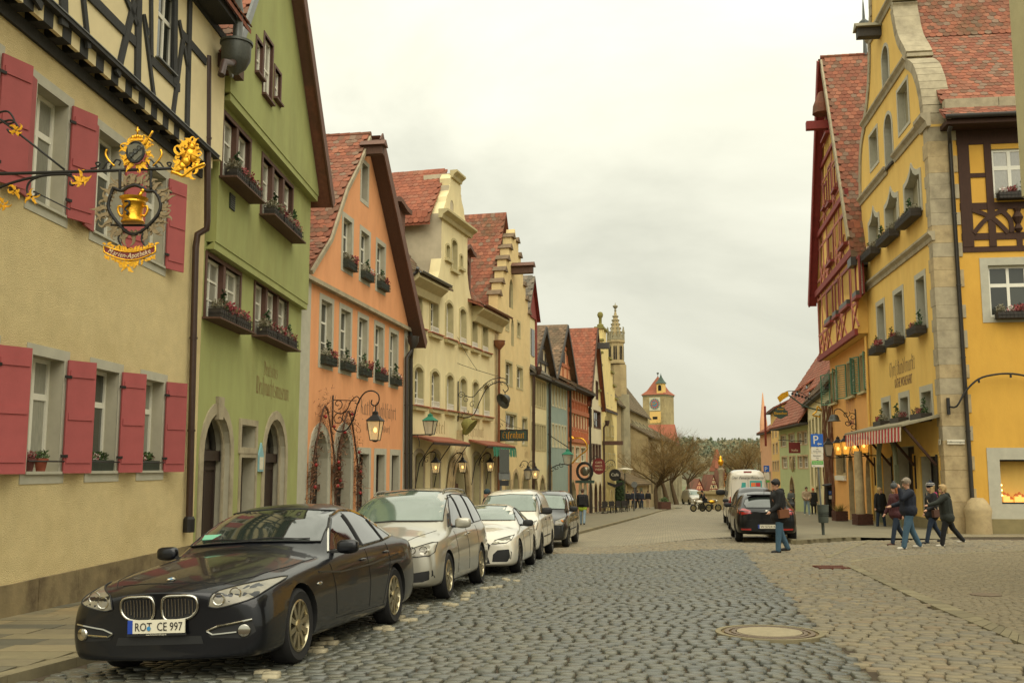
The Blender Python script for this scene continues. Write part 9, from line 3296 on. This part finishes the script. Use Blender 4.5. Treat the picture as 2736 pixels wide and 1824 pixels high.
# openwork leaves round the frame
cc=S(1128,985)
for lay_,(rx,rz_,n,L_,w_)in enumerate(((225,205,44,92,17),(262,230,40,92,15),(205,190,32,70,15))):
 leaf_ring(cc,rx*zs_,rz_*zs_,n,L_*zs_,w_*zs_,'rococo','openwork_leaf',y=.01*lay_,sk=lambda a:False)
P=[(cc[0]+236*zs_*math.cos(t*PI/18)*(1+.05*math.sin(t*2.1)),.02,cc[1]+216*zs_*math.sin(t*PI/18)*(1+.05*math.cos(t*1.7)))for t in range(36)]
TB_(P,.013,5,closed=True).bd('openwork_band','rococo',e_,smooth=True)
# golden mortar with pestle, handles and serpent
mo=S(1118,1120)
sc_=zs_
LT_([(92*sc_,0),(96*sc_,12*sc_),(86*sc_,22*sc_),(82*sc_,32*sc_),(78*sc_,60*sc_),(80*sc_,130*sc_),(88*sc_,160*sc_),(98*sc_,172*sc_),(96*sc_,186*sc_),(112*sc_,200*sc_),(116*sc_,214*sc_),(108*sc_,216*sc_),(90*sc_,200*sc_)],24).bd('mortar','gold',e_,(mo[0],-.02,mo[1]),smooth=40)
rod([(1165,905),(1195,860)],.022,'gold','pestle',2,-.02)
c=S(1202,850)
BL_((c[0],-.02,c[1]),18*zs_,8,6).bd('pestle_knob','gold',e_,smooth=True)
for s_ in(-1,1):
 rod([(1118+84*s_,985),(1118+118*s_,980),(1118+122*s_,1020),(1118+100*s_,1060),(1118+82*s_,1055)],.014,'gold','mortar_handle',4,-.02)
rod([(1085,965),(1115,960),(1125,985),(1100,1010),(1090,1030),(1112,1050),(1100,1075)],.012,'iron','serpent',4,-.145)
rod([(930,1135),(1245,1135)],.014,'iron','shelf_bar',2)
# name banner
for x in(1005,1200):
 rod([(x,1200),(x-14,1250),(x+5,1300),(x,1345)],.012,'iron','hanger',3)
def arc(t,dv):
 x=880+430*t
 y=1345+58*math.sin(PI*t)-8+dv
 return S(x,y)
up_=[arc(i/14,-32*math.sin(PI*(.12+.76*i/14))**.3)for i in range(15)]
dn_=[arc(i/14,36*math.sin(PI*(.12+.76*i/14))**.3)for i in range(15)]
PL_(up_+dn_[::-1],[],-.03,.02).bd('banner','banner_red',e_)
TB_([(x,-.03,z)for x,z in up_+dn_[::-1]],.011,5,closed=True).bd('banner_rim','gold',e_,smooth=True)
for k in range(26):
 t=(k+.5)/26
 for dv,sg in((-40,1),(44,-1)):
  p_=arc(t,dv)
  b=MB()
  flame(b,p_[0],p_[1],PI/2*sg+R.uniform(-.7,.7),R.uniform(28,52)*zs_*(1.6 if(sg<0 and abs(t-.5)<.2)else 1),11*zs_,-.01,R.choice((-1.2,1.2)))
  b.bd('gilt_leaf','gold',e_)
leaf_ring(S(1080,1470),10*zs_,14*zs_,10,62*zs_,14*zs_,'gold','gilt_leaf')
txt='Marien-Apotheke'
wid=[]
for ch in txt:
 tm=text_mesh(ch,.082,'letter','banner_text',.003,shear=.25,align='LEFT')
 xs_=[v.co.x for v in tm.vertices]
 wid.append((tm,max(xs_)-min(xs_),min(xs_)))
tot=sum(w_+.006 for _,w_,_ in wid)
acc=0
L0,L1=arc(.07,14),arc(.93,14)
span=L1[0]-L0[0]
for tm,w_,x0 in wid:
 t=.07+.86*acc/tot
 p_=arc(t,20)
 q_=arc(t+.02,20)
 o=obj('letter',tm,e_,(p_[0]-x0*span/tot,-.034,p_[1]))
 o.scale=(span/tot,1,1.05)
 o.rotation_euler=(0,-math.atan2(q_[1]-p_[1],q_[0]-p_[0]),0)
 acc+=w_+.006

 # ------------------------------------------------------------------ helpers for wall brackets (local X points out of the wall)
def hang(F,px_,py_,name,label,cat,off=.0,group=None,xx=None):
 x,z=F.px(px_,py_)
 if xx is not None:
  x=xx
 return EM(name,F.world(x,-off,z),F.rz-PI/2,label,cat,group)
def curl(e_,pts,r=.018,m='iron',k=5,name='scroll',y=.0):
 TB_(curve_pts([(a,y,c)for a,c in pts],k),r,6).bd(name,m,e_,smooth=True)
 # lantern on the orange house
e_=hang(F3,885,1141,'wall_lantern','large lit lantern on a scrolled iron arm on the orange house','lantern')
curl(e_,[(.04,0),(.04,1.0)],.025,k=2,name='wall_bar')
curl(e_,[(.04,.05),(.2,-.12),(.5,-.08),(.72,.3),(.85,.75),(1.05,1.05),(1.3,1.12),(1.5,1.0),(1.52,.78),(1.4,.66),(1.28,.72),(1.3,.84)],.022)
curl(e_,[(.04,.85),(.5,.83),(.8,.82)],.014,k=2)
curl(e_,[(.08,.5),(.3,.42),(.5,.55),(.62,.8),(.8,.95),(.9,.85),(.85,.72),(.75,.76)],.016)
curl(e_,[p for p in spiral((.2,.72),.17,.03,-1.5,5.5,16)],.014,k=2)
curl(e_,[p for p in spiral((.25,.25),.2,.03,1.5,9.0,16)],.014,k=2)
curl(e_,[p for p in spiral((.55,.3),.2,.19,0,6.2,16)],.012,k=2)
TB_([(1.42,0,.66),(1.42,0,.5)],.02,6).bd('hook','iron',e_)
lantern_parts(e_,.42,.98,'iron',True,(1.42,0,.52))
# hotel lamps
for px_,lab in((1128,'lit iron lantern left of the hotel entrance under the canopy'),(1202,'lit lantern hanging at the hotel portal'),(1279,'lit lantern right of the hotel portal under the green awning')):
 e_=hang(F4,px_,1232,'wall_lantern',lab,'lantern',group='lit lanterns on the hotel front')
 curl(e_,[(.0,-.2),(.1,.15),(.35,.38),(.58,.36),(.6,.2)],.02)
 curl(e_,spiral((.2,.05),.13,.02,1,8,14),.012,k=2)
 lantern_parts(e_,.32,.72,'iron',True,(.6,0,.2))
e_=hang(F4,1096,1161,'arm_lantern','green roofed unlit lantern on an iron arm by the downpipes','lantern')
TB_([(0,0,0),(.85,0,0)],.025,6).bd('arm','slate_green',e_)
curl(e_,[(.3,0),(.4,-.3),(.38,-.5)],.015)
lantern_parts(e_,.46,.9,'iron',False,(.85,0,.86),'awning_green')
# hotel hat sign
e_=hang(F4,1221,1125,'hotel_sign','ornate iron arm with a grey iron hat hanging before the hotel','shop sign')
curl(e_,[(.05,0),(.05,1.85)],.03,k=2,name='wall_bar')
for a,c in((.2,.3),(.2,1.2),(.5,.45),(.45,1.0),(.75,.75)):
 curl(e_,spiral((a,c),.17,.02,R.uniform(0,3),R.uniform(7,9),14),.014,k=2)
curl(e_,[(.3,.15),(.8,.3),(1.1,.9),(1.45,1.5),(1.9,1.75),(2.3,1.72),(2.45,1.45),(2.3,1.3),(2.2,1.42)],.022)
curl(e_,[(.3,1.2),(.75,1.1),(1.1,1.45),(1.6,1.85),(2.1,1.95),(2.4,1.85)],.018)
for a in range(7):
 curl(e_,spiral((1.15+.17*a,1.35+.42*math.sin(a*.35+.2)),.1,.02,a,a+6,10),.01,k=2)
curl(e_,[(-.05,2.7),(.9,2.35),(2.1,1.98)],.012,k=2,name='stay')
curl(e_,[(.0,3.9),(.5,3.0),(.95,2.35)],.01,k=2,name='stay')
LT_([(.0,.22),(.15,.2),(.23,.08),(.25,-.03),(.37,-.13),(.38,-.16),(.24,-.1),(.2,.0)],20,None,MT((2.3,0,.95))@MR(-1.0,4,'X')@MR(.5,4,'Y')).bd('iron_hat','iron_grey',e_,smooth=50)
TB_([(2.3,0,1.3),(2.3,0,1.1)],.02,5).bd('hook','iron',e_)
# restaurant box sign
e_=hang(F5,1333,1163,'box_sign','dark green box sign with gold lettering jutting from the stepped gable house','shop sign')
BX_(.1,1.55,-.08,.08,-.27,.27).bd('board','slate_green',e_)
PL_([(.07,-.3),(1.58,-.3),(1.58,.3),(.07,.3)],[[(.13,-.24),(1.52,-.24),(1.52,.24),(.13,.24)]],-.1,.03).bd('frame','iron',e_)
obj('lettering',blackletter('EiSenhut',.34,1.2,'gold',nib=.8),e_,(.22,-.09,-.14))
curl(e_,[(0,.9),(.7,.5),(1.45,.3)],.012,k=2,name='stay')
for c in(-.5,.5):
 curl(e_,spiral((.05,c),.16,.03,0,7,14),.014,k=2)
 # lamps on the stepped gable house and beyond
for px_,lit,lab in((1388,False,'unlit iron lantern on the stepped gable house'),(1408,True,'lit iron lantern at the right edge of the stepped gable house')):
 e_=hang(F5,px_,1255,'wall_lantern',lab,'lantern')
 curl(e_,[(-.0,.2),(.2,.5),(.45,.45),(.5,.25)],.02)
 curl(e_,spiral((.15,.2),.14,.02,0,7,12),.013,k=2)
 lantern_parts(e_,.4,.8,'iron',lit,(.5,0,.25))
e_=hang(F7,1464,1255,'street_lantern','green hexagonal lantern on a bracket before the blue house','lantern')
curl(e_,[(0,0),(.6,.3),(1.2,.4)],.03,k=3)
for a in range(3):
 curl(e_,spiral((.3+.3*a,.0+.15*a),.18,.03,a,a+7,12),.018,k=2)
lantern_parts(e_,.6,1.05,'iron',False,(1.3,0,1.35),'awning_green')
curl(e_,[(0,2.3),(1.4,1.4)],.03,k=2,name='stay')
# wreath sign with gilt horn
e_=hang(F8,1526,1262,'wreath_sign','black wreath shaped inn sign with a gilded horn before the orange timbered house','shop sign')
curl(e_,[(.0,.6),(.6,1.2),(1.2,1.7),(.9,2.4),(.2,2.5)],.05,'gold')
TB_([(1.0+.55*math.cos(t*PI/10),0,.1+.6*math.sin(t*PI/10))for t in range(20)],.1,6,closed=True).bd('wreath','iron',e_)
BL_((1.0,0,.1),.34,10,8,sc=(1,.3,1)).bd('emblem','lamp_house',e_,smooth=True)
BX_(.3,1.7,-.05,.05,-.75,-.55).bd('name_board','slate_green',e_)
curl(e_,[(.2,2.4),(-.2,2.7),(-.9,2.7)],.12,'gold',name='horn')
# round red sign and black cafe sign
e_=hang(F9,1577,1245,'round_sign','round dark red sign on the white house','shop sign')
LT_([(.55,-.05),(.55,.05)],20,None,MT((.7,0,0))@MR(PI/2,4,'X')@Matrix.Diagonal((1,1.2,1,1))).bd('disc','banner_red',e_)
for k,tx in enumerate(('CAFE','HAUS','WEIN')):
 obj('lettering',text_mesh(tx,.24,'lettering','banner_text',.003),e_,(.7,-.07,.22-.28*k))
curl(e_,[(0,.4),(.4,.8),(.7,.68)],.03)
e_=hang(F10,1613,1268,'cafe_sign','round black cafe sign with curved banner on an iron arm','shop sign')
LT_([(.52,-.05),(.52,.05)],20,None,MT((1.0,0,0))@MR(PI/2,4,'X')).bd('disc','iron',e_)
obj('lettering',text_mesh('Café',.36,'lettering','plate_white',.003),e_,(1.0,-.07,-.1))
PL_([(.35,-.85),(1.0,-1.1),(1.65,-.85),(1.7,-.6),(1.0,-.82),(.3,-.6)],[],-.05,.1).bd('banner','iron',e_)
curl(e_,[(0,-.2),(.1,.9),(.6,1.3),(1.0,1.1),(1.0,.5)],.03)
for a in range(3):
 curl(e_,spiral((.2+.25*a,.4+.25*a),.18,.03,a,a+7,12),.018,k=2)
 # sign post with plates seen from behind, behind the white van
p=at_y(1338,1247,30.5)
e_=EM('sign_post',(p.x,30.5,walk(30.5)),.2,'grey post with sign plates seen from behind near the hotel','sign post')
zz=lambda py_:at_y(1338,py_,30.5).z-walk(30.5)
TB_([(0,0,0),(0,0,zz(1197))],.035,8).bd('post','pipe_zinc',e_)
for y0,y1,w_,m_ in((1265,1200,.15,'iron_grey'),(1281,1262,.17,'pipe_zinc'),(1297,1283,.14,'plastic_black')):
 BX_(-w_+.1,w_+.1,-.05,-.03,zz(y0),zz(y1)).bd('sign_plate',m_,e_)

 # ------------------------------------------------------------------ right side street furniture
mat('sign_blue',(28,88,168),.45)
mat('sign_white',(208,200,180),.5)
mat('sign_green',(92,160,70),.5)
mat('bin_grey',(78,84,76),.6,noise=.15,nscale=10)
pb=on_ground(2199,1438)
gz0=pav_r(pb.x,pb.y)
D=pb.y
def zpx(px_,py_):
 return at_y(px_,py_,D).z-gz0
e_=EM('parking_sign',(pb.x,D,gz0),.12,'blue parking sign with white and green plates on a pole by the black hatchback','traffic sign')
tx_=at_y(2180,1160,D).x-pb.x
TB_([(0,0,0),(tx_*.75,0,zpx(2190,1240)),(tx_,0,zpx(2180,1155))],.032,8).bd('pole','pipe_zinc',e_)
def plate_px(x0,x1,y0,y1,m,name):
 a,c=at_y(x0,y0,D),at_y(x1,y1,D)
 return BX_(a.x-pb.x,c.x-pb.x,-.06,-.045,c.z-gz0,a.z-gz0).bd(name,m,e_),((a.x+c.x)/2-pb.x,(a.z+c.z)/2-gz0,c.x-a.x,a.z-c.z)
o,(cx_,cz_,w_,h_)=plate_px(2163,2198,1159,1193,'sign_blue','parking_plate')
obj('lettering',text_mesh('P',h_*.95,'lettering','sign_white',.002),o,(cx_-w_*.12,-.065,cz_-h_*.28))
MB().bar((cx_+w_*.02,-.066,cz_-h_*.28),(cx_+w_*.36,-.066,cz_-h_*.28),.004,.03).bd('arrow_shaft','sign_white',o)
PL_([(cx_-w_*.02,cz_-h_*.28),(cx_+w_*.13,cz_-h_*.40),(cx_+w_*.13,cz_-h_*.16)],[],-.068,.004).bd('arrow_head','sign_white',o)
for y0,y1,l1,l2 in((1194,1210,'mit','Parkschein'),(1211,1228,'Bewohner','frei')):
 o,(cx_,cz_,w_,h_)=plate_px(2164,2198,y0,y1,'sign_white','info_plate')
 obj('lettering',text_mesh(l1,.062,'lettering','text_black',.001),o,(cx_,-.064,cz_+.012))
 obj('lettering',text_mesh(l2,.062,'lettering','text_black',.001),o,(cx_,-.064,cz_-.058))
o,(cx_,cz_,w_,h_)=plate_px(2165,2199,1230,1247,'sign_white','phone_parking_plate')
BX_(cx_-w_*.47,cx_+w_*.47,-.066,-.06,cz_-h_*.1,cz_+h_*.46).bd('green_band','sign_green',o)
obj('lettering',text_mesh('Handy-Parken',.052,'lettering','sign_white',.001),o,(cx_,-.07,cz_+h_*.08))
obj('lettering',text_mesh('Zone',.03,'lettering','text_black',.001),o,(cx_-w_*.3,-.064,cz_-h_*.36))
e_=EM('litter_bin',(pb.x,D-.08,gz0),.1,'grey perforated litter bin below the parking sign','bin')
z0,z1=zpx(2195,1395),zpx(2195,1349)
TB_([(.02,.05,0),(.02,.05,z0)],.04,8).bd('stand','bin_grey',e_)
LT_([(.14,z0),(.155,z0+.03),(.175,z1),(.185,z1),(.185,z1+.02),(.16,z1+.02),(.15,z0+.1),(0,z0+.1)],18).bd('bucket','bin_grey',e_,(-.03,-.1,0),smooth=40)
b=MB()
for i in range(9):
 for j in range(3):
  a=-2.6+i*.26
  b.ball((-.03+.168*math.cos(a),-.1+.168*math.sin(a),z0+.22+.05*j),.014,5,4)
b.bd('perforations','dark_room',e_,kind='stuff')
# second parking sign by the white van
p=at_y(2047,1247,50.0)
e_=EM('parking_sign',(p.x,50.0,ground(p.x,50)),.1,'smaller blue parking sign beside the white delivery van','traffic sign')
zz=lambda py_:at_y(2047,py_,50.0).z-ground(p.x,50)
TB_([(0,0,0),(0,0,zz(1243))],.03,6).bd('pole','pipe_zinc',e_)
BX_(-.14,.14,-.05,-.035,zz(1260),zz(1243)).bd('parking_plate','sign_blue',e_)
obj('lettering',text_mesh('P',.3,'lettering','sign_white',.002),e_,(-.03,-.055,zz(1258)))
BX_(-.14,.14,-.05,-.035,zz(1281),zz(1262)).bd('info_plate','sign_white',e_)
BX_(-.14,.14,-.05,-.035,zz(1288),zz(1282)).bd('green_plate','sign_green',e_)
# ticket machine
p=on_ground(2217,1381,.11)
e_=EM('ticket_machine',p,.25,'dark green parking ticket machine with slanted roof','ticket machine')
s_=p.y/2689
BX_(-8*s_,8*s_,-.14,.14,0,80*s_).bd('cabinet','iron',e_)
MB().add([(-13*s_,-.22,80*s_),(13*s_,-.22,84*s_),(13*s_,.22,87*s_),(-13*s_,.22,83*s_),(-13*s_,-.22,83*s_),(13*s_,-.22,87*s_),(13*s_,.22,90*s_),(-13*s_,.22,86*s_)],[(3,2,1,0),(4,5,6,7),(0,1,5,4),(1,2,6,5),(2,3,7,6),(3,0,4,7)]).bd('roof','iron',e_)
BX_(-4*s_,4*s_,-.155,-.14,60*s_,69*s_).bd('parking_mark','sign_blue',e_)
obj('lettering',text_mesh('P',8*s_,'lettering','sign_white',.001),e_,(0,-.16,62*s_))
BX_(-4*s_,4*s_,-.155,-.14,48*s_,57*s_).bd('notice','sign_white',e_)
# lanterns on a rail along the apricot house
xr_=[FT.X(q,1215,.7)for q in(2214,2240,2260,2285,2309)]
zr2=FT.Z(2275,1213,.7)
for i,x in enumerate(xr_):
 e_=EM('wall_lantern',FT.world(x,-.7,zr2),FT.rz,('unlit yellow glass lantern at the far end of the row on the apricot house','second lit lantern from the far end on the apricot house','middle lit lantern of the row on the apricot house','fourth lit lantern of the row on the apricot house','largest lit lantern nearest the yellow house on the apricot front')[i],'lantern','yellow lanterns on the apricot house')
 TB_([(0,.7,-.1),(0,.05,-.1),(0,0,.0)],.025,5).bd('arm','iron',e_)
 lantern_parts(e_,.46,1.05,'iron',i>0,(0,0,1.0),None,'lamp_yellow')
 # iron hat sign and scrollwork on the apricot house
def hangR(F,px_,py_,name,label,cat):
 x,z=F.px(px_,py_)
 return EM(name,F.world(x,0,z),F.rz-PI/2,label,cat)
e_=hangR(FT,2290,1150,'hat_sign','scrolled iron bracket with a round iron hat on the apricot house','shop sign')
curl(e_,[(.05,-.6),(.05,1.1)],.03,k=2,name='wall_bar')
for a,c in((.2,.2),(.2,.7),(.45,.4),(.5,.85),(.3,-.2)):
 curl(e_,spiral((a,c),.2,.03,a*5,a*5+7,14),.02,k=2)
curl(e_,[(.3,.3),(.5,.8),(.8,1.1),(1.05,1.05),(1.1,.85)],.025)
LT_([(.0,.24),(.18,.2),(.25,.06),(.25,-.03),(.34,-.11),(.24,-.12)],16,None,MT((1.1,0,.6))).bd('iron_hat','iron_grey',e_,smooth=50)
# big gilt inn sign over the street
e_=hangR(FV,2196,1085,'inn_sign','green name board hanging from a gilded banner arm over the right pavement','shop sign')
s_=62/2689.0
def V(px_,py_):
 return((2196-px_)*s_,(1085-py_)*s_)
curl(e_,[V(2196,1098),V(2150,1085),V(2120,1063),V(2106,1052)],.05,'slate_green')
curl(e_,[V(2196,1078),V(2170,1068),V(2140,1045),V(2105,1040),V(2085,1052)],.025)
for a in range(6):
 c=V(2116+a*9,1048+a*3)
 LT_([(.09,-.01),(.09,.01)],6,None,MT((c[0],0,c[1]))@MR(PI/2,4,'X')).bd('rosette','iron',e_)
PL_([V(*q)for q in((2104,1040),(2106,1054),(2090,1064),(2080,1073),(2073,1058),(2086,1046))],[],-.05,.1).bd('gilt_banner','gold',e_)
for k in range(5):
 TB_([(V(2102-0,1042+2.5*k)[0],-.06,V(2102,1042+2.5*k)[1]),(V(2080,1056+2.2*k)[0],-.06,V(2080,1056+2.2*k)[1])],.025,5).bd('gilt_fold','gold',e_)
TB_([(V(2081,1073)[0],0,V(2081,1073)[1]),(V(2081,1084)[0],0,V(2081,1084)[1])],.02,5).bd('hanger','iron',e_)
PL_([V(*q)for q in((2062,1097),(2067,1096),(2071,1088),(2081,1084),(2092,1088),(2096,1096),(2101,1097),(2101,1111),(2094,1113),(2088,1117),(2081,1120),(2074,1117),(2068,1113),(2062,1111))],[],-.06,.12).bd('board','slate_green',e_)
for tx,py_,hh in(('Hotel',1094,.17),('Eisenhut',1107,.24)):
 o=obj('lettering',text_mesh(tx,hh,'lettering','gold',.003,bold=.004),e_,(V(2081,py_)[0],.07,V(2081,py_)[1]))
 o.rotation_euler=(0,0,PI)
curl(e_,[V(2196,1100),V(2185,1085),V(2180,1100),V(2170,1110),V(2190,1115)],.05,'gold',name='gilt_scroll')
# red trattoria sign on the mint house
e_=hangR(FM,2148,1178,'trattoria_sign','small dark red restaurant sign on a bracket at the mint house','shop sign')
TB_([(0,0,0),(2.0,0,.1)],.03,5).bd('arm','iron',e_)
BX_(.3,1.2,-.05,.05,-.95,-.1).bd('board','banner_red',e_)
o=obj('lettering',text_mesh('Italia',.28,'lettering','banner_text',.003),e_,(.75,.06,-.8))
o.rotation_euler=(0,0,PI)
# conifer before the vine house
p=on_ground(2172,1362)
e_=EM('conifer',(p.x,p.y,p.z),0,'dark green fir tree standing before the vine house','tree')
mat('fir',(48,66,36),.95,tint=((36,54,30),(64,82,44),(54,64,36)))
h_=98*p.y/2689
TB_([(0,0,0),(0,0,h_*.9)],[.12,.03],6).bd('trunk','bark',e_)
b=MB()
r=random.Random(4)
for i in range(2600):
 f=r.random()**.8
 a=r.uniform(0,2*PI)
 lobes=1+.25*math.sin(a*3+f*9)
 rad=(.42*h_*(1-f)**.8+.1)*lobes*math.sqrt(r.uniform(.2,1))
 c=Vector((rad*math.cos(a),rad*math.sin(a),h_*(.12+.88*f)))
 d=Vector((math.cos(a),math.sin(a),r.uniform(-.2,.6))).normalized()*r.uniform(.15,.35)
 e=d.orthogonal().normalized()*.035
 b.tint=r.random()
 b.add([c-e,c+e,c+d],[(0,1,2)])
b.bd('crown','fir',e_,kind='stuff')
# wooden planters by the apricot house
mat('crate_wood',(84,52,38),.85,noise=.3,nscale=8)
mat('dry_grass',(140,124,64),.9,tint=((120,108,56),(156,140,80)))
def crate(px0,px1,pyb,pyt,label):
 p=on_ground((px0+px1)/2,pyb,.11)
 s_=p.y/2689
 w_=(px1-px0)*s_/2
 h=(pyb-pyt)*s_
 e_=EM('wooden_planter',p,.15,label,'planter','wooden planters at the apricot house')
 for k in range(4):
  for(x0,x1,y0,y1)in((-w_,w_,-w_*.7,-w_*.7+.03),(-w_,-w_+.03,-w_*.7+.03,w_*.7),(w_-.03,w_,-w_*.7+.03,w_*.7),(-w_,w_,w_*.7,w_*.7+.03)):
   BX_(x0,x1,y0,y1,.03+h*k/4,h*(k+.92)/4+.03).bd('plank','crate_wood',e_)
 BX_(-w_+.04,w_-.04,-w_*.7+.04,w_*.7,.05,h*.9).bd('soil','joint',e_)
 return e_,w_,h
e_,w_,h=crate(2228,2262,1392,1366,'wooden planter with dry grass beside the ticket machine')
b=MB()
for i in range(120):
 a,q=R.uniform(0,6.28),R.uniform(0,w_*.6)
 c=Vector((q*math.cos(a),q*math.sin(a)*.6,h*.9))
 d=Vector((R.gauss(0,.25),R.gauss(0,.25),R.uniform(.2,.5)))
 b.tint=R.random()
 b.add([c-Vector((.012,0,0)),c+Vector((.012,0,0)),c+d],[(0,1,2)])
b.bd('grass','dry_grass',e_,kind='stuff')
e_,w_,h=crate(2284,2328,1403,1374,'wooden planter round the foot of the stone column')
cp_=e_.location
e_=tag(LT_([(.2,0),(.21,.6),(.19,.8),(.2,1.6),(.19,1.62),(.18,2.6),(.17,3.2)],16).bd('stone_column','sandstone',None,(cp_.x,cp_.y+.25,cp_.z),smooth=40),'round sandstone column rising from the wooden planter','column')
# left far: cafe seating, ivy, lamp, planter
mat('chair_dark',(40,34,28),.7)
def cafe_chair(x,y,rz,label):
 e_=EM('cafe_chair',(x,y,walk(y)),rz,label,'chair','cafe chairs on the left pavement')
 BX_(-.22,.22,-.22,.22,.42,.46).bd('seat','chair_dark',e_)
 BX_(-.22,.22,.18,.22,.5,.92).bd('backrest','chair_dark',e_)
 for sx in(-1,1):
  for sy in(-1,1):
   TB_([(.19*sx,.19*sy,0),(.19*sx,.19*sy,.42 if sy<0 else .9)],.018,5).bd('leg','chair_dark',e_)
def cafe_table(x,y,label):
 e_=EM('cafe_table',(x,y,walk(y)),0,label,'table','cafe tables on the left pavement')
 LT_([(.36,.7),(.36,.73)],14).bd('table_top','chair_dark',e_)
 TB_([(0,0,.02),(0,0,.7)],.03,6).bd('leg','chair_dark',e_)
 LT_([(.24,.0),(.24,.03)],12).bd('base','chair_dark',e_)
names=('nearest','second','third','fourth')
for i in range(4):
 y=79.0+3.2*i
 x=(1612+17*i-1368)/2689*y
 cafe_table(x,y,'%s dark cafe table on the left pavement'%names[i])
 cafe_chair(x-.75,y-.2,1.5,'cafe chair left of the %s cafe table'%names[i])
 cafe_chair(x+.75,y+.1,-1.6,'cafe chair right of the %s cafe table'%names[i])
 cafe_chair(x,y-.8,PI,'cafe chair in front of the %s cafe table'%names[i])
p=at_y(1657,1345,96.0)
e_=EM('ivy_column',(p.x,96.0,walk(96)),0,'tall clipped ivy bush against the end of the lemon house','bush')
b=MB()
for i in range(2200):
 a,f=R.uniform(0,6.28),R.random()
 q=.5*math.sqrt(R.uniform(.3,1))*(1-.35*f*f)
 c=Vector((q*math.cos(a),q*math.sin(a),.2+2.5*f))
 d=Vector((R.gauss(0,1),R.gauss(0,1),R.gauss(0,1))).normalized()*.1
 e=d.orthogonal().normalized()*.06
 b.tint=R.random()
 b.add([c-d,c+e,c+d,c-e],[(0,1,2,3)])
b.bd('foliage','fir',e_,kind='stuff')
TB_([(0,0,-.05),(0,0,2.4)],.06,6).bd('stem','bark',e_)
p=at_y(1669,1247,93.0)
e_=EM('street_lamp',(p.x,93.0,walk(93)),0,'slim street lamp with a flat disc head by the church porch','street lamp')
hz_=at_y(1669,1264,93).z-walk(93)
TB_([(0,0,0),(0,0,hz_)],.05,6).bd('pole','iron_grey',e_)
LT_([(.1,hz_),(.22,hz_+.3),(.75,hz_+.35),(.75,hz_+.42),(.1,hz_+.5)],12).bd('lamp_head','plate_white',e_)
p=at_y(1694,1247,90.0)
e_=EM('sign_post',(p.x,90.0,walk(90)),0,'thin bare sign post at the kerb before the church','sign post')
TB_([(0,0,0),(0,0,2.5)],.04,6).bd('post','pipe_zinc',e_)
LT_([(.28,-.02),(.28,.02)],12,None,MT((0,-.05,2.3))@MR(PI/2,4,'X')).bd('sign_plate','pipe_zinc',e_)
p=at_y(1773,1247,99.0)
e_=EM('wooden_planter',(p.x,99.0,walk(99)),.2,'square planter with low greenery by the first bare tree','planter')
BX_(-.5,.5,-.5,.5,0,.7).bd('box','crate_wood',e_)
o=obj('greenery',PLANT['green'],e_,(0,0,.8))
o.scale=(3,3,2.5)

bpy.data.scenes.remove(TMP)
